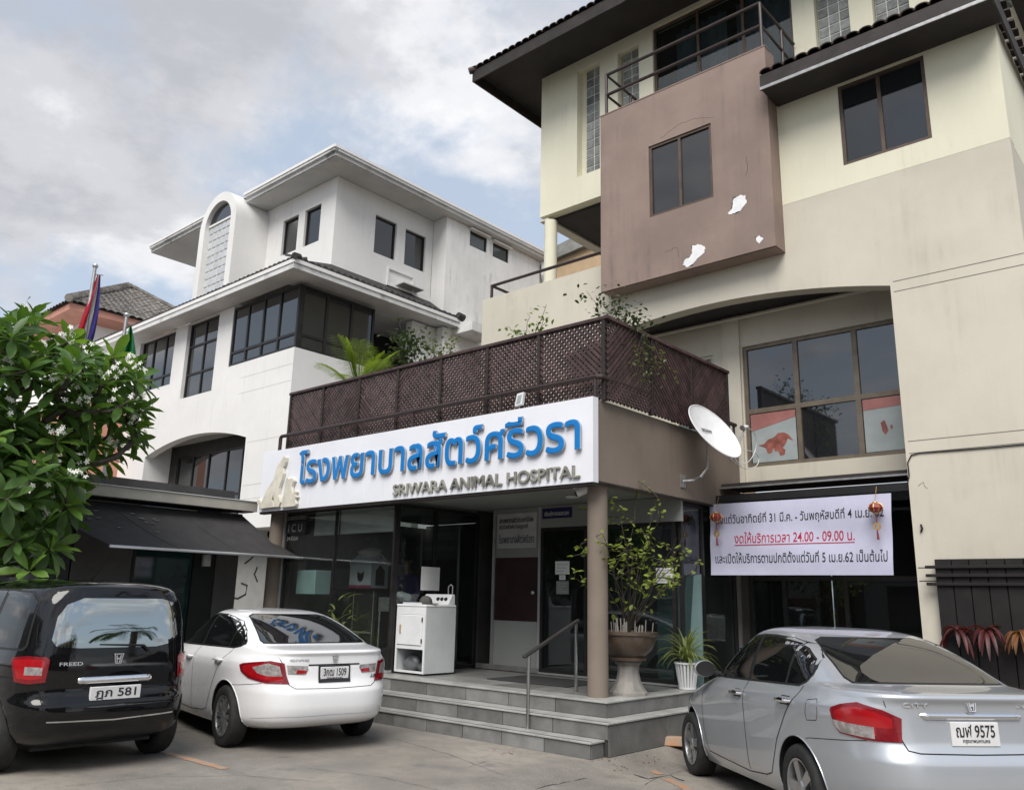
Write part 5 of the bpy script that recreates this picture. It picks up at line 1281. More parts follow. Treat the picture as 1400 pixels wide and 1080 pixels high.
    def ribbon(s, name, pts, fn, wd, m, off=.0015, parent=None, dens=.03):
        Q = []
        for i in range(len(pts) - 1):
            a, b = Vector(pts[i]), Vector(pts[i + 1]); n = max(1, int((b - a).length / dens)); Q += [a.lerp(b, k / n) for k in range(n)]
        Q.append(Vector(pts[-1])); mp = [fn(*q) for q in Q]; A, B = [], []
        for i, (p, n) in enumerate(mp):
            d = (mp[min(i + 1, len(mp) - 1)][0] - mp[max(i - 1, 0)][0]).normalized(); t = d.cross(n).normalized() * wd / 2
            A.append(p + t + n * off); B.append(p - t + n * off)
        k = len(mp)
        return put(name, MB().add(A + B, [(i, i + 1, k + i + 1, k + i) for i in range(k - 1)]), m, parent or s.body, local=True, smooth=True)
    def sol(s, name, poly, fn, m, h, parent=None, dens=.02, grid=.03): return s.patch(name, poly, fn, m, h, grid, parent or s.root, .004, dens)
    def wheels(s, style):
        rt = s.sp['tyre']; wt = .20; rr = rt * .665
        prof = [(rr, -.07), (rr + .01, -.092), (rt - .035, -.102), (rt - .012, -.092), (rt, -.07), (rt, .07), (rt - .012, .092), (rt - .035, .102), (rr + .01, .092), (rr, .07)]
        tm = MB().lathe(prof, (0, 0, 0), 48, 'y', cap=False)
        tme = tm.mesh('tyre', smooth=True, ang=40); tme.materials.append(M['tyre'])
        rim = MB().lathe([(rr + .002, .094), (rr - .012, .090), (rr - .016, .06), (rr - .025, -.06)], (0, 0, 0), 48, 'y', cap=False)
        n = style['n']
        for k in range(n):
            a = 2 * math.pi * k / n; dx = Vector((math.cos(a), 0, math.sin(a))); tn = Vector((-math.sin(a), 0, math.cos(a)))
            w0, w1 = style['w']
            def P(r_, ww, y): return [dx * r_ - tn * ww + Vector((0, y, 0)), dx * r_ + tn * ww + Vector((0, y, 0))]
            q = P(.035, w0, .078) + P(rr - .01, w1, .084) + P(.035, w0, .045) + P(rr - .01, w1, .05)
            rim.add(q, [(0, 1, 3, 2), (4, 6, 7, 5), (0, 2, 6, 4), (1, 5, 7, 3), (2, 3, 7, 6)])
        rim.lathe([(.0001, .092), (.03, .092), (.045, .085), (.058, .072), (.058, .04)], (0, 0, 0), 24, 'y', cap=False)
        rme = rim.mesh('rim', smooth=True, ang=35); rme.materials.append(M['rim'])
        bme = MB().lathe([(.0001, .02), (.15, .02), (rr - .02, .0), (rr - .02, -.03)], (0, 0, 0), 32, 'y', cap=False).mesh('brake_disc', smooth=True); bme.materials.append(M['hub'])
        for x in (0, s.sp['wb']):
            for sg in (1, -1):
                wv = link('wheel', tme, None, s.root, local=True, loc=(x, (s.sp['track'] / 2) * sg, rt), rot=(0, 0.3 * x, 0 if sg > 0 else math.pi))
                link('rim', rme, None, wv, local=True); link('brake_disc', bme, None, wv, local=True)
    def plate(s, body, sub, z, y0=0.0, w_=.34, h=.15, extra=None):
        p, n = s.rear(y0, z); x = p.x - .018
        holder = put('number_plate', MB().box(x, x + .03, y0 - w_ / 2, y0 + w_ / 2, z - h / 2, z + h / 2), M['plate'], s.root, local=True, bevel=.004)
        fn = lambda u, v, d: (x - .001 + d, y0 - u, z + v)          # u to the right as seen from behind
        me = text_mesh(body, 1, .0005, .012); fit_text(me, fn, -w_ * .40, w_ * .40, -h * .13, h * .40, -.001); link('plate_lettering', me, M['ink'], holder, local=True)
        me = text_mesh(sub, 1, .0005, .008); fit_text(me, fn, -w_ * .28, w_ * .28, -h * .40, -h * .22, -.001); link('plate_lettering', me, M['ink'], holder, local=True)
        return holder, x
    def emblem(s, y, z, size, fn=None):
        p, n = s.rear(y, z); f = lambda u, v, d: (p.x - .004 + d + n.z * -v * .5, y - u, z + v)
        a = size / 2
        rr_ = [(-a, a), (-a * .62, -a), (a * .62, -a), (a, a)]
        h = [(-.78 * a, .82 * a), (-.5 * a, -.80 * a), (.5 * a, -.80 * a), (.78 * a, .82 * a)]
        put('emblem', MB().plate(rr_, [h], lambda u, v, d: f(u, v, d - .010), .012), M['satin'], s.root, local=True, bevel=.0015)
        H = [(-.58 * a, .66 * a), (-.34 * a, .66 * a), (-.26 * a, .12 * a), (.26 * a, .12 * a), (.34 * a, .66 * a), (.58 * a, .66 * a), (.36 * a, -.66 * a), (.16 * a, -.66 * a), (.22 * a, -.14 * a), (-.22 * a, -.14 * a), (-.16 * a, -.66 * a), (-.36 * a, -.66 * a)]
        put('emblem_letter', MB().plate(H, (), lambda u, v, d: f(u, v, d - .008), .010), M['satin'], s.root, local=True)
    def badge(s, body, y0, y1, z0, z1, m='satin'):
        me = text_mesh(body, 1, .02, .01); xs = [v.co.x for v in me.vertices]; ys = [v.co.y for v in me.vertices]; a, b, c, d = min(xs), max(xs), min(ys), max(ys)
        for v in me.vertices:
            u = y0 + (v.co.x - a) / (b - a) * (y1 - y0); w_ = z0 + (v.co.y - c) / (d - c) * (z1 - z0); p, n = s.rear(u, w_); v.co = p + n * (.006 if v.co.z > 0 else -.002)
        me.update(); return link('badge', me, M[m], s.root, local=True)
def bar_(c, hw, z, h):
    n = 24; A = []; sec = [(.0, -1.0), (.55, -.9), (.95, -.45), (1.0, .1), (.75, .7), (.25, 1.0), (.0, 1.0)]; ns = len(sec)
    for i in range(n + 1):
        y = -hw + 2 * hw * i / n; p, q = c.rear(y, z); e = min(1.0, (hw - abs(y)) / .03 + .25)
        for a, b in sec: A.append((p.x + .006 - .026 * a * e, y, z + h * b * (.55 + .45 * e)))
    F = [(i * ns + j, i * ns + j + 1, (i + 1) * ns + j + 1, (i + 1) * ns + j) for i in range(n) for j in range(ns - 1)] + [tuple(range(ns)), tuple(n * ns + j for j in range(ns))]
    put('chrome_bar', MB().add(A, F), M['chrome'], c.root, local=True, smooth=True, ang=50)
def mirror_poly(poly): return [(-a, b) for a, b in reversed(poly)]
def handle(c, x, z, m):
    p, n = c.side(x, z)
    o = put('door_handle', MB().tube([p + Vector((-.11, .0, 0)), p + Vector((-.085, .032, .002)), p + Vector((0, .040, .004)), p + Vector((.085, .032, .002)), p + Vector((.11, .0, 0))], [.012, .016, .018, .016, .012], 8), m, c.root, local=True, smooth=True)
    c.patch('handle_cup', [(x - .075, z - .03), (x + .075, z - .03), (x + .085, z), (x + .07, z + .035), (x - .07, z + .035), (x - .085, z)], c.side, M['gap'] if m == M['chrome'] else m, .001, parent=o)
# ---- silver saloon
city = dict(xr=[(.19, -.45), (.25, -.82), (.33, -.925), (.46, -.96), (.58, -.955), (.66, -.925), (.72, -.905), (.9, -.895), (.95, -.90), (.995, -.925), (1.015, -.91), (1.028, -.83), (1.042, -.64), (1.056, -.51), (1.08, -.44), (1.2, -.16), (1.3, .10), (1.38, .36), (1.43, .60), (1.46, .95), (1.472, 1.2)],
    xf=[(.19, 3.30), (.25, 3.40), (.45, 3.435), (.6, 3.42), (.7, 3.36), (.78, 3.22), (.85, 3.0), (.92, 2.75), (.98, 2.5), (1.02, 2.34), (1.1, 2.17), (1.25, 1.86), (1.35, 1.63), (1.42, 1.43), (1.45, 1.31), (1.465, 1.25), (1.472, 1.22)],
    w=[(.19, .765), (.25, .80), (.33, .825), (.5, .838), (.7, .845), (.82, .8475), (.90, .838), (.95, .812), (.985, .782), (1.05, .752), (1.15, .718), (1.25, .678), (1.35, .628), (1.40, .588), (1.43, .535), (1.45, .46), (1.462, .34), (1.468, .18), (1.472, .05)],
    nr=[(.19, 4.5), (.6, 5.2), (.9, 5.4), (1.0, 5.2), (1.08, 6.5), (1.3, 6.0), (1.42, 4.0), (1.472, 2.2)], nf=[(.19, 3.2), (.6, 3.4), (.9, 3.0), (1.1, 3.4), (1.4, 3), (1.472, 2.2)], wb=2.55, track=1.475, tyre=.302)
sv = Car('parked_car', 'silver saloon car with red and clear rear lamps parked at the right', 'car', (SC.x, SC.y, 0), S_PHI, city, M['silver']); sv.root['group'] = 'cars parked before the clinic'; sv.root.rotation_euler.y = S_TILT
sv.wheels(dict(n=5, w=(.030, .042)))
def sedan_glass(c, dlo, splits, rearwin, belt_m='seal'):
    c.patch('window_surround', dlo, c.side, M['seal'], .002, .05, skirt=.01)
    c.patch('window_surround', dlo, lambda x, z: c.side(x, z, -1), M['seal'], .002, .05, skirt=.01)
    for k, poly in enumerate(splits):
        for sg in (1, -1): c.patch('side_window', poly, (lambda x, z: c.side(x, z, 1)) if sg > 0 else (lambda x, z: c.side(x, z, -1)), M['carglass'], .004, .05)
    c.patch('rear_window_seal', [(y * 1.02, z + (.008 if z > 1.2 else -.008)) for y, z in rearwin], c.rear, M['seal'], .0015, .04)
    return c.patch('rear_window', rearwin, c.rear, M['carglass2'], .004, .04)
dlo = [(2.06, .985), (.02, 1.012), (-.07, 1.04), (-.12, 1.10), (-.11, 1.15), (-.04, 1.225), (.16, 1.315), (.45, 1.37), (.75, 1.392), (1.0, 1.397), (1.35, 1.375), (1.62, 1.29), (1.88, 1.135)]
sp_ = [[(1.98, 1.0), (1.03, 1.012), (1.03, 1.378), (1.33, 1.357), (1.58, 1.275), (1.83, 1.13)],
       [(.96, 1.014), (.28, 1.024), (.28, 1.325), (.47, 1.352), (.75, 1.372), (.96, 1.378)],
       [(.235, 1.026), (.03, 1.03), (-.05, 1.052), (-.095, 1.105), (-.085, 1.145), (-.02, 1.212), (.16, 1.288), (.235, 1.308)]]
rw = [(-.565, 1.068), (.565, 1.068), (.58, 1.10), (.535, 1.24), (.47, 1.345), (.38, 1.372), (-.38, 1.372), (-.47, 1.345), (-.535, 1.24), (-.58, 1.10)]
sedan_glass(sv, dlo, sp_, rw)
def gaps(c, lines, wd=.009):
    for pts in lines:
        c.ribbon('panel_gap', pts, c.side, wd, M['gap']); c.ribbon('panel_gap', pts, lambda x, z: c.side(x, z, -1), wd, M['gap'])
gaps(sv, [[(2.12, .96), (2.14, .8), (2.10, .5), (2.02, .30), (1.0, .27), (.62, .30)], [(1.0, 1.0), (.99, .8), (.98, .5), (.97, .29)], [(-.05, 1.02), (-.02, .95), (.16, .78), (.33, .6), (.42, .45), (.50, .33), (.62, .30)]])
fd_ = [(-.33, .80), (-.20, .79), (-.19, .84), (-.20, .93), (-.32, .945), (-.345, .92), (-.35, .84), (-.33, .80)]
sv.ribbon('fuel_door', fd_, sv.side, .005, M['gap'])
handle(sv, 1.13, .89, M['chrome']); handle(sv, .15, .90, M['chrome'])
# rear lamps (arc metres from the rear centre, height)
def lamp(c, pieces, m_map):
    for sg in (1, -1):
        first = None
        for nm, poly, m, off in pieces:
            pp = poly if sg > 0 else [(-a, b) for a, b in reversed(poly)]
            o = c.patch(nm, pp, c.arc, m, off, .035, parent=first or c.root, dens=.025)
            if first is None:
                first = o; cu = sum(a for a, b in pp) / len(pp); cv_ = sum(b for a, b in pp) / len(pp)
                c.patch('red_section', [(cu + (a - cu) * .80, cv_ + (b - cv_) * .74) for a, b in pp], c.arc, M['redlens'], off + .001, .035, parent=first, dens=.025)  # smaller, brighter red lens piece set into the deep red one
lamp(sv, [('tail_lamp', [(.50, .715), (.485, .865), (.60, .915), (.76, .952), (.90, .93), (.985, .905), (1.0, .885), (.965, .79), (.92, .745), (.72, .72)], M['darkredlens'], .008),
          ('clear_section', [(.66, .73), (.66, .805), (.82, .815), (.978, .828), (.953, .785), (.91, .752)], M['clearlens'], .0105),
          ('dark_section', [(.51, .722), (.505, .80), (.648, .803), (.648, .727)], M['darkredlens'], .010)], None)
# boot lid, bumper seams, chrome bar, plate recess
sv.ribbon('panel_gap', [(-.60, 1.005), (-.575, .93)], sv.arc, .005, M['gap']); sv.ribbon('panel_gap', [(.60, 1.005), (.575, .93)], sv.arc, .005, M['gap'])
sv.ribbon('panel_gap', [(-.50, .74), (-.47, .67), (-.40, .655), (0, .65), (.40, .655), (.47, .67), (.50, .74)], sv.rear, .008, M['gap'])
sv.ribbon('panel_gap', [(-.72, .715), (-.9, .70), (-1.3, .67), (-1.36, .66)], sv.arc, .005, M['gap']); sv.ribbon('panel_gap', [(.72, .715), (.9, .70), (1.3, .67), (1.36, .66)], sv.arc, .005, M['gap'])
sv.patch('plate_recess', [(-.36, .69), (.36, .69), (.31, .855), (-.31, .855)], sv.rear, M['silver'], -.004, .05, skirt=.01)
bar_(sv, .36, .884, .024)
sv.plate('ฌฬ 9575', 'กรุงเทพมหานคร', .775)
sv.emblem(0, .952, .075); sv.badge('CITY', .47, .30, .935, .963); sv.badge('i-VTEC', -.33, -.50, .938, .955)
sv.patch('lock_button', [(-.44 + .012 * math.cos(a * .785), .735 + .012 * math.sin(a * .785)) for a in range(8)], sv.rear, M['seal'], .003)
def mirror(c, x, z, m, sg=1):
    p, n = c.side(x, z, sg); y = p.y
    mb = MB(); 
    prof = [(.0, .02), (.02, .045), (.05, .064), (.09, .071), (.125, .070), (.135, .064)]
    n_ = 20; pts = []
    for (d, r_) in prof:
        for j in range(n_):
            a = 2 * math.pi * j / n_; pts.append((x - .02 + d, y + (.155 + r_ * 1.45 * math.cos(a)) * sg, z + .075 + r_ * 1.1 * math.sin(a)))
    F = [(i * n_ + j, i * n_ + (j + 1) % n_, (i + 1) * n_ + (j + 1) % n_, (i + 1) * n_ + j) for i in range(len(prof) - 1) for j in range(n_)] + [tuple(range(n_)), tuple((len(prof) - 1) * n_ + j for j in range(n_))]
    # broad end faces the rear
    pts = [(2 * (x - .02) + .12 - a, b, q) for a, b, q in pts]
    hd = put('door_mirror', MB().add(pts, F), m, c.root, local=True, smooth=True, ang=60)
    gl = [(x - .0382, y + (.155 + .0665 * 1.45 * math.cos(a * .3142)) * sg, z + .075 + .0665 * 1.1 * math.sin(a * .3142)) for a in range(20)]
    put('mirror_glass', MB().add(gl + [(a + .004, b, q) for a, b, q in gl], [tuple(range(20)), tuple(range(39, 19, -1))]), M['black'], hd, local=True)
    put('mirror_stalk', MB().tube([(x + .03, y - .02 * sg, z + .02), (x + .02, y + .09 * sg, z + .05)], [.03, .022], 8), M['seal'], hd, local=True, smooth=True)
mirror(sv, 1.92, .985, M['silver']); mirror(sv, 1.92, .985, M['silver'], -1)
sv.patch('side_repeater', [(2.36 + .022 * math.cos(a * .785), .80 + .018 * math.sin(a * .785)) for a in range(8)], sv.side, M['clearlens'], .005)
for sg in (1, -1):
    sv.patch('head_lamp', [(2.98, .70), (3.36, .66), (3.40, .72), (3.2, .82), (2.85, .86), (2.80, .82)], (lambda x, z, q=sg: sv.near(Vector((x, .62 * q if x > 3.2 else .74 * q, z)))), M['clearlens'], .006)
sv.patch('windscreen', [(-.66, 1.06), (.66, 1.06), (.50, 1.40), (-.50, 1.40)], lambda y, z: (lambda r_: (r_[0], r_[1]) if r_[0] else sv.near(Vector((2, y, z))))(sv.bvh.ray_cast(Vector((5, y, z)), Vector((-1, 0, 0)))), M['carglass2'], .004)
# ---- white saloon
civ = dict(xr=[(.20, -.42), (.26, -.80), (.34, -.935), (.48, -.97), (.60, -.965), (.68, -.925), (.74, -.90), (.9, -.885), (.97, -.885), (1.005, -.905), (1.025, -.895), (1.038, -.82), (1.054, -.64), (1.07, -.50), (1.095, -.42), (1.2, -.12), (1.3, .20), (1.37, .48), (1.405, .70), (1.425, 1.0), (1.436, 1.25)],
    xf=[(.20, 3.42), (.26, 3.52), (.45, 3.56), (.6, 3.54), (.7, 3.46), (.78, 3.30), (.85, 3.05), (.92, 2.78), (.97, 2.55), (1.0, 2.40), (1.1, 2.12), (1.25, 1.80), (1.33, 1.60), (1.39, 1.45), (1.412, 1.38), (1.428, 1.32), (1.436, 1.28)],
    w=[(.20, .79), (.26, .83), (.34, .855), (.5, .868), (.7, .876), (.80, .8775), (.88, .868), (.93, .84), (.965, .805), (1.03, .765), (1.13, .73), (1.23, .685), (1.32, .635), (1.37, .59), (1.395, .54), (1.415, .45), (1.427, .32), (1.433, .17), (1.436, .05)],
    nr=[(.20, 4.2), (.6, 4.6), (.9, 4.8), (1.03, 4.8), (1.1, 6.0), (1.26, 5.6), (1.38, 4.0), (1.436, 2.2)], nf=[(.20, 3.0), (.6, 3.2), (.9, 3.0), (1.1, 3.4), (1.4, 3), (1.436, 2.2)], wb=2.67, track=1.53, tyre=.315)
wv = Car('parked_car', 'white saloon car parked between the black people carrier and the steps', 'car', (-8.50, 6.01, 0), R(169.1), civ, M['pearl']); wv.root['group'] = 'cars parked before the clinic'
wv.wheels(dict(n=10, w=(.018, .025)))
dlo = [(2.15, .965), (.05, 1.012), (-.10, 1.035), (-.165, 1.065), (-.15, 1.10), (.05, 1.205), (.3, 1.295), (.6, 1.345), (.85, 1.365), (1.15, 1.37), (1.45, 1.34), (1.72, 1.235), (1.98, 1.085)]
sp_ = [[(2.06, .98), (1.12, 1.005), (1.12, 1.352), (1.42, 1.323), (1.68, 1.22), (1.92, 1.085)],
       [(1.06, 1.007), (.24, 1.025), (.24, 1.255), (.33, 1.286), (.62, 1.33), (.86, 1.348), (1.06, 1.352)],
       [(.20, 1.026), (.06, 1.029), (-.08, 1.05), (-.135, 1.07), (-.12, 1.098), (.07, 1.197), (.20, 1.243)]]
rw = [(-.60, 1.088), (.60, 1.088), (.61, 1.115), (.54, 1.25), (.48, 1.345), (.40, 1.368), (-.40, 1.368), (-.48, 1.345), (-.54, 1.25), (-.61, 1.115)]
sedan_glass(wv, dlo, sp_, rw)
gaps(wv, [[(2.22, .95), (2.24, .8), (2.20, .5), (2.12, .31), (1.1, .28), (.66, .31)], [(1.09, 1.0), (1.08, .8), (1.07, .5), (1.06, .30)], [(.05, 1.03), (.10, .95), (.25, .80), (.38, .62), (.46, .48), (.54, .34), (.66, .31)]])
handle(wv, 1.24, .865, M['pearl']); handle(wv, .24, .885, M['pearl'])
lamp(wv, [('tail_lamp', [(.50, .70), (.53, .79), (.555, .905), (.70, .925), (.90, .905), (1.10, .885), (1.17, .865), (1.13, .80), (1.0, .745), (.75, .705)], M['darkredlens'], .010),
          ('clear_section', [(.57, .775), (.60, .875), (.72, .90), (.93, .855), (.85, .80), (.72, .775)], M['clearlens'], .0125),
          ('boot_lamp', [(.33, .79), (.30, .845), (.31, .875), (.53, .885), (.515, .80)], M['clearlens'], .006),
          ('boot_lamp_red', [(.33, .80), (.315, .83), (.42, .838), (.43, .80)], M['redlens'], .0085)], None)
wv.ribbon('panel_gap', [(-.60, .965), (-.565, .90), (-.535, .79), (-.50, .69), (-.44, .655), (0, .645), (.44, .655), (.50, .69), (.535, .79), (.565, .90), (.60, .965)], wv.rear, .007, M['gap'])
wv.ribbon('panel_gap', [(.80, .70), (1.2, .66), (1.36, .65)], wv.arc, .005, M['gap'])
wv.patch('plate_frame', [(-.185, .705), (.185, .705), (.185, .875), (-.185, .875)], wv.rear, M['bumperblack'], .010)
wv.plate('3กฒ 1509', 'กรุงเทพมหานคร', .79, w_=.33, h=.145)
wv.ribbon('plate_light_strip', [(-.30, .885), (.30, .885)], wv.rear, .014, M['seal'], .004)
wv.emblem(0, .948, .07); wv.badge('CIVIC', .50, .30, .925, .945); wv.badge('VTEC', -.44, -.57, .735, .75, 'seal'); wv.badge('1.8', -.46, -.52, .757, .772, 'seal')
wv.ribbon('bumper_crease', [(-.95, .36), (-.6, .39), (0, .40), (.6, .39), (.95, .36)], wv.arc, .02, M['pearl'], .004)
mirror(wv, 2.0, .945, M['pearl']); mirror(wv, 2.0, .945, M['pearl'], -1)
# ---- black people carrier
fre = dict(xr=[(.22, -.38), (.28, -.54), (.34, -.615), (.40, -.648), (.5, -.662), (.60, -.655), (.66, -.62), (.72, -.605), (.9, -.60), (1.02, -.594), (1.08, -.590), (1.14, -.5859), (1.2, -.5806), (1.26, -.5743), (1.32, -.5668), (1.38, -.5583), (1.44, -.5487), (1.5, -.538), (1.56, -.5261), (1.60, -.53), (1.63, -.52), (1.655, -.47), (1.675, -.38), (1.69, -.22), (1.705, .2), (1.715, .8)],
    xf=[(.22, 3.42), (.3, 3.52), (.5, 3.555), (.7, 3.5), (.85, 3.35), (.95, 3.1), (1.02, 2.9), (1.1, 2.75), (1.3, 2.38), (1.5, 1.98), (1.6, 1.75), (1.66, 1.55), (1.69, 1.35), (1.705, 1.2), (1.715, 1.0)],
    w=[(.22, .785), (.28, .815), (.5, .84), (.8, .8475), (.93, .842), (1.0, .828), (1.1, .806), (1.3, .77), (1.5, .722), (1.58, .695), (1.63, .655), (1.66, .60), (1.685, .50), (1.70, .36), (1.71, .2), (1.715, .05)],
    nr=[(.20, 6), (.6, 7.0), (1.0, 7.0), (1.5, 6.5), (1.6, 5), (1.69, 3.2), (1.715, 2.2)], nf=[(.20, 3.2), (.6, 3.5), (1.0, 3.2), (1.5, 3.2), (1.715, 2.2)], wb=2.74, track=1.48, tyre=.305)
mv = Car('parked_car', 'black people carrier with chrome bar and dark rear window at the left', 'car', (-8.80, 3.75, 0), R(180.2), fre, M['blackcar']); mv.root['group'] = 'cars parked before the clinic'
mv.wheels(dict(n=5, w=(.035, .045)))
dlo = [(2.55, 1.03), (-.36, 1.06), (-.40, 1.10), (-.36, 1.5), (-.2, 1.585), (.4, 1.60), (1.4, 1.59), (1.72, 1.52), (2.2, 1.27)]
mv.patch('window_surround', dlo, mv.side, M['seal'], .002, .06); mv.patch('window_surround', dlo, lambda x, z: mv.side(x, z, -1), M['seal'], .002, .06)
for poly in ([(2.3, 1.05), (1.5, 1.058), (1.5, 1.565), (1.68, 1.50), (2.12, 1.26)], [(1.42, 1.06), (.42, 1.068), (.42, 1.58), (1.42, 1.57)], [(.34, 1.07), (-.33, 1.078), (-.37, 1.11), (-.33, 1.49), (-.18, 1.565), (.34, 1.58)]):
    mv.patch('side_window', poly, mv.side, M['carglass'], .004, .06); mv.patch('side_window', poly, lambda x, z: mv.side(x, z, -1), M['carglass'], .004, .06)
rw = [(-.66, 1.10), (-.58, 1.075), (.58, 1.075), (.66, 1.10), (.66, 1.25), (.60, 1.50), (.54, 1.555), (-.54, 1.555), (-.60, 1.50), (-.66, 1.25)]
M['mpvglass'] = mat('mirror_film_rear_glass', (0.40, 0.43, 0.43), .012, 1.0, var=0)
M['frit'] = mat('black_glass_band', (0.006, 0.0062, 0.008), .05, ior=1.5, var=0)
mv.patch('rear_window_band', [(-.72, 1.03), (.72, 1.03), (.725, 1.1), (.66, 1.56), (.60, 1.60), (-.60, 1.60), (-.66, 1.56), (-.725, 1.1)], mv.rear, M['frit'], .003, .05)
rwin = [(-.50, 1.115), (-.36, 1.085), (.36, 1.085), (.56, 1.10), (.60, 1.16), (.57, 1.36), (.50, 1.47), (.36, 1.53), (-.40, 1.535), (-.52, 1.50), (-.56, 1.42), (-.58, 1.20)]
mv.patch('rear_window', rwin, mv.rear, M['mpvglass'], .005, .05)
gaps(mv, [[(1.46, 1.04), (1.46, .5), (1.44, .30), (.72, .28), (.45, .36)], [(.38, 1.05), (.37, .8), (.45, .62), (.50, .45), (.45, .36)]])
mv.ribbon('slide_rail', [(.35, .82), (-.42, .83)], mv.side, .015, M['gap'])
lamp(mv, [('tail_lamp', [(.615, .80), (.60, .99), (.63, 1.015), (.80, 1.02), (.98, 1.0), (.985, .97), (.90, .80), (.75, .785)], M['darkredlens'], .012),
          ('clear_section', [(.65, .86), (.65, .925), (.80, .93), (.80, .86)], M['clearlens'], .0145)], None)
mv.ribbon('panel_gap', [(-.68, 1.58), (-.70, 1.1), (-.66, .80), (-.62, .58), (-.5, .50), (0, .49), (.5, .50), (.62, .58), (.66, .80), (.70, 1.1), (.68, 1.58)], mv.rear, .008, M['gap'])
bar_(mv, .345, .80, .034)
mv.plate('ฎภ 581', 'กรุงเทพมหานคร', .655, w_=.47, h=.175)
mv.emblem(0, .985, .09); mv.badge('FREED', .52, .32, .935, .965)
mv.ribbon('bumper_crease', [(-.58, .47), (0, .45), (.58, .47)], mv.rear, .012, M['chrome'], .004)
p, n = mv.rear(-.20, 1.075)
put('rear_wiper', MB().tube([(p.x - .02, -.28, 1.05), (p.x - .03, -.22, 1.10), (p.x - .02, .18, 1.115)], [.016, .012, .007], 6), M['seal'], mv.root, local=True, smooth=True)
put('aerial', MB().tube([(.25, .0, 1.705), (-.02, .0, 1.86)], [.008, .004], 6), M['seal'], mv.root, local=True, smooth=True)
mirror(mv, 2.45, 1.0, M['blackcar']); mirror(mv, 2.45, 1.0, M['blackcar'], -1)
# ------------------------------------------------------------------ PLANTS
def leafmat(name, col, rough=.45, tr=.35, var=.25):
    m = mat(name, col, rough, var=var, vscale=3.5, objvar=.25)
    t = m.node_tree; b = t.nodes['Principled BSDF']; out = next(n for n in t.nodes if n.type == 'OUTPUT_MATERIAL')
    tl = t.nodes.new('ShaderNodeBsdfTranslucent'); tl.inputs[0].default_value = (col[0] * 1.5, col[1] * 1.5, col[2] * .7, 1)
    mx = t.nodes.new('ShaderNodeMixShader'); mx.inputs[0].default_value = tr
    t.links.new(b.outputs[0], mx.inputs[1]); t.links.new(tl.outputs[0], mx.inputs[2]); t.links.new(mx.outputs[0], out.inputs[0]); return m
M['leaf'] = leafmat('plumeria_leaf', (0.082, 0.165, 0.036), .42, .34)
M['leafyoung'] = leafmat('young_plumeria_leaf', (0.185, 0.33, 0.062), .42, .38)
M['leafpale'] = leafmat('yellow_green_leaf', (0.33, 0.42, 0.09), .45, .35)
M['leafdark'] = leafmat('dark_creeper_leaf', (0.045, 0.075, 0.022), .45, .25)
M['leafpalm'] = leafmat('lime_palm_leaflet', (0.20, 0.29, 0.045), .45, .35)
M['leafred'] = leafmat('maroon_strap_leaf', (0.115, 0.026, 0.028), .45, .25)
M['leafstrap'] = leafmat('variegated_strap_leaf', (0.24, 0.29, 0.10), .45, .3)
M['petal'] = mat('white_petal', (0.82, 0.82, 0.76), .6, var=.04)
M['bark'] = mat('grey_brown_bark', (0.085, 0.072, 0.058), .9, var=.2, vscale=8, bump=.4, bscale=40)
M['twig'] = mat('thin_brown_twig', (0.055, 0.045, 0.035), .85, var=.2, vscale=12)
def leaf_verts(L, W, fold=.18, droop=.25, n=5, obov=.62):
    """leaf along +x, upper side +z; returns verts, faces"""
    v = []; f = []
    for i in range(n + 1):
        t = i / n; x = L * t
        wd = W * (math.sin(math.pi * min(1, t / obov * .5)) if t < obov else math.cos(math.pi / 2 * (t - obov) / (1 - obov)) ** .7) if 0 < t < 1 else 0.0
        z = -droop * L * t * t; v += [(x, -wd / 2, z + wd * fold), (x, 0, z), (x, wd / 2, z + wd * fold)]
    for i in range(n):
        a, b = i * 3, i * 3 + 3; f += [(a, b, b + 1, a + 1), (a + 1, b + 1, b + 2, a + 2)]
    return v, f
def frame_mat(p, d, up=Vector((0, 0, 1)), roll=0.0):
    d = d.normalized(); y = up.cross(d)
    if y.length < 1e-3: y = Vector((1, 0, 0)).cross(d)
    y.normalize(); z = d.cross(y)
    m = Matrix(((d.x, y.x, z.x, p.x), (d.y, y.y, z.y, p.y), (d.z, y.z, z.z, p.z), (0, 0, 0, 1)))
    return m @ Matrix.Rotation(roll, 4, 'X')
def add_leaf(mb, m, proto): mb.add([m @ Vector(v) for v in proto[0]], proto[1])
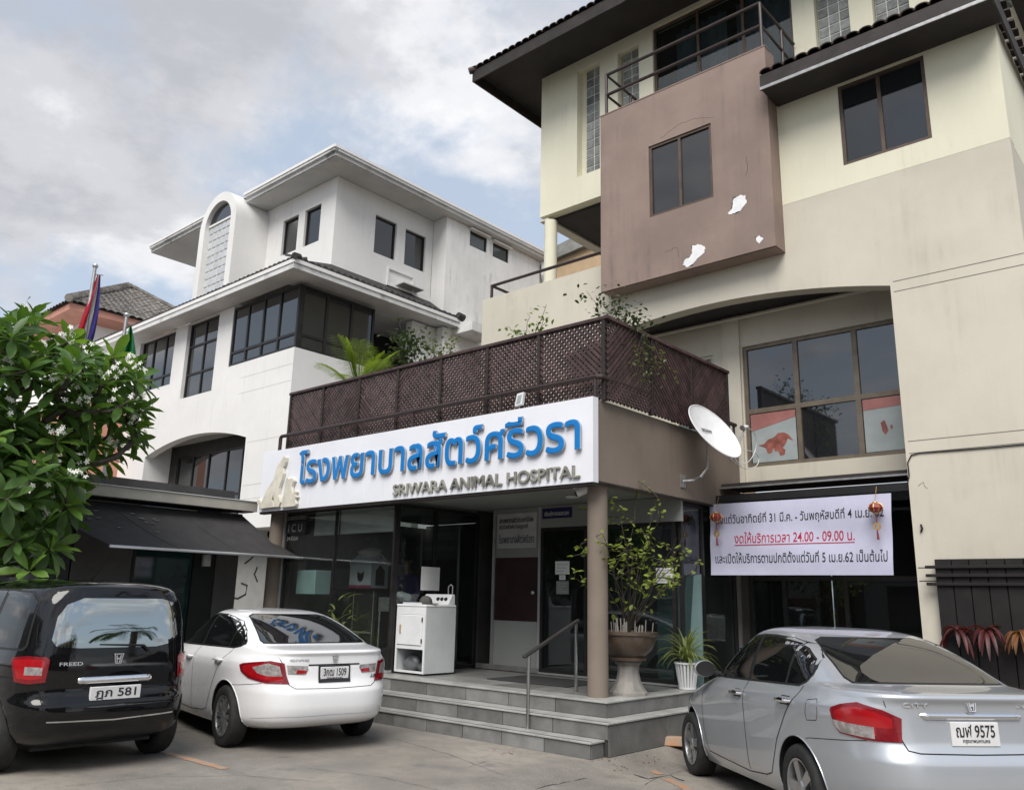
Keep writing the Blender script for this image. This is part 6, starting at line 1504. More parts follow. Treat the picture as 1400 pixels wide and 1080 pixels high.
def plumeria(base, label):
    r = random.Random(11)
    t = thing('plumeria_tree', label, 'tree', base)
    # crown tips from where the photograph shows foliage: pixel outline -> points at the tree's distance
    outline = [(-90, 400), (-30, 408), (15, 412), (42, 430), (62, 458), (85, 462), (105, 468), (120, 482), (150, 472), (178, 490), (200, 512), (218, 540), (210, 560), (195, 575), (190, 600), (182, 620), (160, 640), (115, 645), (95, 670), (100, 700), (85, 735), (70, 765), (40, 785), (10, 790), (-40, 790), (-120, 700), (-130, 520)]
    tips = []; D0 = 12.7
    while len(tips) < 225:
        x, y = r.uniform(-130, 215), r.uniform(425, 800)
        if not pip((x, y), outline): continue
        d = ray(x, y); hd = math.hypot(d.x, d.y); q = D0 + r.uniform(-1.25, 1.25) * (1 - abs((x - 40) / 260) ** 2)
        p = Vector((d.x / hd * q, d.y / hd * q, CAM_H + d.z / hd * q))
        if p.y > 4.3 and p.x < -13.4 and p.z < 3.3: continue
        if min([(p - a).length for a in tips], default=9) < .24: continue
        if p.x < XK + .2 and p.z < 3.3: continue
        tips.append(p)
    fork = Vector((base[0], base[1], 1.9)); nodes = [(Vector(base), None, 0), (fork, 0, 0)]; order = sorted(range(len(tips)), key=lambda i: (tips[i] - fork).length)
    cen = sum(tips, Vector()) / len(tips); kids = {0: [1]}
    edges = []
    for i in order:
        p = tips[i]; best = min(range(1, len(nodes)), key=lambda k: (nodes[k][0] - p).length + .35 * (nodes[k][0] - fork).length + (3 if nodes[k][0].z > p.z + .1 else 0))
        q = nodes[best][0]; d = p - q; mid = q.lerp(p, .55) + Vector((r.uniform(-.08, .08), r.uniform(-.08, .08), -.10 * d.length))
        nodes.append((mid, best, 0)); nodes.append((p, len(nodes) - 1, 0))
    cnt = [0] * len(nodes)
    for k in range(len(nodes) - 1, 0, -1):
        cnt[k] += 1; cnt[nodes[k][1]] += cnt[k]
    br = MB()
    br.tube([Vector(base), Vector(base).lerp(fork, .5) + Vector((.05, .03, 0)), fork], [.15, .12, .11], 10)
    for k in range(2, len(nodes)):
        a = nodes[nodes[k][1]][0]; rad = lambda c: min(.09, .011 + .0065 * math.sqrt(c)); br.tube([a, nodes[k][0]], [rad(cnt[nodes[k][1]]) if nodes[k][1] > 1 else .07, rad(cnt[k])], 6)
    put('trunk', br, M['bark'], t, smooth=True, ang=60)
    proto = [leaf_verts(L, W, .15, dr) for L, W, dr in ((.40, .135, .16), (.36, .12, .25), (.31, .11, .10))]
    pme = []
    for pr in proto:
        for mm in ('leaf', 'leafyoung'):
            q = MB().add(*pr).mesh('leaf', smooth=True, ang=60); q.materials.append(M[mm]); pme.append(q)
    allm = []
    for p in tips:
        ax = ((p - cen).normalized() * .55 + Vector((0, 0, .8)) + Vector((r.uniform(-.3, .3), r.uniform(-.3, .3), 0))).normalized()
        young = r.random() < .28; n = r.randint(9, 15); ph = r.uniform(0, 6.28)
        a1 = ax.orthogonal().normalized(); a2 = ax.cross(a1)
        for k in range(n):
            a = ph + k * 2.4; el = R(62) - R(100) * (k / n) + r.uniform(-.15, .15)
            d = (a1 * math.cos(a) + a2 * math.sin(a)) * math.cos(el) + ax * math.sin(el)
            m = frame_mat(p + d * .02, d, ax, r.uniform(-.3, .3)) @ Matrix.Scale(r.uniform(.7, 1.05), 4)
            allm.append((m, r.randrange(3), 1 if (young and k < n * .6) else 0, p))
    camp = Vector((0, 0, CAM_H)); order = sorted(range(len(allm)), key=lambda i: (allm[i][3] - camp).length + (0 if ray_in(allm[i][3]) else 50))
    near = set(order[:300]); big = {0: MB(), 1: MB()}
    for i, (m, k, y, p) in enumerate(allm):
        if i in near:
            o = link('leaf', pme[k * 2 + y], None, t); o.matrix_basis = m
        else: add_leaf(big[y], m, proto[k])
    for y in (0, 1):
        if big[y].v: put('crown', big[y], M['leafyoung' if y else 'leaf'], t, smooth=True, ang=60, kind='stuff')
    fl = MB()
    for p in tips:
        if r.random() < (.75 if p.dot(_rt) / p.dot(_fwd) > -.5 else .35) and ray_in(p):
            c = p + Vector((r.uniform(-.05, .05), r.uniform(-.05, .05), r.uniform(.10, .2))) + (camp - p).normalized() * r.uniform(.05, .2)
            for q in range(r.randint(4, 9)):
                fc = c + Vector((r.gauss(0, .065), r.gauss(0, .065), r.gauss(0, .05))); fd = (Vector((r.gauss(0, .5), r.gauss(0, .5), .5)) + (camp - fc).normalized() * .8).normalized(); a1 = fd.orthogonal().normalized(); a2 = fd.cross(a1)
                for k in range(5):
                    a = k * 1.2566; dd = a1 * math.cos(a) + a2 * math.sin(a); ee = fd.cross(dd); s = .040
                    fl.add([fc, fc + (dd * .55 + ee * .33) * s + fd * .008, fc + dd * s * 1.05 + fd * .004, fc + (dd * .55 - ee * .25) * s + fd * .014], [(0, 1, 2, 3)])
    put('flowers', fl, M['petal'], t, kind='stuff')
    fallen = MB()
    for i in range(16):
        s_, t_ = r.uniform(.05, .8), r.uniform(.15, .95); q = Vector(awp(s_ * nu_a, t_ * nv_a)) + Vector((0, 0, .012))
        for k in range(5):
            a = k * 1.2566 + i; fallen.add([q, q + Vector((math.cos(a - .4) * .03, math.sin(a - .4) * .03, .012)), q + Vector((math.cos(a) * .045, math.sin(a) * .045, .008)), q + Vector((math.cos(a + .4) * .03, math.sin(a + .4) * .03, .014))], [(0, 1, 2, 3)])
    tag(put('fallen_flowers', fallen, M['petal']), 'white flowers fallen on the charcoal awning', 'flowers', kind='stuff')
def ray_in(p):
    v = p - Vector((0, 0, CAM_H)); z = v.dot(_fwd)
    return z > .1 and -20 < 700 + FPX * v.dot(_rt) / z < 1420 and -20 < 540 + FPX * v.dot(_dn) / z < 1100
nu_a, nv_a = 24, 10
plumeria((-12.75, 3.3, 0), 'frangipani tree with large green leaf rosettes and white flowers at the left edge')
def leafy_clump(name, label, cat, anchor, stems, leafm, L, W, seed, per=9, spread=.1, parent=None, droop=.3, twr=.006, group=None, hang=0.0, smooth_=True):
    """stems: list of 3D polylines; leaves scattered along their outer part"""
    r = random.Random(seed); t = thing(name, label, cat, anchor, group)
    tw = MB(); lv = MB(); pr = [leaf_verts(L * k, W * k, .12, droop, 3, .5) for k in (1.0, .8, .65)]
    for st_ in stems:
        st_ = [Vector(p) for p in st_]; tw.tube(st_, [twr * (1 - .6 * i / (len(st_) - 1)) for i in range(len(st_))], 5)
        tot = len(st_) - 1
        for k in range(per):
            s_ = (.25 + .75 * (k + r.random()) / per) * tot; i = min(int(s_), tot - 1); p = st_[i].lerp(st_[i + 1], s_ - i) + Vector((r.gauss(0, spread), r.gauss(0, spread), r.gauss(0, spread))) * .5
            d = Vector((r.gauss(0, 1), r.gauss(0, 1), r.gauss(.25 - hang, .5))); add_leaf(lv, frame_mat(p, d, Vector((r.gauss(0, .4), r.gauss(0, .4), 1)).normalized(), r.uniform(-.5, .5)), pr[r.randrange(3)])
    put('stems', tw, M['twig'], t, smooth=True, kind='stuff'); put('leaves', lv, leafm, t, kind='stuff')
    return t
def grow(base, top_pts, r, sag=.0, n=5):
    out = []
    for q in top_pts:
        b, q = Vector(base), Vector(q); pts = [b]
        for i in range(1, n + 1):
            s = i / n; p = b.lerp(q, s) + Vector((r.gauss(0, .025), r.gauss(0, .025), math.sin(math.pi * s) * sag)); pts.append(p)
        out.append(pts)
    return out
# urn with the small-leaved shrub
PB = Vector((-5.93, 8.98, .521))
ur = thing('pedestal_urn', 'brown bowl planter on a flared pale stone pedestal behind the entrance column', 'planter', PB)
M['stone'] = mat('pale_stone_pedestal', (0.25, 0.235, 0.215), .8, var=.12, vscale=7, bump=.2); M['glaze'] = mat('brown_glazed_pot', (0.095, 0.068, 0.050), .35, var=.15, vscale=6); M['soil'] = mat('dark_soil', (0.03, 0.022, 0.016), .95, var=.3, vscale=20)
put('pedestal', MB().lathe([(.24, 0), (.235, .03), (.19, .08), (.15, .16), (.13, .26), (.135, .34), (.16, .36), (.16, .385)], PB, 10), M['stone'], ur, smooth=True, ang=25)
put('bowl', MB().lathe([(.14, .386), (.22, .40), (.225, .425), (.20, .44), (.29, .52), (.335, .62), (.345, .68), (.37, .70), (.37, .735), (.335, .74), (.32, .70), (.25, .66)], PB, 36, cap=False), M['glaze'], ur, smooth=True, ang=40)
put('soil', MB().lathe([(.325, .69), (.325, .705), (.0001, .72)], PB, 24), M['soil'], ur)
r = random.Random(5); top = []
for i in range(17):
    x, y = [(785, 790), (790, 745), (812, 700), (842, 668), (868, 690), (898, 680), (893, 712), (930, 735), (940, 735), (945, 780), (925, 800), (935, 760), (880, 760), (860, 740), (835, 770), (905, 770), (825, 730)][i]
    q = atY(x, y, PB.y + (r.uniform(-.75, -.45) if x < 850 else r.uniform(-.45, .35))); top.append(q)
stems = grow(PB + Vector((0, 0, .7)), top, r, .10, 6)
for s_ in list(stems):
    for k in range(4):
        i = r.randint(3, 6); b = s_[i]; e = b + Vector((r.gauss(0, .16), r.gauss(0, .16), r.uniform(-.05, .22))); stems.append([b, b.lerp(e, .5) + Vector((0, 0, .02)), e])
sh = leafy_clump('potted_shrub', 'sparse shrub with small yellow green leaves growing from the brown bowl', 'shrub', PB + Vector((0, 0, .7)), stems, M['leafpale'], .088, .056, 21, per=5, spread=.05, droop=.1, twr=.008)
stubs = MB()
for i in range(26):
    a, d = r.uniform(0, 6.28), r.uniform(.1, .3); stubs.tube([PB + Vector((d * math.cos(a), d * math.sin(a), .71)), PB + Vector((d * math.cos(a) * 1.05, d * math.sin(a) * 1.05, .71 + r.uniform(.08, .2)))], .006, 5)
put('dry_stubs', stubs, mat('dry_pale_twig', (0.30, 0.28, 0.25), .9), sh, kind='stuff')
# strap-leaf plant in a white slatted pot
def strap_plant(name, label, cat, base, n, L, m, seed, w=.022, up=.75, group=None, droop=1.0, wide=.8):
    r = random.Random(seed); t = thing(name, label, cat, base, group); lv = MB()
    for i in range(n):
        a = r.uniform(0, 6.28); el = r.uniform(up - .45, up + .45); ln = L * r.uniform(.6, 1.15); d = Vector((math.cos(a) * wide, math.sin(a) * wide, 0)); p = Vector(base); pts = []; vz = math.sin(el); vx = math.cos(el)
        for k in range(8):
            pts.append(p.copy()); p = p + (d * vx + Vector((0, 0, vz))) * ln / 7; vz -= droop * .26; q = math.hypot(vx, vz); vx, vz = vx / q, vz / q
        sd_ = Vector((-math.sin(a), math.cos(a), 0)); A = []; B = []; Cc = []
        for k, p in enumerate(pts):
            ww = w * (math.sin(math.pi * (.15 + .85 * k / 7)) ** .6 if k < 7 else 0.02) / 2; A.append(p + sd_ * ww + Vector((0, 0, ww * .5))); Cc.append(p); B.append(p - sd_ * ww + Vector((0, 0, ww * .5)))
        lv.add(A + Cc + B, [(j, j + 1, 9 + j, 8 + j) for j in range(7)] + [(8 + j, 9 + j, 17 + j, 16 + j) for j in range(7)])
    put('leaves', lv, m, t, smooth=True, ang=60, kind='stuff'); return t
sb = atZ(944, 936, .52) ; sb = Vector((-5.77, 10.12, .521))
pot = thing('slatted_pot', 'white slatted plant pot standing at the right end of the landing', 'pot', sb)
for k in range(20):
    a = 2 * math.pi * k / 20; put('slat', MB().bar(sb + Vector((.10 * math.cos(a), .10 * math.sin(a), .0)), sb + Vector((.155 * math.cos(a), .155 * math.sin(a), .34)), .026, .008, (math.cos(a), math.sin(a), 0)), M['whiteplastic'], pot)
put('liner', MB().lathe([(.09, .01), (.14, .32), (.0001, .32)], sb, 20), M['greywall'], pot)
for z, rr_ in ((.02, .108), (.33, .16)): put('hoop', MB().lathe([(rr_, -.01), (rr_ + .006, -.01), (rr_ + .006, .01), (rr_, .01)], sb + Vector((0, 0, z)), 24, cap=False), M['whiteplastic'], pot)
strap_plant('spider_plant', 'arching pale green strap leaved plant in the white slatted pot', 'plant', sb + Vector((0, 0, .33)), 85, .62, M['leafstrap'], 3, .020, .95)
# plant by the shop window, behind the white car
bs = Vector((-10.75, 8.28, .521)); r = random.Random(8)
bp_ = thing('window_plant', 'leafy yellow green plant in a dark pot below the shop window', 'plant', bs)
put('pot', MB().lathe([(.11, 0), (.14, .02), (.17, .26), (.18, .28), (.16, .28), (.15, .24), (.0001, .24)], bs, 20), M['glaze'], bp_, smooth=True)
lv = MB(); pr = leaf_verts(.30, .05, .1, .45, 5, .4)
for i in range(75):
    b = bs + Vector((r.gauss(0, .13), r.gauss(0, .10), .28 + abs(r.gauss(.22, .18)))); d = Vector((r.gauss(0, .7), r.gauss(0, .7), r.uniform(.3, 1.3))); add_leaf(lv, frame_mat(b, d) @ Matrix.Scale(r.uniform(.6, 1.1), 4), pr)
put('leaves', lv, leafmat('variegated_bamboo_leaf', (0.19, 0.24, 0.07)), bp_, kind='stuff'); st_ = MB()
for i in range(9): st_.tube([bs + Vector((r.gauss(0, .05), r.gauss(0, .05), .25)), bs + Vector((r.gauss(0, .12), r.gauss(0, .1), .75))], .007, 5)
put('stems', st_, M['twig'], bp_, kind='stuff')
# terrace palm
def palm(base, label, name, n, L, seed, leafm, h=0.0, lw=.03, ll=.30, dr=.24):
    r = random.Random(seed); t = thing(name, label, 'palm', base); base = Vector(base)
    if h: 
        put('trunk', MB().tube([base, base + Vector((.12, 0, h * .5)), base + Vector((0, .1, h))], [.17, .13, .12], 10), M['bark'], t, smooth=True)
    crown = base + Vector((0, .1 if h else 0, h))
    for i in range(n):
        a = 2 * math.pi * i / n + r.uniform(-.3, .3); el = r.uniform(.95, 1.45) if not h else r.uniform(-.1, 1.2); p = crown.copy(); vx, vz = math.cos(el), math.sin(el); d = Vector((math.cos(a), math.sin(a), 0)); pts = []; ln = L * r.uniform(.75, 1.1)
        for k in range(13):
            pts.append(p.copy()); p = p + (d * vx + Vector((0, 0, vz))) * ln / 12; vz -= dr * .55; q = math.hypot(vx, vz); vx, vz = vx / q, vz / q
        fr = put('frond', MB().tube(pts, [.012 * (1 - .8 * k / 12) for k in range(13)], 5), leafm, t, smooth=True)
        lf = MB(); sd_ = Vector((-math.sin(a), math.cos(a), 0)); pr = leaf_verts(ll, lw, .1, .35, 3, .35)
        for k in range(3, 12):
            for u in (0, .33, .66):
                q = pts[k].lerp(pts[k + 1], u); tg = (pts[k + 1] - pts[k]).normalized(); s_ = math.sin(math.pi * (.18 + .8 * (k - 3 + u) / 9.5)) ** .6
                for sg in (1, -1): add_leaf(lf, frame_mat(q, sd_ * sg + tg * .75 + Vector((0, 0, .15))) @ Matrix.Scale(s_ * r.uniform(.85, 1.1), 4), pr)
        put('leaflets', lf, leafm, fr, kind='stuff')
    return t
pb = atY(492, 515, 9.0); pb.z = 5.0
palm(pb, 'small lime green palm growing on the terrace behind the lattice', 'terrace_palm', 12, 1.15, 4, M['leafpalm'], ll=.34, lw=.026, dr=.17)
put('pot', MB().lathe([(.15, -.52), (.2, -.5), (.25, -.1), (.25, 0), (.22, 0), (.0001, -.03)], pb, 20), M['glaze'], [o for o in COL.objects if o.name.startswith('terrace_palm')][0], smooth=True)
# creepers and terrace shrubs
def px_clump(name, label, cat, pxs, Y, base_px, leafm, L, W, seed, per, spread=.12, depth=.25, hang=0.0, droop=.3):
    r = random.Random(seed); b = atY(*base_px, Y); st_ = []
    for x, y in pxs:
        q = atY(x, y, Y + r.uniform(-depth, depth)); bb = b + Vector((r.gauss(0, .08), 0, 0)); st_ += grow(bb, [q], r, .05, 5)
    return leafy_clump(name, label, cat, (b.x, b.y, b.z), st_, leafm, L, W, seed, per, spread, hang=hang, droop=droop)
px_clump('dark_creeper', 'dark leafed creeper beside the palm under the white eave', 'creeper', [(535, 450), (545, 440), (558, 455), (570, 448), (577, 470), (540, 475), (555, 485), (565, 465), (548, 462), (575, 455)], 9.6, (556, 520), M['leafdark'], .13, .08, 31, 26, .22)
px_clump('terrace_shrub', 'grey green trailing shrub right of the dark creeper above the lattice', 'shrub', [(580, 458), (590, 462), (602, 455), (612, 466), (622, 470), (628, 464), (606, 472), (585, 470)], 9.4, (600, 505), leafmat('grey_green_leaf', (.12, .15, .055)), .09, .05, 32, 20, .2)
px_clump('climbing_shoot', 'thin climbing shoots over the middle of the lattice top', 'creeper', [(690, 446), (700, 450), (722, 428), (735, 440), (748, 417), (752, 436), (745, 432)], 8.6, (725, 470), leafmat('bright_shoot_leaf', (.15, .24, .05)), .09, .05, 33, 8, .14)
px_clump('corner_climber', 'bushy climber spilling over the lattice corner below the brown bay', 'creeper', [(800, 398), (812, 405), (825, 415), (840, 410), (855, 418), (868, 425), (880, 432), (890, 440), (846, 430), (860, 440), (872, 445), (818, 425), (835, 395), (885, 452)], 9.0, (850, 462), M['leafdark'], .085, .045, 34, 26, .2)
st_ = []; r = random.Random(35)
for x, y in ((862, 505), (872, 498), (885, 508), (895, 502), (905, 512), (915, 508), (880, 520), (900, 530), (870, 515), (925, 515)):
    q = atX(x, y, -5.70); st_.append([atX(878, 455, -5.72), atX((x + 878) / 2, (y + 470) / 2, -5.70), q])
leafy_clump('lattice_climber', 'pale trailing climber hanging on the right side of the lattice', 'creeper', atX(878, 470, -5.72), st_, leafmat('pale_climber_leaf', (.16, .19, .08)), .075, .04, 36, 12, .14, hang=.4)
# bromeliads on the dark screen
for k, (x, y, lab) in enumerate(((1309, 862, 'maroon drooping bromeliad on the dark screen, nearest the beige pier'), (1349, 862, 'maroon bromeliad, middle of three on the dark screen'), (1394, 866, 'orange tinted bromeliad on the dark screen at the picture edge'))):
    p = atY(x, y, 10.98)
    bt = strap_plant('bromeliad', lab, 'bromeliad', p, 20, .44, M['leafred'] if k < 2 else leafmat('orange_strap_leaf', (.22, .10, .045)), 40 + k, .045, .25, 'bromeliads hung on the dark screen', 1.25)
    put('holder', MB().lathe([(.03, -.08), (.05, -.06), (.055, .0), (.0001, .0)], p, 10).tube([p, (p.x, 11.05, p.z)], .01, 5), M['black'], bt)
strap_plant('agave', 'stiff green agave at the foot of the dark screen', 'plant', atY(1390, 975, 10.6) if False else Vector((-1.75, 10.55, -.05)), 22, .95, leafmat('agave_leaf', (.07, .13, .05)), 50, .075, 1.15, None, .25, .7)
# ------------------------------------------------------------------ THINGS ON AND BEHIND THE PORCH
# clothes dryer on the landing
DX0, DX1, DY0, DY1, DZ = -9.78, -9.15, 8.58, 9.20, .545
dr = thing('clothes_dryer', 'white enamel clothes dryer with open lower compartment on the clinic landing', 'dryer', ((DX0 + DX1) / 2, 8.9, .521))
M['enamel2'] = mat('grey_white_side_panel', (0.56, 0.58, 0.59), .35, var=.04)
t_ = .02; HZ0, HZ1 = DZ, DZ + .93
put('side_panel', MB().box(DX0, DX0 + t_, DY0 + .021, DY1, HZ0, HZ1), M['enamel2'], dr)
put('side_panel', MB().box(DX1 - t_, DX1, DY0 + .021, DY1, HZ0, HZ1), M['enamel2'], dr)
put('back_panel', MB().box(DX0 + t_, DX1 - t_, DY1 - t_, DY1 - .001, HZ0, HZ1), M['enamel2'], dr)
put('front_panel', MB().plate(rect(DX0, DX1, HZ0, HZ1), [rect(DX0 + .03, DX1 - .03, HZ0 + .03, HZ0 + .33), rect(DX0 + .035, DX1 - .06, HZ0 + .38, HZ1 - .11)], planeY(DY0), .02), M['whiteplastic'], dr)
dd_ = put('door', MB().box(DX0 + .04, DX1 - .065, DY0 - .012, DY0 + .02, HZ0 + .385, HZ1 - .115), M['whiteplastic'], dr, bevel=.008)
put('handle', MB().box(DX0 + .10, DX0 + .125, DY0 - .03, DY0 - .012, HZ0 + .55, HZ0 + .67), mat('tan_handle', (.40, .30, .17), .5), dd_, bevel=.004)
for z in (HZ0 + .42, HZ0 + .72): put('hinge', MB().box(DX1 - .068, DX1 - .055, DY0 - .016, DY0 - .001, z, z + .06), M['black'], dd_)
put('shelf', MB().box(DX0 + t_, DX1 - t_, DY0 + .02, DY1 - t_, HZ0 + .34, HZ0 + .355), M['enamel2'], dr)
put('bottom', MB().box(DX0 + t_, DX1 - t_, DY0 + .021, DY1 - t_, HZ0, HZ0 + .012), M['enamel2'], dr)
put('top', MB().box(DX0 - .006, DX1 + .006, DY0 - .008, DY1, HZ1 + .001, HZ1 + .035), M['whiteplastic'], dr, bevel=.008)
put('lid', MB().box(DX0 + .06, DX1 - .16, DY0 + .05, DY1 - .2, HZ1 + .036, HZ1 + .06), M['enamel2'], dr, bevel=.006)
cons = put('console', MB().add([(DX0 + .02, DY1 - .16, HZ1 + .036), (DX1 - .02, DY1 - .16, HZ1 + .036), (DX1 - .02, DY1, HZ1 + .036), (DX0 + .02, DY1, HZ1 + .036), (DX0 + .02, DY1 - .07, HZ1 + .19), (DX1 - .02, DY1 - .07, HZ1 + .19), (DX1 - .02, DY1 - .01, HZ1 + .19), (DX0 + .02, DY1 - .01, HZ1 + .19)], [(0, 3, 2, 1), (4, 5, 6, 7), (0, 1, 5, 4), (1, 2, 6, 5), (2, 3, 7, 6), (3, 0, 4, 7)]), M['whiteplastic'], dr, bevel=.012, seg=2)
for k in range(3): put('dial', MB().tube([(DX1 - .10 - k * .085, DY1 - .112, HZ1 + .125), (DX1 - .10 - k * .085, DY1 - .14, HZ1 + .112)], .024, 12), M['black'], cons)
for x in (DX0 + .05, DX1 - .05):
    for y in (DY0 + .05, DY1 - .05): put('foot', MB().lathe([(.018, .521), (.022, .53), (.012, .546)], (x, y, 0), 10), M['galv'], dr)
put('hose_loop', MB().tube([(DX1 - .15, DY1 - .03, HZ1 + .17), (DX1 - .15, DY1 - .03, HZ1 + .30), (DX1 - .10, DY1 - .03, HZ1 + .335), (DX1 - .06, DY1 - .03, HZ1 + .31), (DX1 - .06, DY1 - .03, HZ1 + .2)], .008, 6), M['alu'], dr, smooth=True)
def lumps(name, c, rx, ry, rz, seed, m, amp=.25, label=None, cat=None, sub=3):
    bm = bmesh.new(); bmesh.ops.create_icosphere(bm, subdivisions=sub, radius=1); r = random.Random(seed); ph = [(Vector((r.gauss(0, 1), r.gauss(0, 1), r.gauss(0, 1))), r.uniform(0, 6)) for _ in range(6)]
    for v in bm.verts:
        k = 1 + amp * sum(math.sin(v.co.dot(a) * 2.2 + b) for a, b in ph) / 4; v.co = Vector((v.co.x * rx * k, v.co.y * ry * k, max(v.co.z, -.75) * rz * k))
    zmin = min(v.co.z for v in bm.verts)
    for v in bm.verts: v.co += Vector(c) - Vector((0, 0, zmin))
    me = bpy.data.meshes.new(name); bm.to_mesh(me); bm.free()
    for p in me.polygons: p.use_smooth = True
    o = link(name, me, m)
    if label: tag(o, label, cat)
    return o
M['greybag'] = mat('grey_plastic_bag', (0.13, 0.14, 0.145), .35, var=.2, vscale=12, bump=.5, bscale=18); M['greycloth'] = mat('grey_felt', (0.085, 0.083, 0.08), .9, var=.15, vscale=12)
lumps('plastic_bag', (DX0 + .2, DY0 + .2, HZ0 + .013), .15, .13, .12, 3, M['greybag'], .3, 'crumpled grey plastic bag in the dryer compartment, left', 'bag')
lumps('plastic_bundle', (DX0 + .43, DY0 + .22, HZ0 + .013), .10, .12, .07, 4, M['greybag'], .3, 'flatter grey bundle in the dryer compartment, right', 'bundle')
cp = thing('cap', 'dark grey peaked cap lying on top of the dryer', 'cap', (DX0 + .42, DY0 + .22, HZ1 + .036))
c0 = Vector((DX0 + .45, DY0 + .16, HZ1 + .0365))
put('crown', MB().lathe([(.10, 0), (.10, .03), (.09, .075), (.06, .11), (.02, .125), (.0001, .127)], c0, 20), M['greycloth'], cp, smooth=True)
put('peak', MB().plate([(c0.x + .05, c0.y - .09), (c0.x + .19, c0.y - .05), (c0.x + .21, c0.y + .01), (c0.x + .18, c0.y + .07), (c0.x + .05, c0.y + .09)], (), lambda u, v, d: (u, v, HZ1 + .045 + d * 1), .008), M['greycloth'], cp, bevel=.003)
# behind the shop window
YI = 9.35
cab = thing('shop_cabinet', 'dark cabinet with shelf behind the shop window', 'cabinet', (-11.6, YI + .2, .53))
put('carcass', MB().box(-12.3, -11.2, YI, YI + .45, .527, 1.72), mat('dark_cabinet', (.035, .033, .03), .5), cab)
put('shelf_board', MB().box(-12.35, -11.15, YI - .06, YI + .47, 1.722, 1.745), M['redwood'], cab)
put('drawer_line', MB().box(-12.1, -11.3, YI - .012, YI - .001, 1.0, 1.03), M['alu'], cab)
for x in (-11.8, -11.27): put('door_edge', MB().box(x - .006, x + .006, YI - .006, YI - .001, .6, 1.7), M['greywall'], cab)
M['catwhite'] = mat('white_printed_card', (.52, .53, .55), .6, var=.05); M['catpink'] = mat('dark_pink_card', (.30, .06, .12), .6)
ch = thing('cat_house', 'white card cat house with cat shaped hole and pitched roof on the shelf', 'cat house', (-11.6, YI + .1, 1.745))
hx0, hx1, hy0, hy1, hz = -11.98, -11.40, YI + .02, YI + .40, 1.7452
catp = [(-.09, .26), (-.10, .36), (-.075, .40), (-.055, .36), (.0, .345), (.055, .36), (.075, .40), (.10, .36), (.09, .26), (.05, .20), (-.05, .20)]; cxc = (hx0 + hx1) / 2
def sc_(pts, cx, cz, k=1.0): return [(cx + a * k, cz + b * k) for a, b in pts]
put('front_wall', MB().plate([(hx0, hz), (hx1, hz), (hx1, hz + .40), (hx0, hz + .40)], [sc_(catp, cxc, hz - .08, .95)], planeY(hy0), .012), M['catwhite'], ch)
put('side_wall', MB().plate([(hy0 + .013, hz), (hy1, hz), (hy1, hz + .40), ((hy0 + hy1) / 2, hz + .56), (hy0 + .013, hz + .40)], [[(hy0 + .1, hz + .05), (hy1 - .06, hz + .05), (hy1 - .06, hz + .3), ((hy0 + hy1) / 2, hz + .40), (hy0 + .1, hz + .3)]], planeX(hx1), .012), M['catwhite'], ch)
put('back_wall', MB().box(hx0, hx1 - .013, hy1 - .012, hy1, hz, hz + .4), M['black'], ch)
put('roof_panel', MB().add([(hx0 - .04, hy0 - .03, hz + .40), (hx1 + .03, hy0 - .03, hz + .40), (hx1 + .03, (hy0 + hy1) / 2, hz + .585), (hx0 - .04, (hy0 + hy1) / 2, hz + .585)], [(0, 1, 2, 3)]), M['catwhite'], ch)
put('roof_panel', MB().add([(hx0 - .04, hy1 + .03, hz + .40), (hx1 + .03, hy1 + .03, hz + .40), (hx1 + .03, (hy0 + hy1) / 2, hz + .585), (hx0 - .04, (hy0 + hy1) / 2, hz + .585)], [(3, 2, 1, 0)]), M['catwhite'], ch)
put('base_band', MB().box(hx0 - .005, hx1 + .005, hy0 - .006, hy0 - .001, hz, hz + .05), M['catpink'], ch)
lumps('folded_cloth', (cxc + .02, (hy0 + hy1) / 2, hz + .50), .24, .15, .10, 9, mat('pale_crumpled_cloth', (.42, .40, .37), .9, var=.1), .3, 'pale crumpled cloth heaped on the cat house roof', 'cloth')
bx_ = put('storage_box', MB().box(-12.48, -11.95, 8.62, 8.95, 1.62, 2.02), mat('pale_aqua_box', (.30, .42, .42), .4, var=.05), bevel=.01); tag(bx_, 'pale aqua translucent box behind the left end of the shop window', 'box')
bl_m = mat('grey_white_roller_blind', (.44, .44, .42), .8, var=.05)
for k, (a, b) in enumerate(((-12.0, -11.32), (-11.28, -9.93))):
    t = thing('roller_blind', ('left' if k == 0 else 'right') + ' pale roller blind half lowered behind the shop window', 'blind', ((a + b) / 2, 8.56, 2.62), 'roller blinds in the shop window')
    put('fabric', MB().box(a, b, 8.565, 8.569, 2.60, 2.97), bl_m, t); put('bottom_bar', MB().tube([(a, 8.567, 2.598), (b, 8.567, 2.598)], .011, 6), M['alu'], t); put('roller', MB().tube([(a, 8.575, 2.985), (b, 8.575, 2.985)], .022, 8), M['alu'], t)
ic = thing('window_lettering', 'white letters ICU on a dark plate at the top left of the shop window', 'lettering', (-12.4, 8.46, 2.6))
put('plate', MB().box(-12.68, -12.10, 8.452, 8.456, 2.62, 2.84), M['black'], ic)
flat_text('I C U', -12.60, -12.20, 2.665, 2.80, planeY(8.450), M['ceil'], ic, d0=0.0)
flat_text('24 ชั่วโมง', -12.62, -12.30, 2.52, 2.60, planeY(8.454), M['greywall'], ic, d0=0.0)
flat_text('โรงพยาบาลสัตว์', -12.66, -12.10, 2.87, 2.96, planeY(8.454), M['greywall'], ic, d0=0.0)
tb = thing('steel_basin', 'grey wash basin on thin legs behind the right of the shop window', 'basin', (-10.55, 9.2, .53))
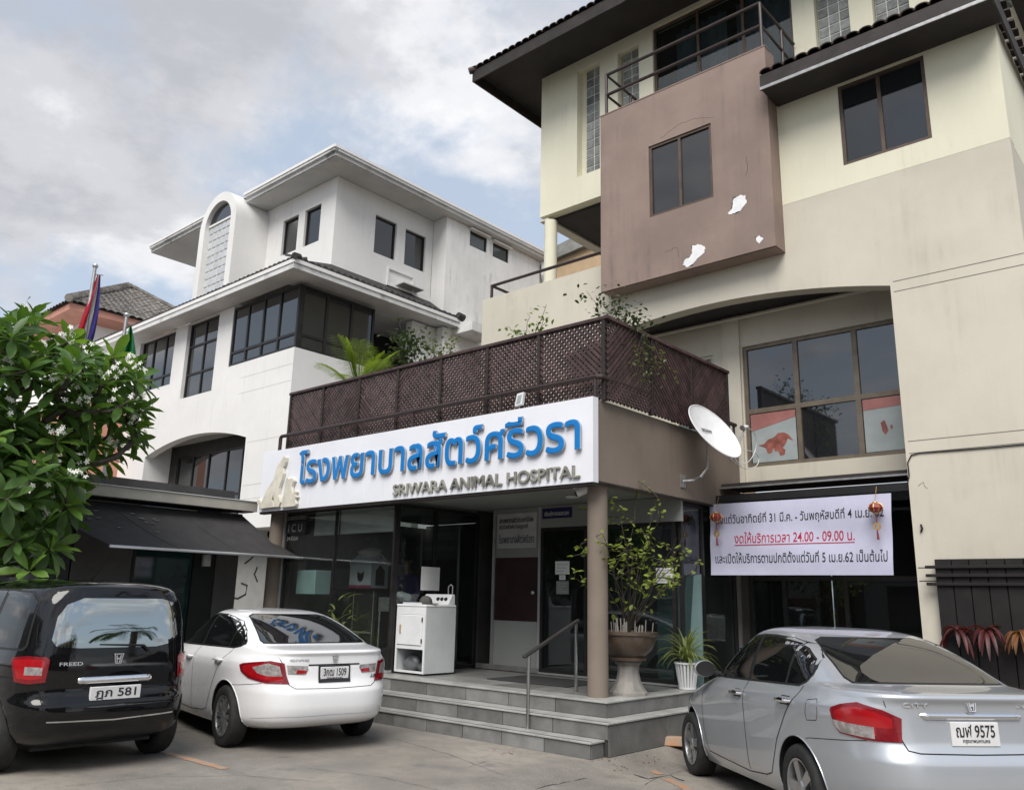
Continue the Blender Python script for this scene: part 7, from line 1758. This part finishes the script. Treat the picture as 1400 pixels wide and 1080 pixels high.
put('bowl', MB().plate(rect(-10.72, -10.22, 9.0, 9.4), [rect(-10.69, -10.25, 9.03, 9.37)], lambda u, v, d: (u, v, 1.60 - d), .22), M['galv'], tb); put('bowl_bottom', MB().box(-10.69, -10.25, 9.03, 9.37, 1.385, 1.40), M['galv'], tb)
for x in (-10.70, -10.24):
    for y in (9.02, 9.38): put('leg', MB().tube([(x, y, .527), (x, y, 1.38)], .014, 6), M['galv'], tb)
lumps('white_cloth', (-10.12, 9.05, 1.50), .14, .10, .10, 12, M['paper'], .45, 'white cloth draped by the basin behind the glass', 'cloth')
tbl = thing('work_table', 'dark work table behind the glass corner', 'table', (-10.15, 9.3, .53))
put('top', MB().box(-10.45 + .25, -9.90, 8.85, 9.75, 1.47, 1.50), M['darkframe'], tbl)
for x, y in ((-10.17, 8.9), (-9.93, 8.9), (-10.17, 9.7), (-9.93, 9.7)): put('leg', MB().box(x - .02, x + .02, y - .02, y + .02, .527, 1.469), M['darkframe'], tbl)
# person in a purple shirt behind the glass, leaning over the table
def person(loc, rz):
    t = thing('person', 'person in a purple shirt standing behind the glass corner, leaning forward', 'person', loc, rz=rz)
    J = {'pelvis': ((0, 0, .93), .13), 'waist': ((.03, 0, 1.08), .125), 'chest': ((.12, 0, 1.30), .15), 'neck0': ((.19, 0, 1.45), .075), 'neck': ((.23, 0, 1.52), .052), 'head0': ((.27, 0, 1.60), .075), 'head': ((.30, 0, 1.68), .085), 'crownh': ((.31, 0, 1.75), .06)}
    E_ = [('pelvis', 'waist'), ('waist', 'chest'), ('chest', 'neck0'), ('neck0', 'neck'), ('neck', 'head0'), ('head0', 'head'), ('head', 'crownh')]
    for s, n in ((1, 'l'), (-1, 'r')):
        J.update({'hip' + n: ((0, .10 * s, .88), .10), 'knee' + n: ((.03, .11 * s, .48), .06), 'ank' + n: ((-.01, .11 * s, .09), .042), 'toe' + n: ((.15, .12 * s, .035), .035),
                  'sho' + n: ((.16, .18 * s, 1.38), .068), 'elb' + n: ((.27, .23 * s, 1.13), .045), 'wri' + n: ((.46, .16 * s, 1.03), .029), 'pal' + n: ((.54, .14 * s, 1.02), .032)})
        E_ += [('pelvis', 'hip' + n), ('hip' + n, 'knee' + n), ('knee' + n, 'ank' + n), ('ank' + n, 'toe' + n), ('chest', 'sho' + n), ('sho' + n, 'elb' + n), ('elb' + n, 'wri' + n), ('wri' + n, 'pal' + n)]
        for f in range(4):
            y = (.14 * s) + (f - 1.5) * .019; L_ = (.055, .066, .07, .058)[f]
            J['f%d' % f + n] = ((.575, y, 1.015), .009); J['g%d' % f + n] = ((.575 + L_ * .6, y, 1.008), .008); J['h%d' % f + n] = ((.575 + L_, y, .985), .007); E_ += [('pal' + n, 'f%d' % f + n), ('f%d' % f + n, 'g%d' % f + n), ('g%d' % f + n, 'h%d' % f + n)]
        J['t0' + n] = ((.535, (.14 - .04) * s, 1.005), .010); J['t1' + n] = ((.575, (.14 - .055) * s, .995), .009); E_ += [('pal' + n, 't0' + n), ('t0' + n, 't1' + n)]
    ks = list(J); ix = {k: i for i, k in enumerate(ks)}
    me = bpy.data.meshes.new('body'); me.from_pydata([J[k][0] for k in ks], [(ix[a], ix[b]) for a, b in E_], []); o = bpy.data.objects.new('body', me); COL.objects.link(o)
    o.modifiers.new('s', 'SKIN'); o.modifiers.new('u', 'SUBSURF').levels = 1
    for i, k in enumerate(ks): me.skin_vertices[0].data[i].radius = (J[k][1], J[k][1]); me.skin_vertices[0].data[i].use_root = (k == 'pelvis')
    ne = bpy.data.meshes.new_from_object(o.evaluated_get(bpy.context.evaluated_depsgraph_get())); bpy.data.objects.remove(o)
    for m in (mat('purple_shirt', (.075, .04, .17), .85, var=.1), mat('dark_trousers', (.02, .02, .025), .85), mat('warm_skin', (.36, .21, .14), .55), mat('black_hair', (.01, .009, .008), .5)): ne.materials.append(m)
    for p in ne.polygons:
        c = p.center; p.use_smooth = True
        p.material_index = 3 if c.z > 1.66 or (c.z > 1.52 and c.x < .25) else 2 if (c.z > 1.48 or c.x > .34 and c.z < 1.2) else 0 if c.z > .92 else 1 if c.z > .1 else 3
    link('body', ne, None, t, local=True)
    for s in (1, -1):
        put('eye', MB().lathe([(.0001, -.008), (.008, 0), (.0001, .008)], (.378, .03 * s, 1.675), 8), M['black'], t, local=True)
    put('nose', MB().tube([(.375, 0, 1.68), (.40, 0, 1.645), (.375, 0, 1.635)], [.008, .014, .01], 6), ne.materials[2], t, local=True, smooth=True)
    put('mouth', MB().tube([(.372, -.022, 1.61), (.38, 0, 1.608), (.372, .022, 1.61)], .005, 5), mat('lips', (.25, .08, .07), .5), t, local=True)
    for s in (1, -1): put('ear', MB().lathe([(.0001, -.03), (.02, -.01), (.018, .02), (.0001, .03)], (.29, .088 * s, 1.665), 8), ne.materials[2], t, local=True, smooth=True)
person((-10.75, 9.80, .527), R(-75))
# translucent panel leaning inside the right-hand glass, blue bins behind it
pn = put('leaning_panel', MB().add([atY(898, 795, 10.75), atY(958, 785, 10.75), atY(962, 940, 10.5), atY(900, 942, 10.5)] + [v + Vector((0, .02, 0)) for v in (atY(898, 795, 10.75), atY(958, 785, 10.75), atY(962, 940, 10.5), atY(900, 942, 10.5))],
    [(0, 1, 2, 3), (7, 6, 5, 4), (0, 4, 5, 1), (1, 5, 6, 2), (2, 6, 7, 3), (3, 7, 4, 0)]), mat('sea_green_panel', (.13, .20, .20), .25, var=.1, vscale=1.5)); tag(pn, 'pale sea green panel leaning inside the glass right of the shrub', 'panel')
bn_ = thing('storage_bin', 'blue grey plastic bin behind the nose of the silver car', 'bin', (-5.35, 11.4, 0))
put('tub', MB().lathe([(.24, -.1), (.28, .55), (.30, .58), (.27, .58), (.24, .0), (.0001, .0)], (-5.35, 11.45, .45), 24), mat('blue_grey_plastic', (.10, .15, .19), .5, var=.1), bn_, smooth=True)
put('stand', MB().box(-5.58, -5.12, 11.22, 11.68, -.12, .345), M['darkroom'], bn_)
lumps('grey_sack', (-4.95, 11.5, .75), .22, .18, .16, 14, M['greybag'], .35, 'grey shiny sack on the bins behind the silver car', 'sack')
sk = put('sack_stand', MB().box(-5.10, -4.7, 11.3, 11.7, -.14, .76), M['darkroom'], bevel=.01); tag(sk, 'dark crate under the grey sack behind the silver car', 'crate')
tc_ = put('traffic_stopper', MB().add([(a * .5, b * .08, 0) for a, b in ((-1, -1), (1, -1), (1, 1), (-1, 1))] + [(a * .47, b * .05, .10) for a, b in ((-1, -1), (1, -1), (1, 1), (-1, 1))], [(0, 3, 2, 1), (4, 5, 6, 7), (0, 1, 5, 4), (1, 2, 6, 5), (2, 3, 7, 6), (3, 0, 4, 7)]), M['orange'], bevel=.01)
q_ = atZ(922, 1031, -.08); tc_.location = (q_.x - .1, q_.y + .1, gz(q_.x - .1, q_.y + .1)); tc_.rotation_euler = (0, 0, R(30)); tag(tc_, 'orange painted wheel stop at the silver car front wheel', 'wheel stop')
# red petals on the concrete
pt_ = MB(); r = random.Random(77)
for i in range(70):
    x, y = r.choice([(690, 1026), (700, 1029), (830, 1038), (842, 1040), (795, 1037), (905, 1035), (895, 1030)]); p = atZ(x + r.gauss(0, 9), y + r.gauss(0, 2.5)); s = r.uniform(.008, .02); a = r.uniform(0, 6.28)
    z = gz(p.x, p.y) + .006; pt_.add([(p.x + s * math.cos(a + k * 1.57) * (1 if k % 2 else .5), p.y + s * math.sin(a + k * 1.57) * (1 if k % 2 else .5), z + .002 * (k % 2)) for k in range(4)], [(0, 1, 2, 3)])
tag(put('fallen_petals', pt_, mat('dry_red_petal', (.28, .05, .05), .8, var=.2)), 'scattered dry red petals at the foot of the steps', 'petals', kind='stuff')
# ------------------------------------------------------------------ FLAGS
def flagpole(px, py, d, zb, label):
    v = ray(px, py); h = math.hypot(v.x, v.y); p = Vector((v.x / h * d, v.y / h * d, CAM_H + v.z / h * d)); t = thing('flagpole', label, 'flagpole', (p.x, p.y, zb), 'flagpoles on the kiosk roof')
    put('pole', MB().tube([(p.x, p.y, zb), (p.x, p.y, p.z)], [.04, .028], 10), M['galv'], t, smooth=True)
    put('finial', MB().lathe([(.0001, -.02), (.04, .0), (.05, .03), (.035, .06), (.0001, .07)], p, 12), M['alu'], t, smooth=True)
    put('halyard_arm', MB().tube([(p.x, p.y, p.z - .12), (p.x + .05, p.y + .13, p.z - .11)], .01, 5), M['galv'], t); return p
M['fred'] = leafmat('red_flag_cloth', (.52, .025, .045), .8, .4, .08); M['fwhite'] = leafmat('white_flag_cloth', (.62, .61, .80), .8, .4, .04); M['fblue'] = leafmat('navy_flag_cloth', (.04, .035, .22), .8, .4, .08)
def dpt(x, y, d):
    v = ray(x, y); h = math.hypot(v.x, v.y); return Vector((v.x / h * d, v.y / h * d, CAM_H + v.z / h * d))
def flag(name, label, left, right, d, stripes, seed):
    t = thing(name, label, 'flag', dpt(*left[0], d)); n = 18
    def pl(c, s):
        q = s * (len(c) - 1); i = min(int(q), len(c) - 2); f = q - i; return (c[i][0] + (c[i + 1][0] - c[i][0]) * f, c[i][1] + (c[i + 1][1] - c[i][1]) * f)
    u0 = 0
    for wdt, m in stripes:
        rows = []; k_ = max(2, int(wdt * 14)); 
        for i in range(n + 1):
            s = i / n; a, b = pl(left, s), pl(right, s)
            for j in range(k_ + 1):
                u = u0 + wdt * j / k_; x, y = a[0] + (b[0] - a[0]) * u, a[1] + (b[1] - a[1]) * u
                rows.append(dpt(x, y, d + .10 * math.sin(u * 9 + s * 3 + seed) * (.3 + s)))
        kk = k_ + 1; F = [(i * kk + j, i * kk + j + 1, (i + 1) * kk + j + 1, (i + 1) * kk + j) for i in range(n) for j in range(k_)]
        put('stripe', MB().add(rows, F), m, t, smooth=True, ang=80); u0 += wdt
flagpole(130, 366, 15, 3.12, 'grey flagpole with the striped flag behind the frangipani')
flagpole(173, 433, 15, 3.12, 'grey flagpole with the green flag behind the frangipani')
flag('national_flag', 'red white and blue striped flag hanging limp from its pole', [(133, 376), (126, 396), (114, 428), (104, 456), (98, 484)], [(137.5, 376), (137, 396), (135, 428), (130, 456), (122, 484)], 15.0, [(.36, M['fred']), (.30, M['fwhite']), (.34, M['fblue'])], 1)
flag('green_flag', 'plain green flag hanging limp beside the white eave', [(177, 446), (173, 462), (169, 480), (164, 505)], [(180, 446), (183, 462), (185.5, 480), (187, 505)], 15.0, [(1.0, M['green'])], 2)
# ------------------------------------------------------------------ OUT OF FRAME, seen only as reflections
def round_tree(base, h, rad, label, seed, m):
    r = random.Random(seed); t = thing('street_tree', label, 'tree', base, 'trees across the yard'); b = Vector(base)
    tr_ = MB().tube([b, b + Vector((.1, 0, h * .35)), b + Vector((0, .1, h * .6))], [.22, .16, .09], 8)
    for k in range(6):
        a = k * 1.05; tr_.tube([b + Vector((.05, 0, h * .38)), b + Vector((math.cos(a) * rad * .6, math.sin(a) * rad * .6, h * .7))], [.08, .03], 6)
    put('trunk', tr_, M['bark'], t, smooth=True)
    lf = MB(); cl_ = [(b + Vector((r.gauss(0, rad * .45), r.gauss(0, rad * .45), h * .68 + r.gauss(0, h * .13))), r.uniform(.5, .9)) for _ in range(26)]
    pr = leaf_verts(.30, .16, .1, .2, 2, .5)
    for c, s in cl_:
        for _ in range(60):
            d = Vector((r.gauss(0, 1), r.gauss(0, 1), r.gauss(0, 1))).normalized(); add_leaf(lf, frame_mat(c + d * s * r.uniform(.7, 1.1), d + Vector((r.gauss(0, .6), r.gauss(0, .6), r.gauss(0, .4)))), pr)
    put('crown', lf, m, t, kind='stuff')
palm((14, 14.6, 0), 'tall palm beyond the yard, mirrored in the rear window of the black car', 'street_palm', 16, 2.6, 61, M['leafdark'], h=4.9, lw=.06, ll=.7, dr=.30)
for k, (x, y, h, rr_) in enumerate(((24, 12, 6.5, 2.6), (22, -4, 6, 2.5), (11, -17, 7, 3), (2, -19, 6.5, 2.8), (-9, -18, 7, 3), (-19, -17, 6.5, 2.8))):
    round_tree((x, y, 0), h, rr_, ['round leafy tree right of the yard near the palm', 'round leafy tree right of the yard beside the road', 'leafy tree on the far pavement, eastmost', 'leafy tree on the far pavement, second from the east', 'leafy tree on the far pavement, second from the west', 'leafy tree on the far pavement, westmost'][k], 70 + k, M['leafdark'])
def row_house(x0, x1, y0, y1, h, label, m, face):
    t = thing('row_house', label, 'building', ((x0 + x1) / 2, (y0 + y1) / 2, 0), 'row houses across the street'); put('wall', MB().box(x0, x1, y0, y1, 0, h), m, t)
    put('roof_parapet', MB().box(x0 - .1, x1 + .1, y0 - .1, y1 + .1, h + .001, h + .4), M['fascia'], t)
    for f in range(int(h / 3.2)):
        if face == 'y':
            n = int((x1 - x0) / 3)
            for i in range(n): put('window', MB().box(x0 + (i + .2) * (x1 - x0) / n, x0 + (i + .8) * (x1 - x0) / n, y1 + .002, y1 + .05, f * 3.2 + (.1 if f == 0 else .9), f * 3.2 + 2.5), M['winglass'], t)
        else:
            n = int((y1 - y0) / 3)
            for i in range(n): put('window', MB().box(x0 - .05, x0 - .002, y0 + (i + .2) * (y1 - y0) / n, y0 + (i + .8) * (y1 - y0) / n, f * 3.2 + (.1 if f == 0 else .9), f * 3.2 + 2.5), M['winglass'], t)
row_house(-40, -6, -34, -24, 9.6, 'long grey row house across the street, west', M['greywall'], 'y'); row_house(-5, 24, -35, -24, 6.4, 'lower beige row house across the street, east', M['beige'], 'y')
row_house(36, 46, -14, 16, 6.4, 'dull brown row house right of the yard', M['beam'], 'x')
rd = put('road', MB().add([(-400, -20, .004), (400, -20, .004), (400, -9, .004), (-400, -9, .004)], [(0, 1, 2, 3)]), mat('asphalt', (.05, .05, .052), .9, var=.15)); tag(rd, kind='structure')
